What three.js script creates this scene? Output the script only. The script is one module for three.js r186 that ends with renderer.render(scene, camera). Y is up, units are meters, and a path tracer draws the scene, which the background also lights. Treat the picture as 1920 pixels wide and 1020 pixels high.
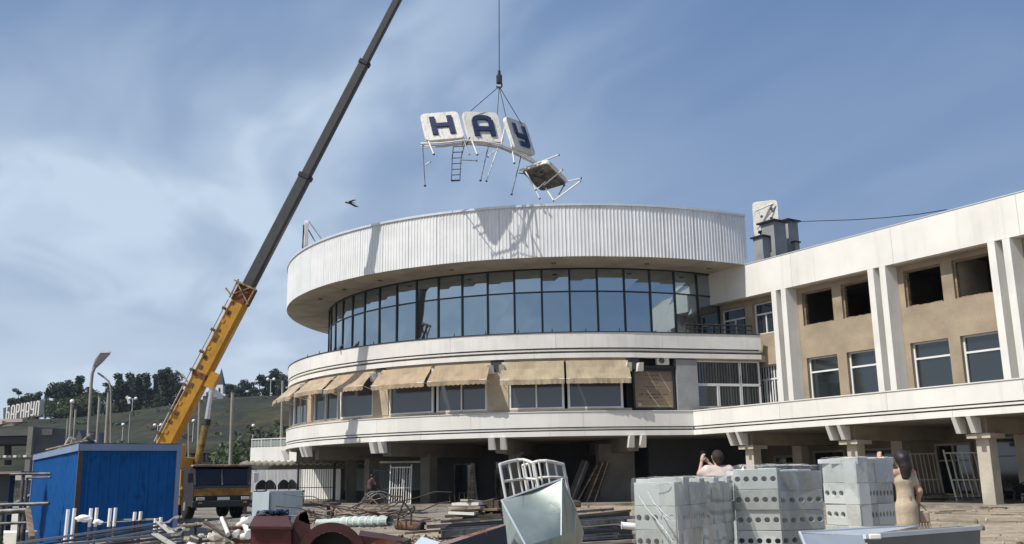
import * as THREE from 'three';
import { mergeGeometries } from 'three/addons/utils/BufferGeometryUtils.js';
import { RoundedBoxGeometry } from 'three/addons/geometries/RoundedBoxGeometry.js';
import { MarchingCubes } from 'three/addons/objects/MarchingCubes.js';

// ---------------------------------------------------------------- camera, sky, sun, exposure
const scene = new THREE.Scene();
const F = 1788, HZ = 899.7, ROLL = -0.0156, EYE = 1.35;
const PITCH = Math.atan((HZ - 510) / F);
const camera = new THREE.PerspectiveCamera(2 * Math.atan(510 / F) * 180 / Math.PI, 1920 / 1020, 0.1, 3000);
camera.position.set(0, EYE, 0);
camera.rotation.set(PITCH, 0, ROLL);
const renderer = new THREE.WebGLRenderer({ antialias: true });
renderer.toneMapping = THREE.LinearToneMapping;
renderer.toneMappingExposure = 1.2;
renderer.shadowMap.enabled = true;
const SUN_AZ = -57 * Math.PI / 180, SUN_EL = 52 * Math.PI / 180;
const sunDir = new THREE.Vector3(Math.sin(SUN_AZ) * Math.cos(SUN_EL), Math.sin(SUN_EL), Math.cos(SUN_AZ) * Math.cos(SUN_EL));
const sun = new THREE.DirectionalLight(new THREE.Color(1.0, 0.95, 0.87), 3.75);
sun.position.copy(sunDir).multiplyScalar(150).add(new THREE.Vector3(0, 0, -50));
sun.target.position.set(0, 0, -50);
sun.castShadow = true;
sun.shadow.mapSize.set(4096, 4096);
Object.assign(sun.shadow.camera, { left: -90, right: 90, top: 90, bottom: -90, near: 1, far: 400 });
scene.add(sun, sun.target);

// seeded random numbers and noise
let seed = 12345;
function rnd() { seed = (seed * 1664525 + 1013904223) >>> 0; return seed / 4294967296; }
const rr = (a, b) => a + (b - a) * rnd();
const NT = new Float32Array(65536); for (let i = 0; i < 65536; i++) NT[i] = rnd();
function vn(x, y, px = 256, py = 256) {           // periodic value noise
  const xi = Math.floor(x), yi = Math.floor(y), fx = x - xi, fy = y - yi;
  const u = fx * fx * (3 - 2 * fx), v = fy * fy * (3 - 2 * fy);
  const X0 = ((xi % px) + px) % px, X1 = (X0 + 1) % px, Y0 = ((yi % py) + py) % py, Y1 = (Y0 + 1) % py;
  const a = NT[(Y0 * 256 + X0) & 65535], b = NT[(Y0 * 256 + X1) & 65535], c = NT[(Y1 * 256 + X0) & 65535], d = NT[(Y1 * 256 + X1) & 65535];
  return a + (b - a) * u + (c - a + (a - b - c + d) * u) * v;
}
function fbm(x, y, o, p = 256) { let s = 0, a = 0.5, t = 0; for (let i = 0; i < o; i++) { s += a * vn(x, y, p, p); t += a; a *= 0.5; x *= 2; y *= 2; p = Math.min(256, p * 2); } return s / t; }
const sstep = (a, b, x) => { const t = Math.min(1, Math.max(0, (x - a) / (b - a))); return t * t * (3 - 2 * t); };
const mix = (a, b, t) => a + (b - a) * t;

{ // the sky: a pale horizon deepening to blue, with thin cirrus
  const w = 2048, h = 1024, data = new Float32Array(w * h * 4);
  for (let j = 0; j < h; j++) {
    const el = ((j + 0.5) / h - 0.5) * Math.PI, y = Math.sin(el);
    for (let i = 0; i < w; i++) {
      const az = ((i + 0.5) / w - 0.5) * 2 * Math.PI, cx = Math.cos(az) * Math.cos(el), cz = Math.sin(az) * Math.cos(el);
      let r, g, b;
      if (y < -0.02) { r = 0.20; g = 0.19; b = 0.165; }
      else {
        const t = Math.max(0, y), k = Math.exp(-t * 3.2);
        const sd = cx * sunDir.x + y * sunDir.y + cz * sunDir.z;
        const near = Math.pow(Math.max(0, sd * 0.5 + 0.5), 18) * 1.2;
        r = mix(0.030, 0.325, k) + near; g = mix(0.108, 0.43, k) + near * 0.97; b = mix(0.298, 0.58, k) + near * 0.9;
        // cirrus on a plane high above
        const q = 1 / (t + 0.12), X = cx * q, Z = cz * q;
        const wx = fbm(X * 0.9 + 7.3, Z * 0.9 + 2.1, 4) - 0.5, wz = fbm(X * 0.9 + 31.7, Z * 0.9 + 11.9, 4) - 0.5;
        const U = X * 0.94 - Z * 0.34, V = X * 0.34 + Z * 0.94;
        const big = fbm(X * 0.85 + 3.1 + wx, Z * 0.85 + 9.7 + wz, 4);
        const fine = fbm(U * 3.0 + wx * 2.4 + 40, V * 1.0 + wz * 2.0 + 20, 6);
        const soft = fbm(X * 1.8 + wx * 1.5 + 60, Z * 1.8 + wz * 1.5 + 50, 4);
        const side = sstep(0.25, -0.40, cx);                                  // more veil on the sun's side
        let c = sstep(0.38, 0.72, big * 0.5 + fine * 0.5) * 0.50 + sstep(0.42, 0.75, soft) * 0.22 + sstep(0.48, 0.74, fine) * 0.36;
        c = Math.min(0.8, c * (0.12 + 0.88 * side) * sstep(-0.02, 0.10, y) + 0.30 * side * Math.exp(-t * 2.6));
        r = mix(r, 0.535, c); g = mix(g, 0.645, c); b = mix(b, 0.765, c);
        const hz = Math.exp(-t * 9);                                          // haze low down
        const hl = Math.min(1, hz * 0.7 + side * 0.45 * Math.exp(-t * 5)); r = mix(r, 0.50, hl); g = mix(g, 0.585, hl); b = mix(b, 0.685, hl);
      }
      const o = (j * w + i) * 4; data[o] = r; data[o + 1] = g; data[o + 2] = b; data[o + 3] = 1;
    }
  }
  const sky = new THREE.DataTexture(data, w, h, THREE.RGBAFormat, THREE.FloatType);
  sky.mapping = THREE.EquirectangularReflectionMapping; sky.magFilter = sky.minFilter = THREE.LinearFilter; sky.wrapS = THREE.RepeatWrapping;
  sky.colorSpace = THREE.LinearSRGBColorSpace; sky.needsUpdate = true;
  scene.background = sky; scene.environment = sky;
}
scene.fog = new THREE.FogExp2(new THREE.Color(0.55, 0.64, 0.74), 0.00009);

// ---------------------------------------------------------------- helpers
const V = (x, y, z) => new THREE.Vector3(x, y, z);
const W = (x, y, d) => new THREE.Vector3(x, y, -d);          // d = metres in front of the camera's foot
const cP = Math.cos(PITCH), sP = Math.sin(PITCH), cR = Math.cos(ROLL), sR = Math.sin(ROLL);
function ray(px, py) { const a = px - 960, b = py - 510, u = (a * cR + b * sR) / F, v = -(-a * sR + b * cR) / F; return [u, v * cP + sP, cP - v * sP]; }
function at(px, py, d) { const r = ray(px, py), t = d / r[2]; return W(r[0] * t, EYE + r[1] * t, d); }      // survey point at a known distance
function atH(px, py, h) { const r = ray(px, py), t = (h - EYE) / r[1]; return W(r[0] * t, h, r[2] * t); }   // survey point at a known height

const taken = {};
function numbered(n) { const k = taken[n] = (taken[n] ?? -1) + 1; return k ? n + '_' + String(k).padStart(3, '0') : n; }
const wp = new Map();                                        // where each group stands in the world
function tag(o, label, category, group, kind) { if (label) o.userData.label = label; if (category) o.userData.category = category; if (group) o.userData.group = group; if (kind) o.userData.kind = kind; return o; }
function thing(name, label, category, pos = V(0, 0, 0), group) {
  const o = new THREE.Group(); o.name = numbered(name); scene.add(o); o.position.copy(pos); wp.set(o, pos.clone());
  return tag(o, label, category, group);
}
function place(proto, name, label, pos, turn = 0, scale = 1) {   // the next individual of a kind
  const o = proto.clone(); o.name = numbered(name); scene.add(o); o.position.copy(pos); o.rotation.y = turn; o.scale.setScalar(scale); o.userData = { ...proto.userData, label };
  return o;
}
const tmpA = new THREE.Vector3(), tmpB = new THREE.Vector3(), tmpN = new THREE.Vector3();
class MB {                                                   // collects faces and builds ONE mesh
  constructor() { this.p = []; this.n = []; this.c = null; }
  tri(a, b, c, na, nb, nc) {
    if (!na) { tmpA.subVectors(b, a); tmpB.subVectors(c, a); tmpN.crossVectors(tmpA, tmpB).normalize(); na = nb = nc = tmpN; }
    this.p.push(a.x, a.y, a.z, b.x, b.y, b.z, c.x, c.y, c.z); this.n.push(na.x, na.y, na.z, nb.x, nb.y, nb.z, nc.x, nc.y, nc.z); return this;
  }
  quad(a, b, c, d, na, nb, nc, nd) { this.tri(a, b, c, na, nb, nc); this.tri(a, c, d, na, nc, nd); return this; }
  poly(pts) { for (let i = 1; i < pts.length - 1; i++) this.tri(pts[0], pts[i], pts[i + 1]); return this; }
  geo(g, m) {
    g = g.index ? g.toNonIndexed() : g; if (m) { g = g.clone(); g.applyMatrix4(m); }
    const a = g.attributes.position.array, b = g.attributes.normal.array; for (let i = 0; i < a.length; i++) { this.p.push(a[i]); this.n.push(b[i]); } return this;
  }
  hexa(c) {                                                   // 8 corners: bottom ring 0-3, top ring 4-7
    this.quad(c[0], c[1], c[5], c[4]); this.quad(c[1], c[2], c[6], c[5]); this.quad(c[2], c[3], c[7], c[6]); this.quad(c[3], c[0], c[4], c[7]);
    this.quad(c[4], c[5], c[6], c[7]); this.quad(c[3], c[2], c[1], c[0]); return this;
  }
  box(c, s, ax = V(1, 0, 0), up = V(0, 1, 0)) {               // centre, size along (ax, up, ax x up)
    const az = new THREE.Vector3().crossVectors(ax, up).normalize();
    const P = (i, j, k) => c.clone().addScaledVector(ax, i * s[0] / 2).addScaledVector(up, j * s[1] / 2).addScaledVector(az, k * s[2] / 2);
    return this.hexa([P(-1, -1, 1), P(1, -1, 1), P(1, -1, -1), P(-1, -1, -1), P(-1, 1, 1), P(1, 1, 1), P(1, 1, -1), P(-1, 1, -1)]);
  }
  rbox(c, s, r = 0.01, ax = V(1, 0, 0), up = V(0, 1, 0)) {    // box with rounded edges
    const az = new THREE.Vector3().crossVectors(ax, up).normalize();
    return this.geo(new RoundedBoxGeometry(s[0], s[1], s[2], 2, Math.min(r, s[0] / 2.1, s[1] / 2.1, s[2] / 2.1)), new THREE.Matrix4().makeBasis(ax, up, az).setPosition(c));
  }
  bar(p, q, w, h = w, side) {                                 // square bar from p to q
    const ax = new THREE.Vector3().subVectors(q, p), L = ax.length(); ax.divideScalar(L || 1);
    let up = side ? side.clone() : (Math.abs(ax.y) > 0.9 ? V(0, 0, 1) : V(0, 1, 0));
    up.addScaledVector(ax, -up.dot(ax)).normalize();
    return this.box(p.clone().add(q).multiplyScalar(0.5), [L, h, w], ax, up);
  }
  tube(p, q, r0, r1 = r0, n = 8, caps = true) {
    const ax = new THREE.Vector3().subVectors(q, p).normalize(), a = (Math.abs(ax.y) > 0.9 ? V(1, 0, 0) : V(0, 1, 0)).cross(ax).normalize(), b = new THREE.Vector3().crossVectors(ax, a);
    const R = []; for (let i = 0; i <= n; i++) { const t = i / n * 2 * Math.PI; R.push(a.clone().multiplyScalar(Math.cos(t)).addScaledVector(b, Math.sin(t))); }
    for (let i = 0; i < n; i++) {
      const A = p.clone().addScaledVector(R[i], r0), B = p.clone().addScaledVector(R[i + 1], r0), C = q.clone().addScaledVector(R[i + 1], r1), D = q.clone().addScaledVector(R[i], r1);
      this.quad(A, B, C, D, R[i], R[i + 1], R[i + 1], R[i]);
      if (caps) { this.tri(p, B, A); this.tri(q, D, C); }
    } return this;
  }
  path(pts, r, n = 6) { for (let i = 0; i + 1 < pts.length; i++) this.tube(pts[i], pts[i + 1], r, r, n, true); return this; }
  build(name, mat, parent, label) {
    let at = V(0, 0, 0), q = parent; if (parent) { at = wp.get(parent) || at; }
    const P = new Float32Array(this.p), N = new Float32Array(this.n), U = new Float32Array(P.length / 3 * 2);
    for (let i = 0; i < P.length; i += 9) {                   // uv in metres, by the way each face looks
      const ax = P[i + 3] - P[i], ay = P[i + 4] - P[i + 1], az = P[i + 5] - P[i + 2], bx = P[i + 6] - P[i], by = P[i + 7] - P[i + 1], bz = P[i + 8] - P[i + 2];
      const nx = Math.abs(ay * bz - az * by), ny = Math.abs(az * bx - ax * bz), nz = Math.abs(ax * by - ay * bx);
      for (let k = 0; k < 3; k++) { const x = P[i + 3 * k], y = P[i + 3 * k + 1], z = P[i + 3 * k + 2], o = (i / 3 + k) * 2;
        if (ny > nx && ny > nz) { U[o] = x; U[o + 1] = z; } else if (nx > nz) { U[o] = z; U[o + 1] = y; } else { U[o] = x; U[o + 1] = y; } }
    }
    for (let i = 0; i < P.length; i += 3) { P[i] -= at.x; P[i + 1] -= at.y; P[i + 2] -= at.z; }
    const g = new THREE.BufferGeometry(); g.setAttribute('position', new THREE.BufferAttribute(P, 3)); g.setAttribute('normal', new THREE.BufferAttribute(N, 3)); g.setAttribute('uv', new THREE.BufferAttribute(U, 2));
    if (this.c) g.setAttribute('color', new THREE.BufferAttribute(new Float32Array(this.c), 3));
    const m = new THREE.Mesh(g, mat); m.castShadow = m.receiveShadow = true;
    m.name = parent ? name : numbered(name); (parent || scene).add(m); wp.set(m, at);
    if (label) m.userData.label = label; return m;
  }
}
const mb = () => new MB();
// ---------------------------------------------------------------- textures and materials
function tex(n, fn, rep, srgb = true) {
  const d = new Uint8Array(n * n * 4);
  for (let j = 0; j < n; j++) for (let i = 0; i < n; i++) { const c = fn(i / n, j / n), o = (j * n + i) * 4; for (let k = 0; k < 3; k++) d[o + k] = Math.max(0, Math.min(255, c[k] * 255)); d[o + 3] = 255; }
  const t = new THREE.DataTexture(d, n, n, THREE.RGBAFormat); t.magFilter = THREE.LinearFilter; t.minFilter = THREE.LinearMipmapLinearFilter; t.generateMipmaps = true;
  t.wrapS = t.wrapT = THREE.RepeatWrapping; t.repeat.set(1 / rep, 1 / (rep)); if (srgb) t.colorSpace = THREE.SRGBColorSpace; t.needsUpdate = true; return t;
}
const g3 = v => [v, v, v];
const T = {
  wall: tex(512, (u, v) => { const a = fbm(u * 8, v * 8, 5, 8), s = fbm(u * 48, v * 3, 3, 48), d = sstep(0.55, 0.8, s) * 0.028; const k = 0.955 + (a - 0.5) * 0.10 - d; return [k, k * 0.995, k * 0.985]; }, 9),
  stucco: tex(512, (u, v) => { const a = fbm(u * 6, v * 6, 5, 6), b = vn(u * 200, v * 200, 200, 200); const k = 0.88 + (a - 0.5) * 0.26 + (b - 0.5) * 0.08; return [k, k * 0.99, k * 0.97]; }, 5),
  metal: tex(512, (u, v) => { const a = fbm(u * 5, v * 5, 5, 5), s = fbm(u * 40, v * 4, 3, 40); const k = 0.95 + (a - 0.5) * 0.10 + (s - 0.5) * 0.085; return g3(k); }, 4),
  grime: tex(512, (u, v) => { const a = fbm(u * 7, v * 7, 6, 7), b = fbm(u * 30 + 5, v * 30, 4, 30), k = 0.72 + (a - 0.5) * 0.7 + (b - 0.5) * 0.3; return [k, k * 0.98, k * 0.95]; }, 1.7),
  grimeL: tex(512, (u, v) => { const a = fbm(u * 6, v * 6, 6, 6), b = fbm(u * 24 + 5, v * 24, 4, 24), s = fbm(u * 30, v * 4 + 9, 3, 30), k = 0.93 + (a - 0.5) * 0.16 + (b - 0.5) * 0.10 - sstep(0.62, 0.8, s) * 0.14 - sstep(0.66, 0.78, a) * 0.2; return [k, k * 0.985, k * 0.955]; }, 2.1),
  soft: tex(256, (u, v) => g3(fbm(u * 4, v * 4, 2, 4)), 6, false),
  ground: tex(1024, (u, v) => { const a = fbm(u * 6, v * 6, 6, 6), b = fbm(u * 60, v * 60, 4, 60), s = vn(u * 250, v * 250, 250, 250); let k = 0.80 + (a - 0.5) * 0.55 + (b - 0.5) * 0.35 + (s > 0.9 ? 0.12 : 0) - (s < 0.1 ? 0.15 : 0); return [k, k * 0.985, k * 0.96]; }, 7),
  groundB: tex(512, (u, v) => { const a = fbm(u * 10, v * 10, 6, 10), b = vn(u * 120, v * 120, 120, 120); return g3(a * 0.6 + b * 0.4); }, 3, false),
  grass: tex(1024, (u, v) => { const a = fbm(u * 5, v * 5, 6, 5), b = fbm(u * 40, v * 14, 4, 40), c = fbm(u * 3 + 4, v * 9, 4, 12); const t = sstep(0.40, 0.62, c * 0.6 + a * 0.4); const k = 0.66 + (b - 0.5) * 0.7 + (a - 0.5) * 0.4; return [mix(0.72, 1.0, t) * k, mix(0.80, 0.90, t) * k, mix(0.50, 0.70, t) * k]; }, 90),
  rust: tex(256, (u, v) => { const a = fbm(u * 6, v * 6, 5, 6), t = sstep(0.48, 0.65, a), b = vn(u * 90, v * 90, 90, 90) * 0.2; return [mix(0.72, 0.62, t) + b, mix(0.70, 0.42, t) + b, mix(0.68, 0.30, t) + b]; }, 1.1),
  wood: tex(256, (u, v) => { const a = fbm(u * 4, v * 40, 4, 40), b = fbm(u * 3, v * 3, 4, 3); const k = 0.70 + (a - 0.5) * 0.5 + (b - 0.5) * 0.3; return [k, k * 0.96, k * 0.9]; }, 0.9),
  fabric: tex(256, (u, v) => { const a = fbm(u * 5, v * 5, 4, 5), s = fbm(u * 24, v * 2, 3, 24), w = vn(u * 128, v * 128, 128, 128); const k = 0.86 + (a - 0.5) * 0.22 + (s - 0.5) * 0.08 + (w - 0.5) * 0.06; return [k, k * 0.98, k * 0.95]; }, 2.2),
};
const C = (r, g, b) => new THREE.Color().setRGB(r, g, b);
function M(color, o = {}) { return new THREE.MeshStandardMaterial({ color, roughness: 0.8, metalness: 0, side: THREE.DoubleSide, ...o }); }
const X = {
  white: M(C(0.80, 0.79, 0.755), { map: T.wall, roughness: 0.75 }),
  whiteB: M(C(0.77, 0.755, 0.72), { map: T.wall, roughness: 0.75 }),
  clad: M(C(0.80, 0.805, 0.80), { map: T.metal, roughness: 0.45 }),
  cladB: M(C(0.765, 0.775, 0.775), { map: T.metal, roughness: 0.45 }),
  cap: M(C(0.72, 0.76, 0.79), { map: T.metal, roughness: 0.35, metalness: 0.3 }),
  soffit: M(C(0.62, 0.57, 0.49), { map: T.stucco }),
  stucco: M(C(0.43, 0.352, 0.258), { map: T.stucco, bumpMap: T.groundB, bumpScale: 0.004 }),
  pier: M(C(0.60, 0.50, 0.37), { map: T.stucco }),
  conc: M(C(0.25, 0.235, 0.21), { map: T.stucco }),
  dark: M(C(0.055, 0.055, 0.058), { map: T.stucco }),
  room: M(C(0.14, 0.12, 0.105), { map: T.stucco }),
  frame: M(C(0.72, 0.72, 0.70), { roughness: 0.45 }),
  mullion: M(C(0.022, 0.027, 0.032), { roughness: 0.4, metalness: 0.3 }),
  glass: M(C(0.33, 0.40, 0.45), { metalness: 0.92, roughness: 0.025, bumpMap: T.soft, bumpScale: 0.012 }),
  glassB: M(C(0.38, 0.45, 0.50), { metalness: 0.92, roughness: 0.03 }),
  win: new THREE.MeshPhysicalMaterial({ color: C(0.018, 0.024, 0.026), roughness: 0.06, metalness: 0.0, ior: 1.9, side: THREE.DoubleSide }),
  winG: new THREE.MeshPhysicalMaterial({ color: C(0.055, 0.058, 0.062), roughness: 0.1, ior: 1.8, side: THREE.DoubleSide }),
  blind: M(C(0.075, 0.088, 0.088)),
  awn: new THREE.MeshPhysicalMaterial({ color: C(0.55, 0.435, 0.30), map: T.fabric, roughness: 0.95, transmission: 0.15, thickness: 0, side: THREE.DoubleSide }),
  awnB: new THREE.MeshPhysicalMaterial({ color: C(0.61, 0.52, 0.37), map: T.fabric, roughness: 0.95, transmission: 0.15, thickness: 0, side: THREE.DoubleSide }),
  black: M(C(0.018, 0.018, 0.02), { roughness: 0.6 }),
  blackM: M(C(0.03, 0.032, 0.036), { roughness: 0.45, metalness: 0.2, map: T.metal }),
  steel: M(C(0.24, 0.25, 0.26), { map: T.grime, roughness: 0.5, metalness: 0.4 }),
  galv: M(C(0.36, 0.425, 0.41), { map: T.grimeL, roughness: 0.46, metalness: 0.6, bumpMap: T.soft, bumpScale: 0.06 }),
  yellow: M(C(0.56, 0.285, 0.022), { map: T.grimeL, roughness: 0.42 }),
  boom: M(C(0.068, 0.07, 0.073), { map: T.grimeL, roughness: 0.5, metalness: 0.15 }),
  blue: new THREE.MeshPhysicalMaterial({ color: C(0.004, 0.102, 0.365), map: T.grimeL, roughness: 0.65, specularIntensity: 0.35, side: THREE.DoubleSide }),
  bluish: M(C(0.20, 0.27, 0.42), { map: T.metal, roughness: 0.5 }),
  maroon: M(C(0.075, 0.012, 0.014), { map: T.rust, roughness: 0.55 }),
  rust: M(C(0.20, 0.12, 0.085), { map: T.rust, roughness: 0.9 }),
  wood: M(C(0.52, 0.42, 0.31), { map: T.wood }),
  woodP: M(C(0.70, 0.63, 0.54), { map: T.wood }),
  woodD: M(C(0.15, 0.115, 0.085), { map: T.wood }),
  pole: M(C(0.38, 0.37, 0.34), { map: T.stucco }),
  rubber: M(C(0.03, 0.029, 0.028), { roughness: 0.9, map: T.grime }),
  paintW: M(C(0.78, 0.76, 0.71), { roughness: 0.5, map: T.metal }),
  navy: M(C(0.016, 0.026, 0.075), { roughness: 0.5 }),
  panelBack: M(C(0.36, 0.345, 0.32), { map: T.grime, roughness: 0.8 }),
  signW: M(C(0.82, 0.81, 0.79), { map: T.grimeL, roughness: 0.6 }),
  block: M(C(0.68, 0.71, 0.70), { map: T.wall, roughness: 0.9 }),
  blockB: M(C(0.62, 0.65, 0.64), { map: T.wall, roughness: 0.9 }),
  teal: M(C(0.55, 0.68, 0.66), { map: T.fabric, roughness: 0.6 }),
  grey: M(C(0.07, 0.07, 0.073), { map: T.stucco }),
  plasticW: M(C(0.82, 0.82, 0.82), { roughness: 0.35 }),
};
// ---------------------------------------------------------------- ground and hill
function grnd(x, d) { return -0.45 * sstep(-11, -16.5, x) * sstep(120, 60, d) - 0.02; }
{
  const xs = [], ds = []; for (let x = -900; x < -60; x += 60) xs.push(x); for (let x = -60; x <= 60; x += 1.5) xs.push(x); for (let x = 90; x <= 900; x += 60) xs.push(x);
  for (let d = -60; d < 0; d += 15) ds.push(d); for (let d = 0; d <= 100; d += 1.5) ds.push(d); for (let d = 110; d <= 900; d += 30) ds.push(d);
  const m = mb(); m.c = [];
  const P = (i, j) => W(xs[i], grnd(xs[i], ds[j]) + (Math.abs(xs[i]) < 60 && ds[j] < 100 ? (vn(xs[i] * 0.7, ds[j] * 0.7) - 0.5) * 0.07 : 0), ds[j]);
  const col = p => { const x = p.x, d = -p.z, n = fbm(x * 0.25 + 50, d * 0.25 + 50, 4), asph = sstep(2, -6, x + (n - 0.5) * 16) * sstep(24, 33, d + (n - 0.5) * 8), far = sstep(95, 130, d);
    const dirt = [0.47, 0.395, 0.295], as = [0.30, 0.28, 0.25], gr = [0.15, 0.145, 0.075]; for (let k = 0; k < 3; k++) m.c.push(mix(mix(dirt[k], as[k], asph), gr[k], far)); };
  for (let j = 0; j + 1 < ds.length; j++) for (let i = 0; i + 1 < xs.length; i++) { const a = P(i, j), b = P(i + 1, j), c = P(i + 1, j + 1), d = P(i, j + 1); m.quad(a, b, c, d); for (const q of [a, b, c, a, c, d]) col(q); }
  tag(m.build('ground', M(C(0.98, 0.98, 0.98), { map: T.ground, bumpMap: T.groundB, bumpScale: 0.03, vertexColors: true, roughness: 0.95 })), null, null, null, 'structure');
}
function hillH(x, d) {
  if (d < 150) return -1;
  const prof = sstep(150, 205, d) * 10.5 + sstep(205, 400, d) * 25.5 + sstep(400, 620, d) * 3;   // an embankment, then the long slope
  const u = x / d;                                                               // the crest falls towards the left end
  const side = mix(1, 0.80, sstep(-105, -185, x * 400 / Math.max(d, 300)));
  const ter = Math.sin(d * 0.11 + x * 0.01) * 0.5 * sstep(210, 260, d);
  return prof * side + ter + (fbm(x * 0.02 + 9, d * 0.02 + 4, 4) - 0.5) * 2.2 * sstep(150, 220, d) - 0.6;
}
{
  const m = mb(); m.c = []; const P = (x, d) => W(x, hillH(x, d), d);
  const col = p => { const x = p.x, d = -p.z, n = fbm(x * 0.03, d * 0.05 + 3, 4), k = sstep(0.40, 0.60, n) * 0.8 + 0.2 * sstep(0.3, 0.9, Math.sin(d * 0.16 + x * 0.012)), low = sstep(230, 205, d); const a = [0.070, 0.086, 0.042], b = [0.20, 0.17, 0.11], c = [0.13, 0.13, 0.085]; for (let i = 0; i < 3; i++) m.c.push(mix(mix(a[i], b[i], k), c[i], low)); };
  for (let d = 148; d < 640; d += 8) for (let x = -420; x < 420; x += 12) { const a = P(x, d), b = P(x + 12, d), c = P(x + 12, d + 8), e = P(x, d + 8); m.quad(a, b, c, e); for (const q of [a, b, c, a, c, e]) col(q); }
  tag(m.build('hill', M(C(0.41, 0.45, 0.27), { map: T.grass, vertexColors: true, roughness: 1 })), null, null, null, 'structure');
}
// ---------------------------------------------------------------- the terminal building
const CX = 3.354, CD = 71.61, R = 20, DR = Math.PI / 180;
const pol = (r, a) => [CX + r * Math.sin(a * DR), CD - r * Math.cos(a * DR)];
const polW = (r, a, y) => { const p = pol(r, a); return W(p[0], y, p[1]); };
const WC = [13.77, 54.23], WD = [0.5363, -0.8440], WN = [-0.8440, -0.5363];
const wing2 = (s, o) => [WC[0] + s * WD[0] + o * WN[0], WC[1] + s * WD[1] + o * WN[1]];
const wing = (s, o, y) => { const p = wing2(s, o); return W(p[0], y, p[1]); };
const wAx = V(WD[0], 0, -WD[1]), wOut = V(WN[0], 0, -WN[1]), UP = V(0, 1, 0);
const term = thing('river_terminal', 'white round passenger terminal with a glazed drum and a long beige wing, being stripped', 'building', W(CX, 0, CD));

function arcPts(a0, a1, step = 1.0) { const n = Math.max(1, Math.round((a1 - a0) / step)), o = []; for (let i = 0; i <= n; i++) o.push(a0 + (a1 - a0) * i / n); return o; }
function outward(path) {                                      // mitred outward direction at each corner of a plan line
  return path.map((p, i) => { const f = (a, b) => { const l = Math.hypot(b[0] - a[0], b[1] - a[1]); return [(b[1] - a[1]) / l, -(b[0] - a[0]) / l]; };
    const a = i > 0 ? f(path[i - 1], p) : f(p, path[i + 1]), b = i + 1 < path.length ? f(p, path[i + 1]) : a; const s = [a[0] + b[0], a[1] + b[1]], k = 2 / (s[0] * s[0] + s[1] * s[1]); return [s[0] * k, s[1] * k]; });
}
function sweep(m, path, nrm, prof) {                          // a closed profile [(offset, y)] carried along a plan line
  const ring = path.map((p, i) => prof.map(q => W(p[0] + nrm[i][0] * q[0], q[1], p[1] + nrm[i][1] * q[0])));
  const k = prof.length;
  for (let i = 0; i + 1 < path.length; i++) for (let j = 0; j < k; j++) { const a = ring[i][j], b = ring[i + 1][j], c = ring[i + 1][(j + 1) % k], d = ring[i][(j + 1) % k]; m.quad(a, b, c, d); }
  m.poly(ring[0]); m.poly(ring[path.length - 1].slice().reverse()); return m;
}
function chunks(path, len, gap) {                             // cut a plan line into pieces with open joints
  const nrm = outward(path), cum = [0]; for (let i = 1; i < path.length; i++) cum.push(cum[i - 1] + Math.hypot(path[i][0] - path[i - 1][0], path[i][1] - path[i - 1][1]));
  const L = cum[cum.length - 1], n = Math.max(1, Math.round(L / len)), out = [];
  const lerp = t => { let i = 1; while (i < path.length - 1 && cum[i] < t) i++; const f = (t - cum[i - 1]) / (cum[i] - cum[i - 1]); return [[0, 1].map(k => mix(path[i - 1][k], path[i][k], f)), [0, 1].map(k => mix(nrm[i - 1][k], nrm[i][k], f))]; };
  for (let k = 0; k < n; k++) { const t0 = k * L / n + gap / 2, t1 = (k + 1) * L / n - gap / 2, A = lerp(t0), B = lerp(t1), p = [A[0]], q = [A[1]]; for (let i = 0; i < path.length; i++) if (cum[i] > t0 + 0.02 && cum[i] < t1 - 0.02) { p.push(path[i]); q.push(nrm[i]); } p.push(B[0]); q.push(B[1]); out.push([p, q]); }
  return out;
}
const rect = (o0, o1, y0, y1) => [[o1, y0], [o1, y1], [o0, y1], [o0, y0]];
function slab(name, pts, y0, y1, mat) {                       // a flat plate with a plan outline [(x, d)]
  const sh = new THREE.Shape(pts.map(p => new THREE.Vector2(p[0], p[1]))), g = new THREE.ExtrudeGeometry(sh, { depth: y1 - y0, bevelEnabled: false, curveSegments: 1 });
  return mb().geo(g, new THREE.Matrix4().makeBasis(V(1, 0, 0), V(0, 0, -1), V(0, 1, 0)).setPosition(V(0, y0, 0))).build(name, mat, term);
}
const circle = (r, n = 90) => Array.from({ length: n }, (_, i) => pol(r, i * 360 / n));

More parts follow.
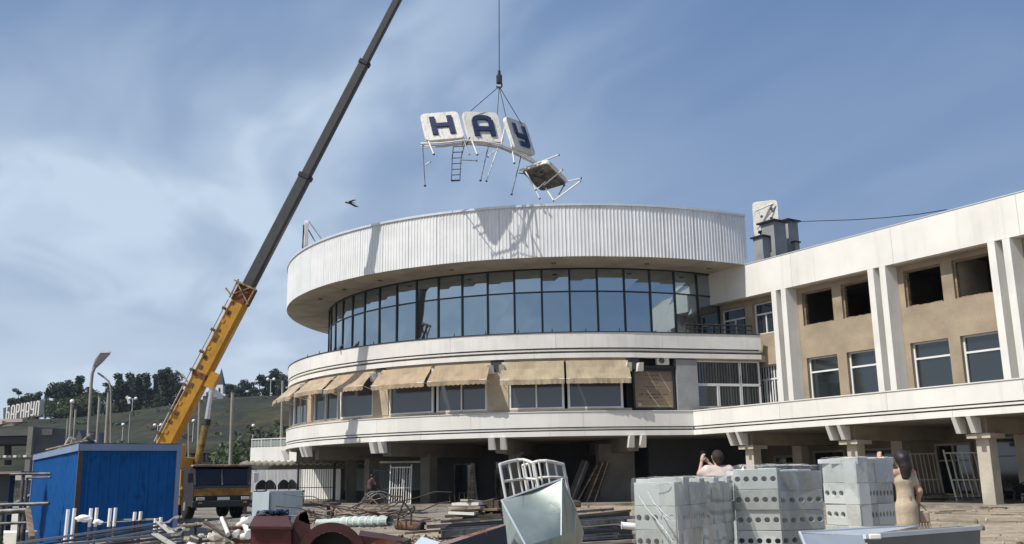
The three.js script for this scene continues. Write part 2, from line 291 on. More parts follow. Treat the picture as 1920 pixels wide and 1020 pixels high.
{ // ---- the drum: corrugated cladding sheets, cap, soffit, roof
  const AE = 31.6, A0 = -190, NS = 41, da = (AE - A0) / NS;   // the drum ends where it meets the wing
  for (let k = 0; k < NS; k++) {
    const m = mb(), a0 = A0 + k * da + 0.02, n = 9, w = (da - 0.04) / n, y0 = 13.43 + (k % 3) * 0.004, y1 = 16.36;
    for (let j = 0; j < n; j++) { const q = [[0, 0], [0.5, 0], [0.62, 0.024], [0.88, 0.024], [1, 0]];
      for (let i = 0; i < 4; i++) m.quad(polW(R + q[i][1], a0 + (j + q[i][0]) * w, y0), polW(R + q[i + 1][1], a0 + (j + q[i + 1][0]) * w, y0), polW(R + q[i + 1][1], a0 + (j + q[i + 1][0]) * w, y1), polW(R + q[i][1], a0 + (j + q[i][0]) * w, y1)); }
    m.build('cladding_sheet', rnd() < 0.3 ? X.cladB : X.clad, term);
  }
  const cir = arcPts(A0, AE, 2).map(a => pol(R, a));
  for (const [p, q] of chunks(cir, 6, 0.03)) sweep(mb(), p, q, rect(-0.35, 0.09, 16.36, 16.49)).build('parapet_cap', X.cap, term);
  const inner = mb(); for (const a of arcPts(A0, AE - 1.9, 1.9)) { const b = a + 1.9; inner.quad(polW(16.9, a, 13.44), polW(16.9, b, 13.44), polW(R - 0.02, b, 13.44), polW(R - 0.02, a, 13.44)); inner.quad(polW(R - 0.06, a, 13.45), polW(R - 0.06, b, 13.45), polW(R - 0.06, b, 16.37), polW(R - 0.06, a, 16.37)); }
  inner.build('drum_soffit', X.soffit, term);
  slab('roof_deck', [...arcPts(A0, AE, 3).map(a => pol(19.9, a)), pol(2, 100)], 15.7, 15.9, X.grey);
  for (const a of [A0, AE]) mb().quad(polW(2, a, 13.44), polW(R, a, 13.44), polW(R, a, 16.36), polW(2, a, 16.36)).build('end_wall', X.cladB, term);
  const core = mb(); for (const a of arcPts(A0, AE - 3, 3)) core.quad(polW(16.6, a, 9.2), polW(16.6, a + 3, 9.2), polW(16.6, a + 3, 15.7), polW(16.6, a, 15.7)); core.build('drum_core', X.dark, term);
  for (const a of [-62, -50, -38.5, -22, -3, 14, 27]) { const m = mb(), p = polW(18.4, a, 13.43); m.tube(p, p.clone().add(V(0, -0.05, 0)), 0.16, 0.13, 12); m.build('soffit_lamp', X.panelBack, term); }
  // ---- curtain wall
  const cw = thing('x', null, null); scene.remove(cw); delete taken.x; cw.name = 'curtain_wall'; term.add(cw); cw.position.set(0, 0, 0).sub(term.position); wp.set(cw, V(0, 0, 0));
  const a0 = -120, st = 5.45, off = -65.45 - Math.round((-65.45 + 120) / st) * st;
  for (let a = off; a < 36; a += st) {
    const b = a + st, tilt = () => rr(-0.02, 0.02);
    for (const [y0, y1, mat] of [[9.25, 12.0, X.glass], [12.08, 13.36, X.glassB]]) { const t = tilt(), u = tilt(); const m = mb(), r0 = 17.0;
      m.hexa([polW(r0 + t, a + 0.1, y0), polW(r0 + u, b - 0.1, y0), polW(r0 - 0.03 + u, b - 0.1, y0), polW(r0 - 0.03 + t, a + 0.1, y0), polW(r0 - t, a + 0.1, y1), polW(r0 - u, b - 0.1, y1), polW(r0 - 0.03 - u, b - 0.1, y1), polW(r0 - 0.03 - t, a + 0.1, y1)]); m.build('window_pane', mat, cw); }
    mb().bar(polW(17.03, a, 9.2), polW(17.03, a, 13.4), 0.062, 0.12, V(Math.cos(a * DR), 0, -Math.sin(a * DR))).build('mullion', X.mullion, cw);
    mb().bar(polW(17.0, a + 0.15, 12.04), polW(17.0, b - 0.15, 12.04), 0.1, 0.08).build('transom', X.mullion, cw);
    mb().bar(polW(17.0, a, 13.4), polW(17.0, b, 13.4), 0.14, 0.1).build('head_rail', X.mullion, cw);
  }
}
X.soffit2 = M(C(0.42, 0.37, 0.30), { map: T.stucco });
// ---- the two white bands
const T0 = pol(19.75, 9.6), E1 = [14.12, 54.02], K2 = wing2(-0.87, 4.15);
const sDir = (() => { const l = Math.hypot(E1[0] - T0[0], E1[1] - T0[1]); return [(E1[0] - T0[0]) / l, (E1[1] - T0[1]) / l]; })();
const sN = [sDir[1], -sDir[0]];
const str2 = (u, o) => [T0[0] + sDir[0] * u + sN[0] * o, T0[1] + sDir[1] * u + sN[1] * o];
const str = (u, o, y) => { const p = str2(u, o); return W(p[0], y, p[1]); };
const arc2 = arcPts(-160, 9.6, 1.6).map(a => pol(19.75, a));
{
  const path1 = [...arc2, E1], path2 = [...arc2, K2], canopy = [K2, wing2(30, 4.15)];
  const band = (path, len, y0, y1, o0, o1, name, mats) => chunks(path, len, 0.012).forEach(([p, q], i) => sweep(mb(), p, q, rect(o0, o1, y0, y1)).build(name, mats[(i * 7) % mats.length], term));
  const Wm = [X.white, X.whiteB];
  for (const [path, dy, nm] of [[path1, 4.33, 'upper'], [path2, 0, 'lower'], [canopy, 0, 'canopy']]) {
    band(path, 6.2, 4.08 + dy * 0.99, 4.88 + dy, -0.25, 0, 'parapet_panel', Wm);
    band(path, 12, 4.885 + dy, 4.93 + dy, -0.3, 0.04, 'coping', [nm === 'upper' ? X.blackM : X.whiteB]);
    band(path, 14, 3.94 + dy * 0.985, 4.03 + dy * 0.985, -0.3, -0.05, 'ledge_strip', [X.whiteB]);
    band(path, 14, 3.60 + dy * 0.975, 3.86 + dy * 0.975, -0.3, nm === 'upper' ? -0.02 : 0.02, 'eaves_strip', [X.white]);
    band(path, 30, 3.62 + dy * 0.975, 4.1 + dy, -0.5, -0.28, 'band_backing', [X.conc]);
  }
  const arcIn = arcPts(-160, 9.6, 3).map(a => pol(19.4, a));
  slab('terrace_floor', [...arcIn, str2(7.4, -0.4), wing2(0, -6), pol(8, 60), pol(8, 180)], 8.0, 8.35, X.conc);
  slab('lower_floor', [...arcIn, str2(3.4, -0.4), wing2(-0.6, 3.8), wing2(30, 3.8), wing2(30, -9), wing2(0, -9), pol(8, 180)], 3.56, 3.85, X.conc);
  // railing on the terrace beside the wing
  const rail = mb(); rail.tube(str(3.2, -0.15, 9.75), str(7.3, -0.15, 9.75), 0.05); rail.tube(str(3.2, -0.15, 9.5), str(7.3, -0.15, 9.5), 0.03);
  for (let u = 3.2; u <= 7.31; u += 1.02) rail.tube(str(u, -0.15, 9.2), str(u, -0.15, 9.78), 0.035); rail.build('terrace_railing', X.black, term);
  for (let a = -58; a < 9; a += 5.45) { const p = polW(19.6, a, 9.25); mb().tube(p, p.clone().add(V(0, 0.2, 0)), 0.035, 0.02, 6).build('parapet_spike', X.black, term); }
}
// ---- the drum's middle storey
{
  const ROI = 19.55, bayC = [-78.2, -56.3, -34.4, -12.5, 9.4];
  const arcBox = (m, r0, r1, a0, a1, y0, y1) => { for (const [b0, b1] of (() => { const q = arcPts(a0, a1, 1.2), o = []; for (let i = 0; i + 1 < q.length; i++) o.push([q[i], q[i + 1]]); return o; })()) m.hexa([polW(r1, b0, y0), polW(r1, b1, y0), polW(r0, b1, y0), polW(r0, b0, y0), polW(r1, b0, y1), polW(r1, b1, y1), polW(r0, b1, y1), polW(r0, b0, y1)]); return m; };
  arcBox(mb(), ROI - 0.3, ROI + 0.02, -125, 9, 4.4, 5.08).build('sill_wall', X.pier, term);
  arcBox(mb(), ROI - 0.3, ROI + 0.02, -125, 9, 7.62, 8.0).build('lintel_wall', X.pier, term);
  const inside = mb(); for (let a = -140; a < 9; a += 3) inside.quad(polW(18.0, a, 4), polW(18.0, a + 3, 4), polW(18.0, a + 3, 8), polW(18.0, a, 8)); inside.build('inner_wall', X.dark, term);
  bayC.forEach((c, i) => { if (i < 4) arcBox(mb(), ROI - 0.25, ROI + 0.06, c - 1.75, c + 1.75, 5.08, 7.62).build('wall_pier', X.pier, term);
    for (const e of [-0.95, 0.95]) {                          // the paired beam ends under each eaves
      for (const [y0, y1, r] of [[7.05, 7.5, 20.15], [2.95, 3.58, 20.05]]) { const m = mb(), a = c + e, w0 = 0.33, w1 = 0.46, T_ = V(Math.cos(a * DR), 0, -Math.sin(a * DR)), P = (k, rr_, y) => polW(rr_, a, y).addScaledVector(T_, k);
        m.hexa([P(-w1, r - 0.25, y0), P(w1, r - 0.25, y0), P(w1, r - .55, y0), P(-w1, r - .55, y0), P(-w0, r, y1), P(w0, r, y1), P(w0, r - .5, y1), P(-w0, r - .5, y1)].map((q, k2) => { const ctr = k2 < 4 ? P(0, r - 0.6, y0) : P(0, r - 0.6, y1); return q.sub(ctr).multiply(V(1, 1, 1)).multiplyScalar(1).add(ctr); }).map((q, k2) => { const lat = q.clone().sub(polW(r, a, q.y)).dot(T_); return q.addScaledVector(T_, -lat * 0.62); })); m.build('beam_end', X.white, term); }
    }
    if (i > 0 || true) { const T_ = V(Math.cos(c * DR), 0, -Math.sin(c * DR)); // radial beam behind each pair
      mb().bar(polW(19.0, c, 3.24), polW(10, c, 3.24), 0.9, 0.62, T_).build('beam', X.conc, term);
      mb().bar(polW(19.65, c, 7.55), polW(19.3, c, 7.55), 0.75, 0.7, T_).build('beam_head', X.dark, term); }
  });
  for (let i = 0; i < 4; i++) for (const h of [0, 1]) {       // two windows and two awnings in each bay
    const c0 = bayC[i] + 1.75, c1 = bayC[i + 1] - 1.75, mid = (c0 + c1) / 2, a = h ? mid + 0.25 : c0, b = h ? c1 : mid - 0.25;
    const w = new THREE.Group(); w.name = 'window'; term.add(w); w.position.set(0, 0, 0).sub(term.position); wp.set(w, V(0, 0, 0));
    const hor = V(Math.cos((a + b) / 2 * DR), 0, -Math.sin((a + b) / 2 * DR));
    const F2 = mb(); for (const e of [a + 0.2, b - 0.2]) F2.bar(polW(19.5, e, 5.06), polW(19.5, e, 7.64), 0.11, 0.12, hor);
    F2.bar(polW(19.5, a, 5.12), polW(19.5, b, 5.12), 0.12, 0.1); F2.bar(polW(19.5, a, 7.58), polW(19.5, b, 7.58), 0.12, 0.1);
    if ((i + h) % 2) F2.bar(polW(19.5, mix(a, b, 0.5), 5.1), polW(19.5, mix(a, b, 0.5), 7.6), 0.06, 0.08, hor);
    F2.build('frame', X.frame, w);
    const pa = polW(19.46, a + 0.2, 5.1), pb = polW(19.46, b - 0.2, 5.1); mb().quad(pa, pb, pb.clone().setY(7.6), pa.clone().setY(7.6)).build('pane', X.winG, w);
    // awning: a sloping sheet with a sagging scalloped valance
    const aw = mb(), n = 18, drop = i === 3 ? 0.0 : 0.16 * rnd(), outR = [19.78, 20.05, 20.38, 20.66], yT = 7.66, yB = (i === 3 ? 6.62 : i === 2 ? 6.78 : 6.9) - drop, A0 = a - (h ? 0.15 : 0.9), A1 = b + (h ? 0.9 : 0.15) - 0.12;
    const A = h && i < 3 ? A0 + 0.35 : A0;
    const row = [0, 0.34, 0.68, 1].map((f, k) => Array.from({ length: n + 1 }, (_, j) => { const t = j / n, sag = Math.sin(t * Math.PI) * 0.07 * Math.sin(f * Math.PI) + (vn(j * 0.5 + i * 9, k * 2 + h * 5) - 0.5) * 0.07 * (f > 0 && f < 1 ? 1 : 0.3); const skew = i < 3 ? (t - 0.5) * 0.10 * f : 0; return polW(mix(19.78, i === 3 ? 20.35 : 20.75, f) - sag, mix(A, A1, t) + skew, mix(yT, yB, f) - sag * 0.6); }));
    for (let k = 0; k < 3; k++) for (let j = 0; j < n; j++) aw.quad(row[k][j], row[k][j + 1], row[k + 1][j + 1], row[k + 1][j]);
    aw.build('awning', i === 3 ? X.awnB : X.awn, term, i === 3 ? 'flat hanging cream awning with a straight valance' : null);
    const va = mb(), nn = 40, vb = Array.from({ length: nn + 1 }, (_, j) => { const t = j / nn, k = t * n, k0 = Math.min(n - 1, Math.floor(k)); const top = row[3][k0].clone().lerp(row[3][k0 + 1], k - k0); const l = (i === 3 ? 0.26 : 0.2) + (i === 3 ? 0.015 : 0.06) * Math.abs(Math.sin(j * Math.PI / 3.3)); return [top, top.clone().add(V(0, -l, 0)).addScaledVector(V(Math.sin(a * DR), 0, Math.cos(a * DR)), (vn(j * 0.6, i) - 0.5) * 0.08)]; });
    for (let j = 0; j < nn; j++) va.quad(vb[j][0], vb[j + 1][0], vb[j + 1][1], vb[j][1]); va.build('awning_valance', i === 3 ? X.awnB : X.awn, term);
    mb().tube(row[3][0], row[3][n], 0.025, 0.025, 6).build('awning_bar', X.frame, term);
    for (const j of [0, n]) mb().tube(row[3][j], polW(19.6, j ? A1 : A, 6.5), 0.018, 0.018, 5).build('awning_arm', X.frame, term);
  }
  // ---- straight length between drum and wing: notice recess, grey panel, windows with blinds
  const sb = (u0, u1, o0, o1, y0, y1) => { const m = mb(); return m.hexa([str(u0, o1, y0), str(u1, o1, y0), str(u1, o0, y0), str(u0, o0, y0), str(u0, o1, y1), str(u1, o1, y1), str(u1, o0, y1), str(u0, o0, y1)]); };
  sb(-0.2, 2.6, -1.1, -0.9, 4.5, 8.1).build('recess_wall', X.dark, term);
  sb(2.50, 3.75, -0.5, -0.12, 4.6, 7.76).build('grey_wall_panel', X.grey2 = M(C(0.36, 0.375, 0.40), { map: T.stucco }), term);
  sb(3.75, 8.2, -0.6, -0.35, 4.5, 5.2).build('sill_wall', X.pier, term);
  sb(3.75, 8.2, -0.6, -0.35, 7.72, 8.1).build('lintel_wall', X.pier, term);
  for (const [u0, u1, y0, y1] of [[3.8, 6.45, 6.42, 7.7], [6.5, 7.65, 6.42, 7.7], [3.8, 5.05, 5.15, 6.36], [5.1, 6.45, 5.15, 6.36], [6.5, 7.65, 5.15, 6.36]]) {
    const w = new THREE.Group(); w.name = 'window'; term.add(w); w.position.sub(term.position); wp.set(w, V(0, 0, 0)); const f = mb(), dir = V(sDir[0], 0, -sDir[1]);
    f.bar(str(u0, -0.4, y0), str(u1, -0.4, y0), 0.1, 0.08); f.bar(str(u0, -0.4, y1), str(u1, -0.4, y1), 0.1, 0.08); for (const u of [u0, u1]) f.bar(str(u, -0.4, y0), str(u, -0.4, y1), 0.1, 0.1, dir); f.build('frame', X.frame, w);
    mb().quad(str(u0, -0.42, y0), str(u1, -0.42, y0), str(u1, -0.42, y1), str(u0, -0.42, y1)).build('pane', X.win, w);
  }
  for (let u = 3.95; u < 7.6; u += 0.17) if (!(u < 5.1 && u > 3.6 && vn(u * 3, 2) < 0.5)) mb().box(str(u, -0.385, u < 5.1 ? 7.06 : 6.5), [0.05, u < 5.1 ? 1.2 : 2.4, 0.012], V(sDir[0], 0, -sDir[1])).build('blind_slat', X.blind, term);
  // ---- columns and the shaded ground floor
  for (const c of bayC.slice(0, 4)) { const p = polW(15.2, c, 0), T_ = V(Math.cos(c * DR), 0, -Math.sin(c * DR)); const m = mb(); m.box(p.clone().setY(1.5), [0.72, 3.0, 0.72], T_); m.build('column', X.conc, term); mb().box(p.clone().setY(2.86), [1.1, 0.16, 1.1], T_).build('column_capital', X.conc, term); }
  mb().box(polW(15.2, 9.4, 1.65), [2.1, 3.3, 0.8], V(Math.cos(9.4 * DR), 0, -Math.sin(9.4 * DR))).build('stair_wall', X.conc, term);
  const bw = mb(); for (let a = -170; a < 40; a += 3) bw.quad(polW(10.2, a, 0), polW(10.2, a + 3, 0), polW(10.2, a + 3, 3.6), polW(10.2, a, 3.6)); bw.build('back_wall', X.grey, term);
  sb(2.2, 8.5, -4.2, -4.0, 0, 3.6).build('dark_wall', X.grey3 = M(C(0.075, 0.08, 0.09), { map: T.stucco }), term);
  sb(5.4, 6.4, -4.02, -3.96, 0.3, 2.2).build('door', X.black, term);
  for (const [a, w, h0, h1] of [[-22, 1.6, 0.1, 2.5], [-15.5, 0.8, 0.1, 2.5], [-40, 1.8, 0.1, 2.4], [-5, 1.4, 0.9, 2.4]]) {
    const d = new THREE.Group(); d.name = 'door'; term.add(d); d.position.sub(term.position); wp.set(d, V(0, 0, 0)); const T_ = V(Math.cos(a * DR), 0, -Math.sin(a * DR)), c = polW(10.35, a, 0);
    const f = mb(); for (const e of [-1, 1]) f.bar(c.clone().addScaledVector(T_, e * w / 2).setY(h0), c.clone().addScaledVector(T_, e * w / 2).setY(h1), 0.1, 0.1); f.bar(c.clone().addScaledVector(T_, -w / 2).setY(h1), c.clone().addScaledVector(T_, w / 2).setY(h1), 0.1, 0.1); f.build('frame', X.steel, d);
    mb().box(c.clone().setY((h0 + h1) / 2), [w, h1 - h0, 0.04], T_).build('pane', X.win, d);
  }
}
// ---- the wing
{
  const toWing = new THREE.Matrix4().makeBasis(wAx, UP, wOut).setPosition(wing(0, 0, 0));
  const wb = (s0, s1, o0, o1, y0, y1) => mb().geo(new THREE.BoxGeometry(s1 - s0, y1 - y0, o1 - o0).translate((s0 + s1) / 2, (y0 + y1) / 2, (o0 + o1) / 2), toWing);
  const up = [[-3.2, -1.2, 9.35, 11.2], [-0.6, 1.05, 9.35, 11.2]], holes = [];
  for (let b = 0; b < 4; b++) { const o = b * 6.45; for (const [a, c] of [[3.1, 5.15], [5.75, 7.62]]) { holes.push([a + o, c + o, 9.38, 11.22, 1], [a + o, c + o, 5.3, 7.6, 2]); } }
  for (const q of up) holes.push([...q, 3]); holes.push([-1.3, 1.05, 5.3, 7.55, 4]);
  const sh = new THREE.Shape([[-3.5, 4.5], [26, 4.5], [26, 11.5], [-3.5, 11.5]].map(p => new THREE.Vector2(...p)));
  for (const [a, b, y0, y1] of holes) if (b < 25.9) sh.holes.push(new THREE.Path([[a, y0], [a, y1], [b, y1], [b, y0]].map(p => new THREE.Vector2(...p))));
  mb().geo(new THREE.ExtrudeGeometry(sh, { depth: 0.42, bevelEnabled: false }).translate(0, 0, -1.12), toWing).build('facade_wall', X.stucco, term);
  for (let s = -3.3; s < 29; s += 6.45) wb(s + 0.006, s + 6.444, -0.35, 0.02, 11.52, 13.42).build('fascia_panel', X.white, term);
  wb(-3.3, 29, -12, -0.36, 13.0, 13.36).build('wing_roof', X.grey, term); wb(-3.3, 29, -1.12, -0.355, 11.5, 11.62).build('fascia_soffit', X.soffit, term);
  wb(-3.3, 29, -0.38, 0.05, 13.42, 13.46).build('roof_flashing', X.cap, term);
  // rooms behind the openings
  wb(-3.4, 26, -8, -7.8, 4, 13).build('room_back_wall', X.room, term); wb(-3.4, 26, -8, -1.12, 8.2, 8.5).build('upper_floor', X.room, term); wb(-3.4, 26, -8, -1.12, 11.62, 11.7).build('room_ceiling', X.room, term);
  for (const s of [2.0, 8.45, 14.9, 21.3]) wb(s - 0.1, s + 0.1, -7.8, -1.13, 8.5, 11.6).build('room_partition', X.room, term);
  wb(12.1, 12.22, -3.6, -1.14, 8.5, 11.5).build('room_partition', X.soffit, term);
  for (const [a, b, y0, y1, k] of holes) {
    if (b > 25) continue;
    if (k === 1) { const m = mb(), J = 0.09; for (const s of [a + J / 2, b - J / 2]) m.geo(new THREE.BoxGeometry(J, y1 - y0 - 0.02, 0.2).translate(s, (y0 + y1) / 2, -0.95), toWing); m.geo(new THREE.BoxGeometry(b - a, 0.07, 0.22).translate((a + b) / 2, y1 - 0.04, -0.95), toWing); for (let t = a + 0.15; t < b - 0.1; t += 0.21) m.geo(new THREE.BoxGeometry(0.19, rr(0.02, 0.09), 0.3).translate(t, y0 + 0.03, -0.92), toWing); m.build('broken_window_frame', X.wood, term); continue; }
    const w = new THREE.Group(); w.name = 'window'; term.add(w); w.position.sub(term.position); wp.set(w, V(0, 0, 0)); const f = mb(), o = -0.96;
    const bar = (s0, s1, h0, h1, t = 0.1) => f.geo(new THREE.BoxGeometry(s1 - s0, h1 - h0, t).translate((s0 + s1) / 2, (h0 + h1) / 2, o), toWing);
    bar(a, b, y0, y0 + 0.08); bar(a, b, y1 - 0.08, y1); bar(a, a + 0.09, y0 + 0.08, y1 - 0.08); bar(b - 0.09, b, y0 + 0.08, y1 - 0.08);
    const my = k === 2 ? y0 + (y1 - y0) * 0.64 : y0 + (y1 - y0) * 0.62; bar(a + 0.09, b - 0.09, my, my + 0.09, 0.12);
    if (k > 2) { bar(mix(a, b, 0.48), mix(a, b, 0.48) + 0.08, y0 + 0.08, my, 0.11); if (k === 4) bar(mix(a, b, 0.75), mix(a, b, 0.75) + 0.07, y0 + 0.08, my, 0.11); }
    f.build('frame', X.frame, w);
    mb().geo(new THREE.BoxGeometry(b - a - 0.1, y1 - y0 - 0.1, 0.02).translate((a + b) / 2, (y0 + y1) / 2, o - 0.02), toWing).build('pane', k === 2 ? X.win : X.win, w);
    if (k === 4) for (let s = a + 0.15; s < b - 0.1; s += 0.2) wb(s, s + 0.09, o + 0.002, o + 0.012, y0 + 0.1, y1 - 0.1).build('blind_slat', X.frame, term);
    if (k === 2) wb(a - 0.02, b + 0.02, -0.72, -0.62, y0 - 0.05, y0).build('window_sill', X.cap, term);
  }
  // paired fins up the facade
  for (let b = 0; b < 4; b++) for (const e of [0, 0.7]) { const s = 1.62 + b * 6.45 + e; if (s > 26) continue; const m = mb(); const P = (ds, o, y) => wing(s + ds, o, y);
    m.hexa([P(0, 0.06, 4.7), P(0.34, 0.06, 4.7), P(0.46, -0.69, 4.7), P(-0.12, -0.69, 4.7), P(0, 0.06, 11.5), P(0.34, 0.06, 11.5), P(0.46, -0.69, 11.5), P(-0.12, -0.69, 11.5)]); m.build('facade_fin', X.white, term); }
  // beams under the canopy with paired ends, columns, inner wall
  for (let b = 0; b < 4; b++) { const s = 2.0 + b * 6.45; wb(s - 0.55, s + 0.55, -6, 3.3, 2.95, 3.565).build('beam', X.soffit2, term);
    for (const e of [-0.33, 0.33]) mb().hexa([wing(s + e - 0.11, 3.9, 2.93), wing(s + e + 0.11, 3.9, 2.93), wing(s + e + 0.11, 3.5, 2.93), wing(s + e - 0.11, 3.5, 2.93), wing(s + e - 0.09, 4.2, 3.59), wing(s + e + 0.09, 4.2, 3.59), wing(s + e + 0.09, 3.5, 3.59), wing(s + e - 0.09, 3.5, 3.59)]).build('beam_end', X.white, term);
    wb(s + 0.0, s + 0.56, 2.75, 3.3, 0, 2.95).build('column', X.soffit, term); wb(s - 0.25, s + 0.8, 2.5, 3.55, 2.72, 2.9).build('column_capital', X.soffit, term);
    wb(s - 1.3, s - 0.65, -2.3, -1.7, 0, 3.55).build('column', X.soffit, term); }
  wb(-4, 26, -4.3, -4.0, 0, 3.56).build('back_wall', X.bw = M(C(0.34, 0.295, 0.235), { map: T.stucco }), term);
  for (const [a, b, y0, y1, n] of [[-2.6, -0.4, 1.2, 2.4, 1], [0.4, 2.4, 0.1, 2.6, 1], [3.6, 6.2, 0.9, 2.6, 2], [8.2, 10.0, 0.1, 2.7, 2], [10.4, 12.4, 0.1, 2.9, 1], [13.0, 14.2, 0.3, 2.8, 1], [14.7, 16.5, 0.9, 2.8, 2]]) {
    const w = new THREE.Group(); w.name = 'shop_window'; term.add(w); w.position.sub(term.position); wp.set(w, V(0, 0, 0)); const f = mb(), o = -3.95, bar = (s0, s1, h0, h1) => f.geo(new THREE.BoxGeometry(s1 - s0, h1 - h0, 0.14).translate((s0 + s1) / 2, (h0 + h1) / 2, o), toWing);
    bar(a - 0.1, b + 0.1, y1, y1 + 0.12); bar(a - 0.1, a, y0, y1); bar(b, b + 0.1, y0, y1); if (n > 1) bar((a + b) / 2 - 0.05, (a + b) / 2 + 0.05, y0, y1); bar(a, b, mix(y0, y1, 0.7), mix(y0, y1, 0.7) + 0.08); f.build('frame', X.soffit, w);
    mb().geo(new THREE.BoxGeometry(b - a, y1 - y0, 0.03).translate((a + b) / 2, (y0 + y1) / 2, o - 0.03), toWing).build('pane', X.win, w);
  }
  // vent shafts on the roof
  for (const [px0, px1, py, d] of [[1433, 1465, 420, 63], [1462, 1489, 418, 64.5], [1484, 1496, 456, 64], [1417, 1440, 447, 62.8]]) { const a = at(px0, py, d), b = at(px1, py, d), w = b.x - a.x; const sft = new THREE.Group(); sft.name = 'vent_shaft'; term.add(sft); sft.position.sub(term.position); wp.set(sft, V(0, 0, 0));
    const c = a.clone().add(b).multiplyScalar(0.5); mb().box(V(c.x, (a.y + 13.2) / 2, c.z), [w, a.y - 13.2, w], wAx).build('shaft_wall', X.grey2, sft); mb().box(V(c.x, a.y + 0.05, c.z), [w * 1.35, 0.1, w * 1.35], wAx).build('shaft_cap', X.blackM, sft);
    mb().box(V(c.x + 0.1, 13.7, c.z + 0.5), [w * 1.3, 1.6, w * 1.2], wAx).build('shaft_plinth', X.grey2, sft); }
}
// ---------------------------------------------------------------- truck crane
const FW = wAx.clone(), RT = wOut.clone();                     // the lorry heads the way the wing runs
function frameAt(o, f, r) { return (a, u, b) => o.clone().addScaledVector(f, a).addScaledVector(r, b).add(V(0, u, 0)); }
function sub(name, parent) { const g = new THREE.Group(); g.name = name; parent.add(g); const w = wp.get(parent) || V(0, 0, 0); g.position.set(0, 0, 0).sub(w); wp.set(g, V(0, 0, 0)); return g; }
function ring(m, c, ax, r, w, n = 20, bev = 0.06) {            // tyre or disc with shoulders
  const prof = [[-w / 2, r * 0.45], [-w / 2, r - bev], [-w / 2 + bev, r], [w / 2 - bev, r], [w / 2, r - bev], [w / 2, r * 0.45]];
  const a = (Math.abs(ax.y) > 0.9 ? V(1, 0, 0) : UP.clone()).cross(ax).normalize(), b = new THREE.Vector3().crossVectors(ax, a);
  const P = (k, t) => c.clone().addScaledVector(ax, prof[k][0]).addScaledVector(a, Math.cos(t) * prof[k][1]).addScaledVector(b, Math.sin(t) * prof[k][1]);
  for (let i = 0; i < n; i++) { const t0 = i / n * 6.28319, t1 = (i + 1) / n * 6.28319; for (let k = 0; k < 5; k++) m.quad(P(k, t0), P(k, t1), P(k + 1, t1), P(k + 1, t0)); } return m;
}
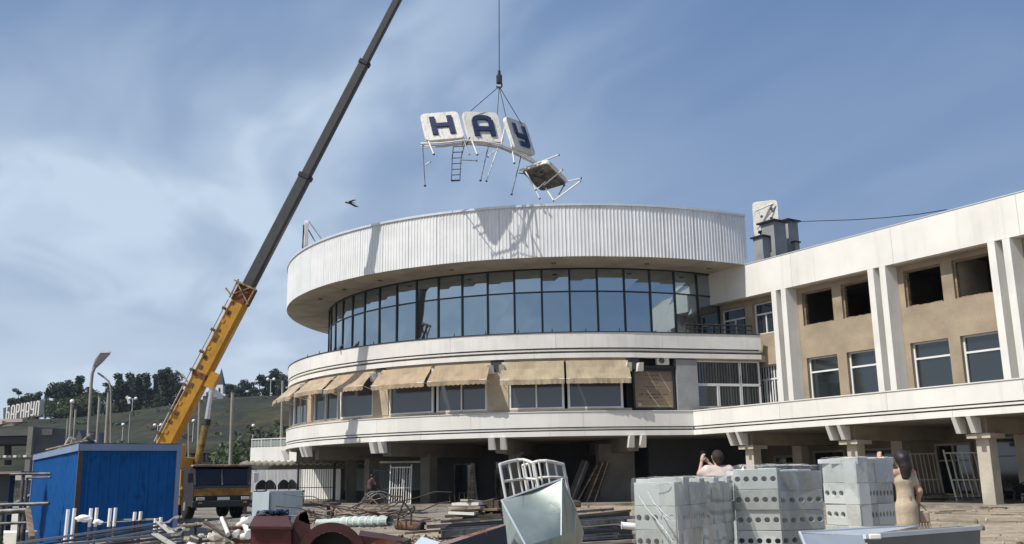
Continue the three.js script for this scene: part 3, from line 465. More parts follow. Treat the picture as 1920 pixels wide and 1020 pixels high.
{
  const O = W(-12.55, -0.1, 41.9), L = frameAt(O, FW, RT);
  const cr = thing('truck_crane', 'yellow and black truck crane with its long telescopic boom raised over the drum', 'truck crane', O);
  const B = (a0, a1, u0, u1, b0, b1, r = 0.04) => mb().rbox(L((a0 + a1) / 2, (u0 + u1) / 2, (b0 + b1) / 2), [a1 - a0, u1 - u0, b1 - b0], r, FW, UP);
  B(-16.5, -1.6, 0.75, 1.15, -0.5, 0.5).build('chassis', X.blackM, cr);
  B(-16.3, -2.0, 1.16, 1.38, -1.25, 1.25).build('deck', X.yellow, cr);
  const cab = sub('cab', cr);
  { const m = mb(); // raked cab shell
    const s = (a, u) => [L(a, u, -1.22), L(a, u, 1.22)], pts = [s(-2, 0.55), s(-0.05, 0.55), s(0, 1.3), s(-0.12, 1.42), s(-0.3, 2.12), s(-0.42, 2.2), s(-2, 2.22)];
    for (let i = 0; i < pts.length; i++) { const p = pts[i], q = pts[(i + 1) % pts.length]; if (i !== 3) m.quad(p[0], p[1], q[1], q[0]); }
    for (const k of [0, 1]) { const q = pts.map(p => p[k]); m.poly(k ? q : q.slice().reverse()); } m.build('shell', X.navyCab = M(C(0.012, 0.011, 0.016), { roughness: 0.45, map: T.metal }), cab); }
  mb().quad(L(-0.13, 1.44, -1.14), L(-0.13, 1.44, 1.14), L(-0.305, 2.1, 1.14), L(-0.305, 2.1, -1.14)).build('windscreen', X.cabGlass = new THREE.MeshPhysicalMaterial({ color: C(0.012, 0.014, 0.022), roughness: 0.08, ior: 1.45, side: THREE.DoubleSide }), cab);
  mb().bar(L(-0.11, 1.44, 0), L(-0.29, 2.1, 0), 0.06, 0.04).build('screen_pillar', X.steel, cab);
  for (const e of [-1.15, 1.15]) mb().bar(L(-0.11, 1.42, e), L(-0.29, 2.12, e), 0.1, 0.05).build('screen_pillar', X.blackM, cab);
  B(0.01, 0.05, 0.98, 1.28, -1.2, 1.2, 0.01).build('yellow_stripe', M(C(0.50, 0.25, 0.02), { map: T.grime, roughness: 0.5 }), cab);
  B(-0.55, -0.1, 2.2, 2.29, -1.27, 1.27, 0.03).build('sun_visor', M(C(0.42, 0.34, 0.27), { map: T.grime }), cab);
  B(-0.1, 0.12, 0.5, 0.78, -1.28, 1.28, 0.05).build('bumper', X.blackM, cab);
  B(0.121, 0.135, 0.80, 0.92, -0.28, 0.24, 0.004).build('number_plate', X.paintW, cab);
  for (const e of [-0.95, 0.95]) { B(0.1, 0.16, 0.8, 0.93, e - 0.18, e + 0.18, 0.02).build('headlight', M(C(0.55, 0.55, 0.52), { roughness: 0.15, metalness: 0.4 }), cab); B(0.12, 0.15, 0.66, 0.74, e - 0.08, e + 0.08, 0.01).build('indicator', X.yellow, cab); }
  for (const e of [-1.4, 1.4]) { mb().path([L(-0.25, 2.1, e * 0.9), L(0.05, 2.05, e), L(0.05, 1.5, e)], 0.02).build('mirror_arm', X.black, cab); B(0.02, 0.09, 1.55, 1.95, e - 0.12, e + 0.12, 0.03).build('mirror', e < 0 ? X.paintW : X.black, cab); }
  for (const e of [-0.5, 0.45]) mb().bar(L(-0.1, 1.46, e), L(-0.19, 1.8, e - 0.35), 0.02).build('wiper', X.black, cab);
  for (const a of [-1.45, -3.6, -11.6, -13, -14.4]) for (const e of [-1.05, 1.05]) { const w = sub('wheel', cr), c = L(a, 0.54, e); ring(mb(), c, RT, 0.55, 0.36).build('tyre', X.rubber, w); mb().tube(c.clone().addScaledVector(RT, e * 0.08), c.clone().addScaledVector(RT, e * 0.17), 0.28, 0.2, 16).build('rim', M(C(0.34, 0.31, 0.27), { map: T.rust }), w); }
  for (const e of [-1.25, 1.25]) { B(-2.6, -1.9, 0.95, 1.3, e - 0.1, e + 0.1).build('mudguard', X.yellow, cr); B(-8.2, -4.6, 0.7, 1.15, e - 0.15, e + 0.15).build('tool_box', X.yellow, cr); }
  B(-2.2, -2.05, 0.6, 2.1, 1.05, 1.3, 0.02).build('exhaust_stack', X.yellow, cr);
  for (const a of [-5.2, -15.5]) for (const e of [-1, 1]) { const o = sub('outrigger', cr); mb().bar(L(a, 1.0, e * 1.2), L(a, 1.0, e * 2.7), 0.22, 0.24).build('outrigger_beam', X.yellow, o); mb().tube(L(a, 1.25, e * 2.6), L(a, 0.12, e * 2.6), 0.09).build('jack_leg', X.steel, o); mb().box(L(a, 0.08, e * 2.6), [0.5, 0.12, 0.5], FW).build('jack_pad', X.steel, o); }
  // superstructure and boom
  const p0 = at(286, 884, 53.0), tip = at(935, -365, 53.5), bd = tip.clone().sub(p0).normalize(), sideV = V(0, 0, 1).addScaledVector(bd, -bd.z).normalize(), upV = new THREE.Vector3().crossVectors(bd, sideV).negate().normalize();
  const upB = upV.y > 0 ? upV : upV.negate();
  const TC = L(-12.2, 1.4, 0);
  mb().tube(TC, TC.clone().add(V(0, 0.35, 0)), 0.95, 0.95, 24).build('turntable', X.blackM, cr);
  mb().rbox(V(TC.x - 0.6, 2.3, TC.z), [4.6, 1.0, 2.1], 0.08).build('superstructure', X.yellow, cr);
  mb().rbox(V(TC.x - 3.3, 2.4, TC.z), [0.9, 1.3, 2.4], 0.1).build('counterweight', X.blackM, cr);
  mb().rbox(V(TC.x + 0.9, 2.6, TC.z + 1.5), [1.7, 1.7, 0.95], 0.1).build('operator_cab', X.yellow, cr);
  const on = (px, py) => { const q = at(px, py, 53.5), t = q.sub(p0).dot(bd); return t; };
  const t1 = on(461, 541), t2 = on(573, 334), t3 = on(683, 121), t4 = tip.distanceTo(p0);
  const section = (a, b, h, w) => { const m = mb(), P = (t, i, j) => p0.clone().addScaledVector(bd, t).addScaledVector(upB, i).addScaledVector(sideV, j), o = [[-0.5, -0.3], [-0.5, 0.3], [-0.32, 0.5], [0.42, 0.5], [0.5, 0.38], [0.5, -0.38], [0.42, -0.5], [-0.32, -0.5]];
    for (let k = 0; k < 8; k++) { const q = o[k], r = o[(k + 1) % 8]; m.quad(P(a, q[0] * h, q[1] * w), P(b, q[0] * h, q[1] * w), P(b, r[0] * h, r[1] * w), P(a, r[0] * h, r[1] * w)); } m.poly(o.map(q => P(a, q[0] * h, q[1] * w))); m.poly(o.map(q => P(b, q[0] * h, q[1] * w)).reverse()); return m; };
  const base = section(-1.2, t1, 0.92, 0.72).build('boom_base', X.yellow, cr); wp.set(base, O);
  section(t1 - 0.2, t2, 0.70, 0.58).build('boom_section', X.boom, cr); section(t2 - 0.2, t3, 0.59, 0.48).build('boom_section', X.boom, cr); section(t3 - 0.2, t4, 0.46, 0.38).build('boom_section', X.boom, cr);
  section(t4 - 0.3, t4 + 0.7, 0.85, 0.6).build('boom_head', X.boom, cr);
  for (const [t, h] of [[t2, 0.80], [t3, 0.68]]) section(t - 0.12, t + 0.12, h, h * 0.86).build('boom_collar', X.black, cr);
  const on3 = (t, i, j = 0.45) => p0.clone().addScaledVector(bd, t).addScaledVector(upB, i).addScaledVector(sideV, j);
  section(t1 - 0.9, t1 + 0.15, 1.0, 0.8).build('boom_collar', M(C(0.30, 0.11, 0.03), { map: T.grime }), cr, 'brown worn collar at the head of the yellow boom base');
  { const m = mb(); for (const i of [-0.52, 0.52]) m.bar(on3(t1 - 0.9, i, 0.5), on3(t1 + 0.25, i * 1.05, 0.5), 0.07); m.bar(on3(t1 - 0.8, -0.6, 0.52), on3(t1 + 0.1, 0.6, 0.52), 0.06); m.bar(on3(t1 + 0.1, -0.65, 0.52), on3(t1 + 0.1, 0.75, 0.52), 0.09); m.bar(on3(t1 - 0.75, 0.55, 0.52), on3(t1 + 0.1, -0.3, 0.52), 0.05); m.bar(on3(t1 - 0.7, 0.6, 0.4), on3(t1 - 0.5, 1.0, 0.4), 0.09); m.build('head_bracket', M(C(0.62, 0.44, 0.25), { map: T.grime }), cr); }
  { const m = mb(); m.path([on3(1.5, 0.53), on3(t1 * 0.5, 0.56), on3(t1 - 1, 0.56)], 0.035); m.path([on3(1.5, 0.60, 0.3), on3(t1 - 1.2, 0.64, 0.3)], 0.025); m.build('hydraulic_pipe', M(C(0.42, 0.36, 0.36), { roughness: 0.4 }), cr);
    for (const f of [0.18, 0.3, 0.44, 0.52, 0.62, 0.74, 0.86]) { const t = t1 * f; mb().box(on3(t, 0.53), [0.16, 0.2, 0.18], bd, upB).build('pipe_clip', X.rust, cr); } }
  for (let k = 0; k < 15; k++) { const t = t1 * (0.2 + k * 0.05); mb().box(on3(t, 0.30 + 0.06 * Math.sin(k * 2.3) - 0.06, 0.375), [0.16 + 0.1 * rnd(), 0.16 + 0.1 * rnd(), 0.03], bd, upB).build('boom_fitting', k % 3 ? X.rust : X.yellow, cr); }
  section(t1 * 0.50, t1 * 0.50 + 0.28, 1.0, 0.8).build('boom_collar', M(C(0.36, 0.13, 0.04), { map: T.grime }), cr);
  mb().box(on3(t1 * 0.5 + 0.15, -0.7, 0.1), [0.9, 0.5, 0.5], bd, upB).build('lift_bracket', X.yellow, cr);
  const c1 = on3(t1 * 0.5 + 0.15, -0.75, 0.2), c0 = at(366, 886, 52.6), cm = at(387, 792, 52.9);
  mb().tube(c1, cm, 0.13, 0.13, 14).build('lift_rod', M(C(0.62, 0.62, 0.66), { metalness: 0.6, roughness: 0.25 }), cr);
  mb().tube(cm.clone().lerp(c0, -0.06), cm.clone().lerp(c0, 0.06), 0.24, 0.24, 14).build('cylinder_gland', X.black, cr);
  mb().tube(cm, c0, 0.2, 0.2, 14).build('lift_cylinder', M(C(0.38, 0.24, 0.045), { map: T.grime, roughness: 0.4 }), cr);
  const hookTop = at(936, 140, 51.6); mb().tube(tip, hookTop, 0.028, 0.028, 5).build('hoist_rope', X.black, cr);
  const hb = sub('hook_block', cr), hk = at(936, 149, 51.6); mb().rbox(hk, [0.34, 0.55, 0.26], 0.08).build('sheave_housing', X.blackM, hb);
  mb().tube(hookTop.clone().add(V(0, 0.25, 0)), hk, 0.08, 0.12, 8).build('rope_socket', X.black, hb);
  const h2 = at(936, 160, 51.6); { const pts = []; for (let k = 0; k <= 10; k++) { const a = -0.6 + k * 0.5; pts.push(h2.clone().add(V(Math.sin(a) * 0.16, Math.cos(a) * 0.16, 0))); } mb().path([hk, ...pts], 0.05, 6).build('hook', X.black, hb); }
}
// ---------------------------------------------------------------- letters made of raised strokes
const STROKES = {                                            // in a 1 x 1 field, y up: [x0, y0, x1, y1]
  'Н': [[.14, 0, .14, 1], [.86, 0, .86, 1], [.14, .5, .86, .5]], 'А': [[.14, 0, .14, .82], [.86, 0, .86, .82], [.14, .82, .32, .96], [.86, .82, .68, .96], [.3, .94, .7, .94], [.14, .36, .86, .36]],
  'У': [[.86, 0.08, .86, 1], [.14, .5, .14, 1], [.14, .46, .86, .46], [.2, .08, .86, .08]], 'Л': [[.86, 0, .86, .94], [.3, .94, .86, .94], [.3, .94, .16, 0]],
  'Б': [[.14, 0, .14, 1], [.14, .95, .8, .95], [.14, .54, .7, .54], [.14, .05, .7, .05], [.8, .14, .8, .46], [.68, .54, .8, .46], [.68, .05, .8, .14]], 'Р': [[.14, 0, .14, 1], [.14, .95, .7, .95], [.14, .45, .7, .45], [.8, .55, .8, .85], [.68, .95, .8, .85], [.68, .45, .8, .55]],
};
function letter(ch, o, ax, up, w, h, th, mat, parent, name = 'letter') {   // o = lower left corner on the face
  const n = new THREE.Vector3().crossVectors(ax, up), m = mb();
  let lift = 0; for (const [x0, y0, x1, y1] of STROKES[ch]) { lift += 0.004; const p = o.clone().addScaledVector(ax, x0 * w).addScaledVector(up, y0 * h), q = o.clone().addScaledVector(ax, x1 * w).addScaledVector(up, y1 * h), d = q.clone().sub(p).normalize(); m.bar(p.addScaledVector(n, lift), q.addScaledVector(n, lift), th, 0.1, n.clone()); }
  return m.build(name, mat, parent);
}
function roundPanel(m, c, ax, up, w, h, t, r) {               // plate with rounded corners, face towards ax x up
  const sh = new THREE.Shape(), a = w / 2, b = h / 2; sh.moveTo(-a + r, -b); sh.lineTo(a - r, -b); sh.quadraticCurveTo(a, -b, a, -b + r); sh.lineTo(a, b - r); sh.quadraticCurveTo(a, b, a - r, b); sh.lineTo(-a + r, b); sh.quadraticCurveTo(-a, b, -a, b - r); sh.lineTo(-a, -b + r); sh.quadraticCurveTo(-a, -b, -a + r, -b);
  const n = new THREE.Vector3().crossVectors(ax, up).normalize(); return m.geo(new THREE.ExtrudeGeometry(sh, { depth: t, bevelEnabled: true, bevelSize: 0.025, bevelThickness: 0.025, bevelSegments: 2, curveSegments: 5 }).translate(0, 0, -t), new THREE.Matrix4().makeBasis(ax, up, n).setPosition(c));
}
{ // the load on the hook: four letter panels on a bent frame
  const S = thing('hanging_letter_sign', 'row of white letter panels on a bent steel frame hanging from the crane', 'sign', at(905, 265, 50.4));
  const panel = (ch, px, py, d, r, dn, size) => {
    const c = at(px, py, d), ex = at(px + 1, py, d).sub(at(px - 1, py, d)).normalize(), rz = c.clone().sub(V(0, EYE, 0)).normalize(), ey = new THREE.Vector3().crossVectors(rz, ex).normalize();  // ey points down the picture
    if (ey.y > 0) ey.negate();
    const vec = q => ex.clone().multiplyScalar(q[0]).addScaledVector(ey, q[1]).addScaledVector(rz, q[2]).normalize();
    const ax = vec(r), up = vec(dn).negate(); up.addScaledVector(ax, -up.dot(ax)).normalize(); const n = new THREE.Vector3().crossVectors(ax, up);
    const P = sub('letter_panel', S); P.name = 'letter_panel'; roundPanel(mb(), c, ax, up, size, size, 0.2, 0.28).build('panel_box', X.signW, P);
    letter(ch, c.clone().addScaledVector(ax, -size * 0.32).addScaledVector(up, -size * 0.33).addScaledVector(n, 0.06), ax, up, size * 0.64, size * 0.66, 0.30, X.navy, P);
    roundPanel(mb(), c.clone().addScaledVector(n, -0.235), ax, up, size * 0.93, size * 0.93, 0.012, 0.2).build('back_sheet', X.panelBack, P);
    for (const [u, v, a, b] of [[-0.2, 0.2, 0.16, 0.05], [0.1, -0.28, 0.05, 0.16], [-0.25, -0.1, 0.08, 0.1]]) mb().box(c.clone().addScaledVector(ax, u * size).addScaledVector(up, v * size).addScaledVector(n, -0.265), [a * size, b * size, 0.02], ax, up).build('back_hole', X.black, P);
    return { c, ax, up, n };
  };
  panel('Н', 829, 236, 50.35, [67, -5.5, 15.5], [15, 47, -48], 2.12);
  panel('А', 906, 238, 50.85, [59, 1.4, 21.8], [12.4, 49.5, -36.8], 2.08);
  panel('У', 976, 255, 51.75, [36, 12.4, 51.8], [18, 56, -25.9], 2.08);
  panel('Л', 1022, 327, 52.75, [35, 36, 30.6], [45, -13.7, -35], 1.95);
  const z = (x, y, d) => at(760 + x / 3.642, 120 + y / 3.642, d + 0.15);
  const rail = (dy, dd, r) => mb().path([[105, 545, 49.5], [250, 540, 49.4], [400, 522, 49.5], [530, 530, 49.9], [650, 550, 50.3], [760, 595, 50.9], [850, 640, 51.5], [930, 690, 52.1]].map(q => z(q[0], q[1] + dy, q[2] + dd)), r).build('frame_rail', X.whiteB, S);
  rail(0, 0, 0.05); rail(16, 0.9, 0.04); rail(-4, 0.6, 0.035); rail(26, 1.4, 0.035);
  for (const q of [[130, 543, 49.5], [330, 530, 49.5], [470, 527, 49.7], [600, 540, 50.1], [720, 578, 50.7], [820, 625, 51.3]]) mb().tube(z(q[0], q[1], q[2]), z(q[0] - 10, q[1] + 26, q[2] + 1.4), 0.03).build('cross_tie', X.whiteB, S);
  for (const [a, b, c, d, e, f, r, w] of [[160, 530, 49.3, 195, 618, 48.9, .045, 1], [455, 525, 49.5, 492, 620, 49.1, .045, 1], [400, 525, 49.5, 437, 620, 49.6, .035, 1], [728, 575, 50.8, 745, 678, 50.4, .04, 1], [118, 548, 49.6, 135, 835, 49.2, .025, 0], [566, 565, 50.2, 513, 798, 49.6, .03, 0], [632, 575, 50.6, 553, 802, 50.4, .035, 1], [610, 590, 50.4, 562, 634, 50.3, .03, 1], [790, 630, 51.2, 725, 893, 50.6, .03, 0], [378, 655, 49.6, 490, 660, 49.4, .025, 0], [135, 690, 49.3, 170, 668, 49.4, .035, 1], [400, 505, 49.6, 388, 560, 49.5, .04, 0], [440, 500, 49.7, 415, 560, 49.6, .045, 0],
    [778, 727, 51.6, 1052, 620, 51.6, .05, 1], [820, 735, 51.6, 892, 862, 51.3, .05, 1], [945, 828, 52.3, 1075, 720, 51.7, .045, 1], [892, 862, 51.3, 960, 800, 52.2, .035, 1], [960, 850, 52.2, 1015, 935, 51.6, .045, 1], [1015, 935, 51.6, 1197, 800, 51.4, .05, 1], [1098, 805, 52.6, 1202, 780, 52, .035, 1], [1048, 890, 51.7, 1085, 828, 52.4, .035, 0], [925, 680, 52, 942, 722, 51.7, .05, 1], [775, 745, 51.4, 830, 752, 51.7, .03, 0], [890, 862, 51.3, 918, 920, 51.1, .025, 1], [690, 380, 51, 728, 570, 50.7, .06, 1], [690, 380, 51.2, 655, 545, 50.6, .03, 1]]) {
    mb().tube(z(a, b, c), z(d, e, f), r, r, 7).build('frame_leg', w ? X.paintW : X.steel, S);
    if (r > 0.024 && e > 600) mb().tube(z(d, e, f).lerp(z(a, b, c), 0.02), z(d, e, f), 0.07, 0.07, 8).build('foot_plate', X.black, S); }
  const lad = sub('ladder', S), l0 = [322, 545, 49.8], l1 = [400, 548, 49.8]; mb().path([z(330, 545, 49.8), z(320, 640, 49.7), z(314, 800, 49.6)], 0.03).build('ladder_stile', X.steel, lad); mb().path([z(412, 520, 49.8), z(380, 640, 49.7), z(372, 800, 49.6)], 0.03).build('ladder_stile', X.steel, lad);
  for (let k = 0; k < 7; k++) { const t = k / 6, y = mix(565, 797, t), xl = mix(328, 314, t), xr = mix(400, 372, t); mb().tube(z(xl, y, 49.7), z(xr, y - 3, 49.7), k === 6 ? 0.05 : 0.028).build('ladder_rung', k === 6 ? X.black : X.steel, lad); }
  const SL = thing('lifting_slings', 'four dark wire slings spread from the crane hook to the letter panels', 'slings', at(936, 162, 51.6));
  for (const [x, y, d] of [[445, 322, 50.6], [628, 345, 50.9], [690, 372, 51], [795, 412, 52]]) mb().tube(at(936, 162, 51.6), z(x, y, d), 0.022, 0.022, 5).build('sling', X.black, SL);
}
{ // letters still on the roof
  const a = -77, T_ = V(Math.cos(a * DR), 0, -Math.sin(a * DR)), N_ = V(Math.sin(a * DR), 0, Math.cos(a * DR)), c = at(571, 446, 68.0), yaw = T_.clone();
  const P = thing('letter_panel', 'letter panel seen edge on at the left rim of the roof, propped by struts', 'sign panel', V(c.x, 16.4, c.z));
  roundPanel(mb(), c, yaw, UP, 2.1, 2.15, 0.22, 0.3).build('panel_box', X.signW, P); letter('Б', c.clone().addScaledVector(yaw, -0.7).addScaledVector(UP, -0.8).addScaledVector(N_, 0.08), yaw, UP, 1.4, 1.6, 0.36, X.navy, P);
  for (const [px, py, py0] of [[606, 449, 416], [594, 455, 432]]) mb().tube(V(c.x + 0.3, at(575, py0, 68).y, c.z + 0.1), at(px, py + 3, 67), 0.04).build('strut', X.steel, P);
  for (const e of [-0.7, 0.7]) mb().tube(c.clone().addScaledVector(yaw, e).setY(16.3), c.clone().addScaledVector(yaw, e).setY(c.y), 0.05).build('post', X.paintW, P);
  const Q = thing('letter_panel', 'white back of a letter panel behind the vent shafts at the right of the roof', 'sign panel', at(1436, 440, 66.5)), c2 = at(1436, 410, 66.5), ax2 = V(0.93, 0, 0.36).normalize();
  roundPanel(mb(), c2, ax2, UP, 1.75, 2.6, 0.16, 0.3).build('panel_box', X.signW, Q); mb().tube(at(1420, 430, 66.2), at(1455, 386, 66.2), 0.035).build('strut', X.steel, Q); mb().tube(at(1416, 396, 66.2), at(1456, 379, 66.3), 0.05).build('strut', X.paintW, Q);
  for (const [x, y] of [[1428, 406], [1446, 409], [1446, 391]]) mb().tube(at(x, y, 66.2), at(x, y, 66.35), 0.1, 0.1, 8).build('bolt', X.steel, Q);
  const ant = thing('roof_mast', 'thin black mast with a small head in front of the vent shafts', 'mast', at(1428, 490, 62.5)); mb().tube(at(1428, 490, 62.5), at(1426, 436, 62.5), 0.05).build('pole', X.black, ant); mb().rbox(at(1425, 435, 62.5), [0.25, 0.2, 0.25], 0.06).build('mast_head', X.black, ant);
  const cab = thing('overhead_cable', 'thin dark cable sagging from the vent shaft to the wing roof', 'cable', at(1486, 416, 64)); mb().path([[1486, 416, 64], [1540, 414, 60], [1600, 412, 56], [1660, 408, 52.5], [1720, 402, 49], [1775, 393, 46]].map(q => at(...q)), 0.025, 5).build('cable_strand', X.black, cab);
}
{ // birds
  const b = thing('flying_bird', 'dark bird gliding in the sky above the left side of the drum', 'bird', at(657, 381, 45)), c = at(655, 380, 45), m = mb();
  m.geo(new THREE.SphereGeometry(1, 10, 8), new THREE.Matrix4().makeScale(0.15, 0.06, 0.07).setPosition(c)); m.geo(new THREE.SphereGeometry(0.05, 8, 6), new THREE.Matrix4().setPosition(c.clone().add(V(-0.16, 0.02, 0)))); m.build('body', X.boom, b);
  for (const [s, y] of [[1, 0.0], [-1, -0.1]]) mb().hexa([[-0.08, 0, 0.02], [0.1, 0, 0.02], [0.42, y * 1.2, 0.34], [0.22, y, 0.36], [-0.08, 0.015, 0.02], [0.1, 0.015, 0.02], [0.42, y * 1.2 + 0.012, 0.34], [0.22, y + 0.012, 0.36]].map(q => c.clone().add(V(q[0], q[1] + (s > 0 ? 0.03 : -0.02), q[2] * s)))).build('wing', X.boom, b);
  mb().hexa([[0.1, 0, -0.03], [0.1, 0, 0.03], [0.3, -0.03, 0.06], [0.3, -0.03, -0.06], [0.1, 0.02, -0.03], [0.1, 0.02, 0.03], [0.3, -0.02, 0.06], [0.3, -0.02, -0.06]].map(q => c.clone().add(V(...q)))).build('tail', X.boom, b);
  const pg = thing('perched_pigeon', 'dark pigeon at the lower end of the row on the left balcony edge', 'pigeon', V(0, 0, 0), 'pigeons perched on the balcony edge'), q = mb();
  q.geo(new THREE.SphereGeometry(1, 10, 8), new THREE.Matrix4().makeRotationZ(0.5).multiply(new THREE.Matrix4().makeScale(0.17, 0.1, 0.1)).setPosition(V(0, 0.13, 0))); q.build('body', X.boom, pg);
  mb().geo(new THREE.SphereGeometry(0.06, 8, 6), new THREE.Matrix4().setPosition(V(0.13, 0.26, 0))).build('head', X.boom, pg); mb().hexa([[-.1, .08, -.04], [-.1, .08, .04], [-.32, .0, .05], [-.32, .0, -.05], [-.1, .11, -.04], [-.1, .11, .04], [-.32, .02, .05], [-.32, .02, -.05]].map(a => V(...a))).build('tail', X.boom, pg);
  const spots = [[557, 677], [570, 669], [575, 667], [585, 663], [609, 658], [640, 654], [668, 648]], lab = ['', 'second dark pigeon up from the lower end of the balcony edge row', 'dark pigeon third in the row on the left balcony edge', 'dark pigeon in the middle of the row on the balcony edge', 'dark pigeon standing just left of the glazing on the balcony edge', 'dark pigeon on the balcony edge under the first glass panes', 'rightmost dark pigeon, on the edge beside the crane boom shadow'];
  spots.forEach(([x, y], i) => { const a = Math.atan2(at(x, y, 60).x - CX, 0), h = atH(x, y, 9.26); let best = null; for (let t = -110; t < -20; t += 0.5) { const w = polW(19.7, t, 9.26), d = Math.abs(w.x / -w.z - (ray(x, y)[0] / ray(x, y)[2])); if (t < -72) { if (!best || d < best[0]) best = [d, w]; } else if (!best || d < best[0]) best = [d, w]; } if (i === 0) { pg.position.copy(best[1]); pg.rotation.y = 2.4; } else place(pg, 'perched_pigeon', lab[i], best[1], i * 1.7); });
}
// ---------------------------------------------------------------- trees and the hill's furniture
function hillPoint(px, py) { const r = ray(px, py), o = V(0, EYE, 0); for (let d = 160; d < 640; d += 1) { const t = d / r[2], x = r[0] * t, y = EYE + r[1] * t; if (y <= hillH(x, d)) return W(x, hillH(x, d), d); } return null; }
function hillTop(px, d) { const x = ray(px, 760)[0] / ray(px, 760)[2] * d; return W(x, hillH(x, d) - 0.3, d); }
const leafMat = (c) => { const m = new THREE.MeshPhysicalMaterial({ color: c, vertexColors: true, roughness: 0.9, transmission: 0.25, thickness: 0, side: THREE.DoubleSide }); return m; };
const LEAF = [leafMat(C(0.026, 0.043, 0.020)), leafMat(C(0.055, 0.085, 0.028)), leafMat(C(0.017, 0.031, 0.020)), leafMat(C(0.10, 0.14, 0.045))];
const bark = M(C(0.12, 0.095, 0.07), { map: T.wood, roughness: 1 }), birch = M(C(0.50, 0.48, 0.43), { map: T.wood, roughness: 1 });
function crown(m, cx, cy, cz, rx, ry, rz, n, size, col0 = 1) {  // leaf sprays on and in an uneven ellipsoid
  for (let i = 0; i < n; i++) {
    let x, y, z; do { x = rr(-1, 1); y = rr(-1, 1); z = rr(-1, 1); } while (x * x + y * y + z * z > 1 || (x * x + y * y + z * z < 0.25 && rnd() < 0.7));
    const c = V(cx + x * rx, cy + y * ry, cz + z * rz), s = size * rr(0.5, 1.2), a = V(rr(-1, 1), rr(-1, 1), rr(-1, 1)).normalize(), b = V(rr(-1, 1), rr(-1, 1), rr(-1, 1)).cross(a).normalize();
    const t = col0 * rr(0.7, 1.35);
    m.quad(c.clone().addScaledVector(a, -s), c.clone().addScaledVector(b, -s * 0.5), c.clone().addScaledVector(a, s), c.clone().addScaledVector(b, s * 0.5)); for (let k = 0; k < 6; k++) m.c.push(t, t * rr(0.95, 1.05), t);
  }
}
function makeTree(kind, h, sd) {                                // kinds: round, tall, pine, spruce, bush
  seed = sd; const g = new THREE.Group(); const m = mb(), tr = mb(); m.c = [];
  if (kind === 'round') { tr.tube(V(0, -1, 0), V(0.02 * h, h * 0.55, 0), 0.022 * h, 0.010 * h, 7); for (let i = 0; i < 15; i++) { const a = rr(0, 6.28), y = rr(0.16, 0.88), r = rr(0.08, 0.2) * (1.2 - y * 0.7), q = V(Math.cos(a) * r * h, y * h, Math.sin(a) * r * h); tr.tube(V(0, h * (y - 0.25), 0), q, 0.008 * h, 0.003 * h, 5); crown(m, q.x, q.y, q.z, rr(0.1, 0.17) * h, rr(0.09, 0.14) * h, rr(0.1, 0.17) * h, 150, 0.034 * h, rr(0.8, 1.2)); } }
  if (kind === 'tall') { tr.tube(V(0, -1, 0), V(0, h * 0.8, 0), 0.018 * h, 0.006 * h, 7); for (let i = 0; i < 16; i++) { const a = rr(0, 6.28), y = 0.07 + i * 0.056, r = rr(0.02, 0.12) * (1.15 - y * 0.8), q = V(Math.cos(a) * r * h, y * h, Math.sin(a) * r * h); tr.tube(V(0, h * (y - 0.12), 0), q, 0.006 * h, 0.003 * h, 5); crown(m, q.x, q.y, q.z, rr(0.06, 0.12) * h, rr(0.07, 0.11) * h, rr(0.06, 0.12) * h, 130, 0.032 * h, rr(0.75, 1.25)); } }
  if (kind === 'pine') { tr.tube(V(0, -1, 0), V(0.03 * h, h * 0.92, 0), 0.016 * h, 0.007 * h, 7); for (let i = 0; i < 8; i++) { const a = rr(0, 6.28), y = rr(0.58, 0.96), r = rr(0.04, 0.2), q = V(Math.cos(a) * r * h, y * h, Math.sin(a) * r * h); tr.tube(V(0.02 * h, h * (y - 0.08), 0), q, 0.006 * h, 0.003 * h, 5); crown(m, q.x, q.y, q.z, rr(0.08, 0.14) * h, rr(0.03, 0.06) * h, rr(0.08, 0.14) * h, 120, 0.028 * h, rr(0.8, 1.2)); } }
  if (kind === 'spruce') { tr.tube(V(0, -1, 0), V(0, h * 0.97, 0), 0.015 * h, 0.003 * h, 7); for (let i = 0; i < 12; i++) { const y = 0.12 + i * 0.07; crown(m, 0, y * h, 0, 0.19 * h * (1.02 - y), 0.04 * h, 0.19 * h * (1.02 - y), 110, 0.024 * h, rr(0.85, 1.15)); } }
  if (kind === 'bush') { for (let i = 0; i < 4; i++) tr.tube(V(0, -0.5, 0), V(rr(-0.3, 0.3) * h, h * 0.5, rr(-0.3, 0.3) * h), 0.02 * h, 0.01 * h, 5); for (let i = 0; i < 9; i++) { const a = rr(0, 6.28), r = rr(0.1, 0.55), q = V(Math.cos(a) * r * h, rr(0.25, 0.75) * h * (1.15 - r * 0.6), Math.sin(a) * r * h); crown(m, q.x, q.y, q.z, 0.26 * h, 0.2 * h, 0.26 * h, 140, 0.05 * h, rr(0.8, 1.25)); } }
  g.userData.h = h; m.build('crown', LEAF[{ round: 0, tall: 0, pine: 2, spruce: 2, bush: 1 }[kind]], g); tr.build('trunk', kind === 'tall' ? birch : bark, g); return g;
}
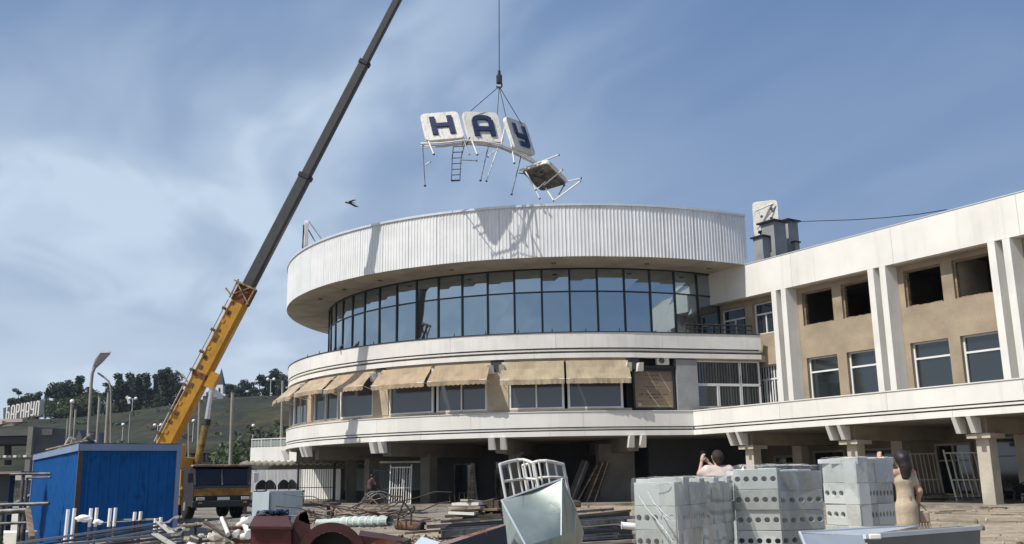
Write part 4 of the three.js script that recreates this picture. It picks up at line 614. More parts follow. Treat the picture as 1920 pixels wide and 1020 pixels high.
{
  const protos = { round: [makeTree('round', 14, 11), makeTree('round', 14, 22), makeTree('round', 14, 33)], tall: [makeTree('tall', 16, 44), makeTree('tall', 16, 55), makeTree('tall', 16, 66)], pine: [makeTree('pine', 16, 77), makeTree('pine', 16, 88)], spruce: [makeTree('spruce', 13, 99)], bush: [makeTree('bush', 6, 110), makeTree('bush', 6, 121)] };
  const say = { round: 'round leafy tree', tall: 'tall slender tree', pine: 'flat topped pine', spruce: 'pointed dark spruce', bush: 'low bright bush' };
  const cat = { bush: 'bush' }, cnt = {}, ords = ['first', 'second', 'third', 'fourth', 'fifth', 'sixth', 'seventh', 'eighth', 'ninth', 'tenth', 'eleventh', 'twelfth', 'thirteenth', 'fourteenth', 'fifteenth'];
  // [picture column, height of the top, kind, metres away]
  const L = [[22, 744, 'round', 395], [33, 727, 'pine', 400], [45, 738, 'round', 405], [58, 733, 'round', 400], [70, 733, 'tall', 410], [86, 722, 'spruce', 380], [104, 712, 'round', 395], [117, 698, 'round', 400], [131, 706, 'round', 404], [144, 702, 'tall', 398], [158, 714, 'round', 402], [170, 720, 'round', 408], [108, 742, 'bush', 372], [126, 739, 'bush', 376], [146, 731, 'bush', 378], [164, 728, 'bush', 380], [182, 733, 'bush', 382],
    [200, 716, 'pine', 396], [210, 722, 'round', 400], [220, 698, 'tall', 398], [230, 708, 'round', 404], [241, 697, 'tall', 400], [251, 706, 'tall', 396], [262, 700, 'tall', 402], [272, 697, 'tall', 398], [281, 712, 'round', 405], [291, 700, 'tall', 400], [301, 690, 'tall', 397], [311, 687, 'tall', 402], [321, 692, 'round', 400], [331, 706, 'pine', 398], [341, 716, 'round', 404],
    [424, 716, 'round', 408], [434, 718, 'round', 404], [445, 714, 'round', 400], [455, 708, 'round', 403], [466, 714, 'round', 406], [477, 716, 'round', 400], [486, 694, 'pine', 404], [497, 702, 'round', 408], [508, 696, 'tall', 404], [518, 686, 'round', 407], [530, 700, 'round', 402], [545, 695, 'round', 408], [560, 700, 'round', 404], [590, 705, 'round', 410], [625, 700, 'round', 404]];
  L.forEach(([px, py, kind, d], i) => {
    const b = hillTop(px, d), top = at(px, py, d).y, hh = Math.max(3, top - b.y), p = protos[kind][i % protos[kind].length]; const n = cnt[kind] = (cnt[kind] ?? -1) + 1;
    const o = p.clone(); o.name = numbered(kind === 'bush' ? 'green_bush' : kind === 'pine' ? 'pine_tree' : kind === 'spruce' ? 'spruce_tree' : 'leafy_tree'); scene.add(o); o.position.copy(b); o.rotation.y = i * 1.9; o.scale.setScalar(hh / p.userData.h); if (kind === 'round' || kind === 'tall') o.scale.x *= 1.0;
    const where = px < 95 ? 'behind the hillside letters' : px < 195 ? 'above the blue cabin' : px < 350 ? 'left of the boom' : 'between church and terminal';
    o.userData = { label: `${say[kind]} on the crest ${where}, ${ords[n] ?? ords[n - 15] + ' past fifteenth'} such from left`, category: cat[kind] || 'tree', group: kind === 'bush' ? 'green bushes along the hill crest' : 'trees along the hill crest' };
  });
  // bushes at the foot of the slope, beside the white terrace
  [[500, 812, 470, 860, 105, 'large dark green bush on the slope just left of the white terrace'], [522, 800, 520, 850, 112, 'dark green bush rising behind the white terrace railing'], [470, 822, 455, 862, 100, 'lower green bush between the concrete pole and the white terrace']].forEach(([px, py, bx, by, d, label], i) => {
    const p = protos.bush[i % 2], o = p.clone(); o.name = numbered('green_bush'); scene.add(o); const b = at(px, 906, d); b.y = grnd(b.x, d); o.position.copy(b); o.scale.setScalar((at(px, py, d).y - b.y) / 5.2); o.rotation.y = i * 2; o.userData = { label, category: 'bush' };
  });
  const wd = thing('weeds', 'dark green weeds growing at the foot of the blue cabin behind the pipe fence', 'weeds', W(-14.7, -0.4, 26.5)), m = mb(); m.c = []; seed = 5; for (let i = 0; i < 6; i++) crown(m, -14.9 + i * 0.32, -0.1 + 0.15 * (i % 2), -27 + i * 0.4, 0.3, 0.35, 0.3, 90, 0.09); m.build('leaves', LEAF[1], wd); const sm = mb(); for (let i = 0; i < 7; i++) sm.tube(V(-14.9 + i * 0.3, -0.5, -27 + i * 0.4), V(-14.85 + i * 0.3, 0.2, -27 + i * 0.4), 0.012); sm.build('stem', bark, wd); wd.userData.kind = 'stuff';
}
{ // low scrub dotted over the slope
  seed = 2024; const m = mb(); m.c = []; for (let i = 0; i < 150; i++) { const x = rr(-190, 40), d = rr(215, 392), s = rr(.5, 1.6), y = hillH(x, d); for (let k = 0; k < 2; k++) crown(m, x + rr(-1, 1) * s, y + s * .3, -d + rr(-1, 1) * s, s * 1.2, s * .6, s * 1.2, 14, s * .42, rr(.7, 1.3)); }
  tag(m.build('scrub', LEAF[1], null), 'low green scrub dotted over the grassy slope', 'scrub', null, 'stuff');
}
{ // hillside letters
  const ax = V(0.95, 0, 0.31).normalize(), d0 = 330, S = thing('hillside_letters', 'row of big white block letters spelling a name on the hillside', 'sign', at(42, 786, d0));
  const p0 = at(9, 788, 320), n = new THREE.Vector3().crossVectors(ax, UP); [...'БАРНАУЛ'].forEach((ch, i) => { const px = 10 + i * 9.1, o = at(px, 788 - i * 1.5, 330 - i * 1); const m = letter(ch, o, ax, UP, 1.72, 5.0, 0.5, X.signW, S); });
  mb().quad(at(6, 765, 334), at(82, 748, 334), at(82, 776, 334), at(6, 790, 334)).build('backing_wall', M(C(0.13, 0.145, 0.16), { map: T.wall }), S);
  mb().bar(at(5, 791, 329), at(78, 779, 329), 1.2, 0.5).build('letter_plinth', X.conc, S);
  const st = thing('hillside_steps', 'pale pinkish stair flights zigzagging below the hillside letters', 'stairs', at(20, 800, 320)); for (const [a, b, c, e] of [[-10, 790, 45, 788], [45, 789, 5, 802], [-10, 796, 8, 792]]) mb().bar(at(a, b, 322), at(c, e, 320), 1.6, 1.1).build('stair_flight', M(C(0.50, 0.40, 0.36), { map: T.wall }), st);
}
{ // church
  const d = 396, P = (x, y, dd = 0) => at(x, y, d + dd), c = thing('hill_church', 'small grey and white church with a dark pointed spire on the hill crest', 'church', P(400, 765)), bx = (x0, x1, y0, y1, z0, z1, name, mat, par = c) => { const a = P(x0, y1), b = P(x1, y0); return mb().box(V((a.x + b.x) / 2, (a.y + b.y) / 2, -(d + (z0 + z1) / 2)), [b.x - a.x, b.y - a.y, z1 - z0]).build(name, mat, par); };
  const gr = M(C(0.27, 0.28, 0.30), { map: T.wall }); bx(379, 419, 742, 768, 0, 9, 'nave_wall', gr);
  { const m = mb(), a = P(378, 742), b = P(420, 742), t = P(399, 728), D = V(0, 0, -9); m.tri(a, b, t); m.quad(b, b.clone().add(D), t.clone().add(D), t); m.quad(a, t, t.clone().add(D), a.clone().add(D)); m.build('gable_roof', gr, c); }
  bx(402, 414, 720, 740, 3, 6, 'tower', X.white); bx(412, 421, 738, 748, 1, 7, 'side_aisle', X.white); bx(377, 388, 735, 743, -1, 0, 'porch_gable', X.white);
  { const m = mb(), a = P(401, 721), b = P(415, 721), t = P(411, 690, 4.5); const q = [V(a.x, a.y, -d - 3), V(b.x, a.y, -d - 3), V(b.x, a.y, -d - 6), V(a.x, a.y, -d - 6)]; const tt = V((a.x + b.x) / 2, t.y, -d - 4.5); for (let i = 0; i < 4; i++) m.tri(q[i], q[(i + 1) % 4], tt); m.build('spire', M(C(0.035, 0.05, 0.09)), c); }
  for (const x of [397, 402, 408]) bx(x - 1.6, x + 1.6, 756 - (x === 402 ? 2 : 0), 763, -0.12, -0.02, 'arched_window', X.black); bx(405.5, 409, 726, 734, 2.85, 2.98, 'belfry_opening', X.navy);
  const s = thing('stone_statue', 'white statue on a tall base standing on the crest near the terminal', 'statue', P(509, 765)), q = [P(509, 766), P(509, 756), P(509, 748), P(509, 741), P(509.5, 738)]; mb().tube(q[0], q[1], 0.9, 0.7, 8).tube(q[1], q[2], 0.5, 0.42, 8).tube(q[2], q[3], 0.46, 0.25, 8).geo(new THREE.SphereGeometry(0.35, 8, 6), new THREE.Matrix4().setPosition(q[4])).build('figure', X.white, s);
  const k = thing('stone_cross', 'white cross monument on the crest between church and statue', 'monument', P(496, 764)); mb().bar(P(456, 764), P(456, 748), 0.8).build('shaft', X.white, k); mb().bar(P(453, 751), P(459, 751), 0.8).build('arm', X.white, k);
  const w = thing('white_monument', 'leaning white monument among the slender trees on the crest', 'monument', P(241, 757)); mb().bar(P(239, 743, -8), P(243, 757, -8), 0.9).bar(P(237, 747, -8), P(240, 743, -8), 0.8).build('slab', X.white, w);
}
{ // globe lamps on the slope
  const defs = [[231, 821, 797, 1, 'single white globe lamp on the slope above the blue cabin roof'], [296, 821, 798, 2, 'double white globe lamp on the slope left of the crane boom'], [475, 817, 799, 1, 'single white globe lamp on the slope right of the bare concrete pole'], [249, 776, 748, 2, 'twin globe lamp at the foot of the slender trees'], [363, 818, 790, 1, 'globe lamp on the slope just right of the yellow boom'], [135, 776, 754, 1, 'globe lamp on the crest over the left end of the blue cabin'], [111, 772, 757, 1, 'small globe lamp beside the bright green bushes'], [88, 776, 762, 1, 'small globe lamp under the pointed spruce'], [508, 722, 712, 2, 'twin white globe lamp high among the trees beside the terminal']];
  for (const [px, yb, yt, n, label] of defs) { const d = yb < 780 ? 380 : 232, t = at(px, yt, d), b = V(t.x, hillH(t.x, d) - 0.3, t.z), s = thing('globe_lamp', label, 'street lamp', b, 'globe lamps on the slope'), k = d / 232; mb().tube(b, t, 0.09 * k, 0.07 * k, 6).build('post', X.paintW, s); for (let i = 0; i < n; i++) { const c = t.clone().add(V(n > 1 ? (i - 0.5) * 1.5 * k : 0, 0.1, 0)); mb().geo(new THREE.SphereGeometry(0.42 * k, 10, 8), new THREE.Matrix4().setPosition(c)).build('globe', X.plasticW, s); if (n > 1) mb().bar(c, t, 0.1 * k).build('arm', X.paintW, s); } }
}
{ // bridge, abutment, low building
  const br = thing('road_bridge', 'dark concrete road bridge crossing at the far left below the letters', 'bridge', at(20, 850, 140)); mb().box(at(20, 822, 142).add(V(-20, 0, 0)), [52, 1.9, 9]).build('deck', M(C(0.06, 0.06, 0.062)), br); mb().box(at(20, 811, 137).add(V(-20, 0, 0)), [52, 0.9, 0.4]).build('parapet', M(C(0.11, 0.11, 0.11), { map: T.wall }), br); for (const x of [13, 17]) mb().tube(at(x, 836, 142), at(x, 872, 142), 0.35).build('pier', X.dark, br);
  const ab = thing('concrete_abutment', 'tall plain grey abutment wall right of the dark bridge', 'wall', at(100, 856, 139)); { const a = at(60, 800, 136), b = at(148, 806, 140); mb().hexa([V(a.x, -1, a.z), V(b.x + 5, -1, b.z), V(b.x + 5, -1, b.z - 9), V(a.x, -1, a.z - 12), a, b, b.clone().add(V(0, 0, -9)), a.clone().add(V(0, 0, -12))]).build('wall_face', M(C(0.16, 0.162, 0.168), { map: T.stucco }), ab); mb().bar(at(60, 800, 135.8), V(at(60, 800, 135.8).x, -1, -135.8), 0.7).build('corner_pier', X.conc, ab); }
  const gr = thing('guard_rail', 'white and dark banded roadside barrier below the bridge', 'barrier', at(40, 860, 118)); for (let i = -4; i < 10; i++) mb().box(at(i * 9.5, 856 - i * 0.15, 118), [0.40, 0.26, 0.3]).build('barrier_block', i % 2 ? X.whiteB : X.conc, gr); mb().box(at(40, 859, 118.5), [9, 0.35, 0.2]).build('barrier_base', X.dark, gr);
  const lb = thing('low_pavilion', 'long low dark roofed pavilion with square openings behind the crane', 'building', at(390, 868, 125)); { const a = at(335, 847, 125), b = at(432, 846, 125); mb().box(V((a.x + b.x) / 2, a.y, -128), [b.x - a.x + 1, 0.5, 8]).build('roof', M(C(0.05, 0.045, 0.04)), lb); mb().box(V((a.x + b.x) / 2, 1.2, -130), [b.x - a.x, 7, 1]).build('rear_wall', X.dark, lb); for (let i = 0; i < 10; i++) { const p = at(340 + i * 10, 857, 125.2); mb().box(p, [0.22, 1.5, 0.2]).build('post', X.steel, lb); } const q = at(384, 866, 125.1); mb().box(V(q.x, (q.y - 1) / 2, q.z), [b.x - a.x + 1, q.y + 1, 0.6]).build('plinth_wall', M(C(0.2, 0.19, 0.15), { map: T.stucco }), lb); for (let i = 0; i < 6; i++) mb().box(at(366 + i * 10, 858, 125.6), [0.42, 0.8, 0.1]).build('window', X.winG, lb); }
}
{ // poles and street lamps
  for (const [px, yt, d, r, label] of [[135, 757, 62, .085, 'weathered concrete pole rising over the left end of the blue cabin'], [142, 768, 66, .07, 'thinner pole close beside the leftmost weathered pole'], [187, 745, 60, .085, 'weathered pole just right of the shovel headed street lamp'], [204, 737, 58, .10, 'tallest bare concrete pole above the blue cabin roof'], [436, 737, 66, .10, 'bare concrete pole standing right of the crane cylinder'], [375, 742, 70, .08, 'pale pole partly hidden behind the crane lifting cylinder'], [530, 714, 78, .09, 'pale pole close against the left edge of the terminal'], [127, 786, 75, .06, 'shortest dark pole left of the weathered poles'], [244, 776, 90, .05, 'thin grey pole on the slope above the cabin roof']]) { const t = at(px, yt, d), b = V(t.x + 0.12, -0.6, t.z), s = thing('utility_pole', label, 'pole', b, 'poles behind the blue cabin'); mb().tube(b, t, r * 1.25, r, 9).build('shaft', X.pole, s); mb().tube(t, t.clone().add(V(0, 0.06, 0)), r * 1.2, r * 0.8, 9).build('pole_cap', X.conc, s); if (px === 135) mb().geo(new THREE.SphereGeometry(0.14, 10, 8), new THREE.Matrix4().setPosition(t.clone().add(V(0, 0.15, 0)))).build('globe', X.plasticW, s); }
  const d = 38, L = thing('street_lamp', 'street lamp with a big flat grey shovel shaped head over the blue cabin', 'street lamp', at(162, 950, d)); const pts = [[159, 985], [165, 828], [171, 720], [173, 700], [178, 688]].map(q => at(q[0], q[1], d)); mb().path(pts, 0.065, 8).build('post', X.pole, L);
  const hd = [[172, 692, 0], [178, 674, -0.15], [188, 661.5, -0.3], [207, 661, -0.3], [206, 665, -0.1], [192, 680, 0.1], [181, 690, 0.1]].map(q => at(q[0], q[1], d + q[2])); { const m = mb(), up = hd.map(p => p.clone().add(V(-0.02, 0.10, -0.12))); m.poly(hd); m.poly(up.slice().reverse()); for (let i = 0; i < hd.length; i++) { const j = (i + 1) % hd.length; m.quad(hd[i], hd[j], up[j], up[i]); } m.build('lamp_head', M(C(0.34, 0.345, 0.36), { map: T.metal, roughness: 0.5 }), L); }
  for (const [x0, y0, x1, y1, xb, dd, label] of [[187, 702, 207, 718, 208, 58, 'thin lamp arm curving left from the tallest bare pole'], [332, 697, 352, 714, 354, 68, 'thin street lamp curving left beside the yellow boom']]) { const s = thing('street_lamp', label, 'street lamp', at(xb, 930, dd)); mb().path([at(xb - 1, 960, dd), at(xb, y1 + 14, dd), at(xb - 2, y1 + 3, dd), at(x1 - 4, y1 - 4, dd), at(x0 + 4, y0 + 2, dd)], 0.06, 7).build('post', X.pole, s); mb().rbox(at(x0 + 2, y0 + 1, dd), [0.45, 0.1, 0.2], 0.04, V(0.8, -0.55, 0).normalize(), V(0.55, 0.8, 0).normalize()).build('lamp_head', X.steel, s); }
}
{ // white terrace, wavy canopy, ribbed white fence left of the drum
  const te = thing('white_terrace', 'white terrace block with a pale railing reaching out behind the drum', 'terrace', at(500, 900, 77)); { const a = at(470, 839, 77), b = at(640, 838, 73.5); mb().hexa([V(a.x, 0, a.z), V(b.x, 0, b.z), V(b.x, 0, b.z - 8), V(a.x, 0, a.z - 8), a, V(b.x, a.y, b.z), V(b.x, a.y, b.z - 8), V(a.x, a.y, a.z - 8)]).build('wall', X.white, te); const rl = mb(), r = (px, y) => { const q = at(px, 839, 77 - (px - 470) / 170 * 3.5); return V(q.x, a.y + y, q.z); }; rl.tube(r(471, 0.62), r(580, 0.62), 0.04); rl.build('rail_top', X.paintW, te); for (let p = 472; p < 580; p += 6) mb().tube(r(p, 0), r(p, 0.62), (p - 472) % 18 ? 0.014 : 0.04, undefined, 5).build('baluster', X.paintW, te); mb().quad(r(471, 0.05), r(580, 0.05), r(580, 0.5), r(471, 0.5)).build('mesh_infill', new THREE.MeshPhysicalMaterial({ color: C(0.55, 0.6, 0.6), transmission: 0.6, roughness: 0.4, thickness: 0, side: THREE.DoubleSide }), te); }
  const cp = thing('wavy_canopy', 'wavy slate canopy edge on black posts running under the drum', 'canopy', at(570, 930, 69)), n = 60; { const m = mb(), P = (k, z) => { const q = at(mix(452, 700, k / n), mix(867, 866, k / n), mix(68, 71, k / n)); return V(q.x, q.y + 0.07 * Math.sin(k * 2.1) + z * 0.12, q.z - z); }; for (let k = 0; k < n; k++) { m.quad(P(k, -0.4), P(k + 1, -0.4), P(k + 1, 0.9), P(k, 0.9)); const a = P(k, -0.4), b = P(k + 1, -0.4); m.quad(a.clone().add(V(0, -0.14, 0)), b.clone().add(V(0, -0.14, 0)), b, a); } m.build('slate_sheet', X.soffit, cp); const bm = (x, y0) => mb().bar(at(x, 868, 69), V(at(x, 868, 69).x, 0, -69), 0.14).build('post', X.black, cp); bm(560); bm(470); bm(690); bm(628); mb().bar(at(455, 876, 69.2), at(700, 873, 71.2), 0.1, 0.4).build('fascia_board', M(C(0.16, 0.17, 0.165)), cp); }
  const fe = thing('ribbed_fence', 'white ribbed metal fence under the canopy left of the drum', 'fence', at(580, 930, 75)); for (let i = 0; i < 16; i++) { const x0 = 458 + i * 21, m = mb(), P = (t, y, o) => { const q = at(x0 + t * 20.6, 900, 75); return V(q.x, y, q.z + o); }; for (let j = 0; j < 8; j++) { const f = [[0, 0], [0.55, 0], [0.65, 0.05], [0.9, 0.05], [1, 0]]; for (let k = 0; k < 4; k++) m.quad(P((j + f[k][0]) / 8, 0.75, f[k][1]), P((j + f[k + 1][0]) / 8, 0.75, f[k + 1][1]), P((j + f[k + 1][0]) / 8, 2.75, f[k + 1][1]), P((j + f[k][0]) / 8, 2.75, f[k][1])); } m.build('fence_sheet', i === 5 || i === 7 ? X.blind : X.clad, fe); } mb().box(at(620, 930, 75.2).setY(0.35), [14.5, 0.75, 0.3]).build('plinth', X.conc, fe);
  const bf = thing('black_railing', 'thin black bar railing in front of the white ribbed fence', 'railing', at(600, 935, 66)); const q = (x, y) => { const a = at(x, 900, 66); return V(a.x, y, a.z); }; for (const y of [1.05, 0.25]) mb().bar(q(562, y), q(630, y), 0.05).build('rail', X.black, bf); for (let x = 563; x < 630; x += 4.4) mb().bar(q(x, x % 3 < 1.5 ? 0 : 0.25), q(x, 2.3), 0.03).build('bar', X.black, bf); mb().bar(q(562, 2.3), q(630, 2.3), 0.04).build('rail', X.black, bf);
}
{ // blue site cabin, parallel to the wing
  const near = W(-11.42, -0.45, 25.5), back = FW.clone().negate(), side = RT.clone().negate(), Lc = 10, Wc = 2.5, Hc = 2.92;
  const c = thing('site_cabin', 'blue ribbed metal site cabin with a pale roof edge in the left foreground', 'site cabin', near);
  const wall = (o, ax, L, name) => { const n = Math.round(L / 0.25), out = new THREE.Vector3().crossVectors(ax, UP), per = 5; for (let p = 0; p < n; p += per) { const m = mb(), P = (t, y, d) => o.clone().addScaledVector(ax, Math.min(t, n) * L / n).addScaledVector(out, d).add(V(0, y, 0)), f = [[0.0, 0], [0.62, 0], [0.7, 0.022], [0.92, 0.022], [1, 0]]; for (let j = p; j < Math.min(n, p + per); j++) for (let k = 0; k < 4; k++) m.quad(P(j + f[k][0], 0.05, f[k][1]), P(j + f[k + 1][0], 0.05, f[k + 1][1]), P(j + f[k + 1][0], Hc - 0.15, f[k + 1][1]), P(j + f[k][0], Hc - 0.15, f[k][1])); m.build(name, X.blue, c); } };
  wall(near, side, Wc, 'wall_sheet'); wall(near.clone().addScaledVector(back, Lc), FW, Lc, 'wall_sheet'); wall(near.clone().addScaledVector(side, Wc).addScaledVector(back, Lc), side.clone().negate(), Wc, 'wall_sheet'); wall(near.clone().addScaledVector(side, Wc), back, Lc, 'wall_sheet');
  const mid = near.clone().addScaledVector(side, Wc / 2).addScaledVector(back, Lc / 2); mb().box(mid.clone().setY(-0.45 + Hc - 0.02), [Lc + 0.12, 0.05, Wc + 0.12], FW).build('roof', X.steel, c); mb().box(mid.clone().setY(-0.38), [Lc - 0.1, 0.12, Wc - 0.1], FW).build('floor', X.steel, c);
  for (const [s, b] of [[0, 0], [Wc, 0], [0, Lc], [Wc, Lc]]) mb().box(near.clone().addScaledVector(side, s).addScaledVector(back, b).setY(-0.45 + Hc / 2), [0.12, Hc - 0.06, 0.12], FW).build('corner_post', s || b ? X.bluish : X.grey, c);
  const tr = mb(); for (const [o, ax, L] of [[near, side, Wc], [near.clone().addScaledVector(back, Lc), FW, Lc]]) tr.box(o.clone().addScaledVector(ax, L / 2).addScaledVector(new THREE.Vector3().crossVectors(ax, UP), 0.05).setY(-0.45 + Hc - 0.11), [L + 0.1, 0.17, 0.05], ax); tr.build('roof_trim', X.bluish, c);
  seed = 77; const lab = ['long pale plank lying along the left edge of the blue cabin roof', 'pale plank end sticking up at the middle of the cabin roof edge', 'white board scrap near the front corner of the cabin roof', 'short white lath on the far end of the cabin roof', 'white painted batten across the other planks on the cabin roof', 'broken white lath tilted up on the cabin roof'];
  lab.forEach((l, i) => { const o = near.clone().addScaledVector(back, [5, 4.2, 1.4, 7, 2.6, 5.6][i]).addScaledVector(side, 0.15 + 0.08 * i).setY(Hc - 0.45 + 0.06 + 0.04 * (i % 3)), L = [3.6, 0.9, 1.3, 1.5, 2.2, 0.8][i], ax = V(FW.x, [0.02, 0.25, 0.05, 0.06, 0.1, 0.3][i], FW.z + 0.15 * (i % 3 - 1)).normalize(); o.y += Math.abs(ax.y) * L / 2; const t = thing('roof_plank', l, 'plank', o); mb().box(o, [L, 0.035, 0.11], ax, V(-ax.y * ax.x, 1, 0).normalize()).build('board', i % 2 ? X.paintW : X.woodP, t); });
  const pk = thing('roof_bundle', 'dark bundle of rags and plastic on the cabin roof beside the lamp post', 'bundle', near); for (let i = 0; i < 6; i++) mb().geo(new THREE.IcosahedronGeometry(rr(0.1, 0.2), 1), new THREE.Matrix4().makeScale(1.4, 0.5, 1).setPosition(near.clone().addScaledVector(back, 0.9 + i * 0.3).addScaledVector(side, 0.3 + 0.1 * (i % 2)).setY(Hc - 0.45 + 0.08))).build('rag', i % 2 ? X.plasticW : X.boom, pk);
}
{ // far left: kiosk, pipe fence, car, concrete pieces
  const k = thing('dark_kiosk', 'dark grey kiosk with a pinkish roof cut by the left edge', 'kiosk', at(0, 990, 30)); { const a = at(-40, 890, 30), b = at(20, 889, 30); mb().box(V((a.x + b.x) / 2, (b.y - 0.5) / 2, -30.15), [b.x - a.x, b.y + 0.5, 0.3]).build('wall', M(C(0.06, 0.066, 0.07), { map: T.metal }), k); const r0 = at(-40, 886, 29.6), r1 = at(38, 885, 29.6); mb().box(V((r0.x + r1.x) / 2, b.y + 0.04, -30.2), [r1.x - r0.x, 0.07, 1.1]).build('roof', M(C(0.32, 0.20, 0.20), { map: T.metal }), k); }
  const f = thing('pipe_fence', 'rough grey pipe fence with two rails left of the blue cabin', 'fence', at(45, 1000, 27)); const d = 27; for (const [x0, y0, x1, y1, r] of [[-10, 947, 92, 944, .05], [-10, 960, 50, 957, .08], [18, 889, 95, 888, .035], [50, 896, 95, 895, .03], [0, 982, 52, 980, .04]]) mb().tube(at(x0, y0, d), at(x1, y1, d), r).build('rail', X.steel, f); for (const [x, y, r] of [[44, 888, .05], [51, 896, .04], [5, 945, .08], [46, 955, .07]]) mb().tube(at(x, y, d + 0.05), V(at(x, y, d).x, -0.5, -d - 0.05), r).build('post', X.steel, f); mb().bar(at(52, 955, d - 0.3), at(60, 1008, d - 1), 0.12).build('prop', X.wood, f, 'leaning pale wooden prop');
  const pf = thing('picket_fence', 'pale grey bar fence behind the white car', 'fence', at(60, 930, 46)); for (let x = 20; x < 96; x += 3.2) mb().bar(at(x, 893, 62), V(at(x, 893, 62).x, -0.5, -62), 0.05).build('picket', X.steel, pf); mb().bar(at(18, 896, 61.9), at(97, 895, 61.9), 0.25, 0.3).build('rail', X.soffit, pf);
  const cd = 50, car = thing('parked_car', 'white saloon car parked behind the pipe fence left of the cabin', 'car', at(62, 950, cd)); const o = at(66, 950, cd); o.y = -0.45; const fw = V(-0.92, 0, 0.39).normalize(), rt = new THREE.Vector3().crossVectors(fw, UP), L = frameAt(o, fw, rt); const paint = M(C(0.78, 0.79, 0.80), { roughness: 0.2 });
  { const m = mb(), prof = [[-2.1, .35], [-2.15, .75], [-2.05, .95], [-1.3, 1.0], [1.0, .98], [1.95, .82], [2.15, .62], [2.12, .35]], w = .84; for (let i = 0; i < prof.length; i++) { const p = prof[i], q = prof[(i + 1) % prof.length]; m.quad(L(p[0], p[1], -w), L(p[0], p[1], w), L(q[0], q[1], w), L(q[0], q[1], -w)); } for (const s of [-w, w]) m.poly(prof.map(p => L(p[0], p[1], s))); m.build('body', paint, car);
    const cb = [[-1.5, .99], [-0.95, 1.42], [0.25, 1.45], [1.0, .98]], r = mb(), g = mb(); r.quad(L(-0.95, 1.42, -.62), L(-0.95, 1.42, .62), L(0.25, 1.45, .62), L(0.25, 1.45, -.62)); for (const s of [-1, 1]) for (let i = 0; i < 3; i++) r.bar(L(cb[i][0], cb[i][1], s * (i ? .62 : .8)), L(cb[i + 1][0], cb[i + 1][1], s * (i < 2 ? .62 : .8)), .07); r.build('roof', paint, car); g.quad(L(-1.5, .99, -.78), L(-1.5, .99, .78), L(-.95, 1.42, .6), L(-.95, 1.42, -.6)); g.quad(L(1, .98, -.78), L(1, .98, .78), L(.25, 1.45, .6), L(.25, 1.45, -.6)); for (const s of [-1, 1]) g.quad(L(-1.5, .99, s * .78), L(1, .98, s * .78), L(.25, 1.44, s * .6), L(-.95, 1.41, s * .6)); g.build('window', X.win, car); }
  for (const a of [-1.35, 1.35]) for (const s of [-.76, .76]) { const w = sub('wheel', car); ring(mb(), L(a, .31, s), rt, .31, .2, 16, .03).build('tyre', X.rubber, w); mb().tube(L(a, .31, s - .105), L(a, .31, s + .105), .17, .17, 12).build('rim', X.cap, w); } for (const s of [-.6, .6]) mb().rbox(L(2.12, .68, s), [.08, .14, .3], .03, fw).build('headlight', X.win, car);
  [[25, 990, 22, .9, 'pale concrete block lying under the pipe fence'], [22, 972, 30, .8, 'square pale slab propped behind the pipe fence'], [68, 972, 34, .7, 'low pale slab between the fence and the cabin']].forEach(([x, y, dd, s, l], i) => { const p = at(x, y, dd + 6), b = thing('concrete_block', l, 'concrete block', p.clone().setY(-0.45)); mb().rbox(p.clone().setY(-0.45 + 0.3 + 0.15 * (i === 1)), [s * 1.5, 0.6 + 0.3 * (i === 1), 0.5], 0.05, V(0.95, 0, 0.3).normalize()).build('block', X.whiteB, b); });
}
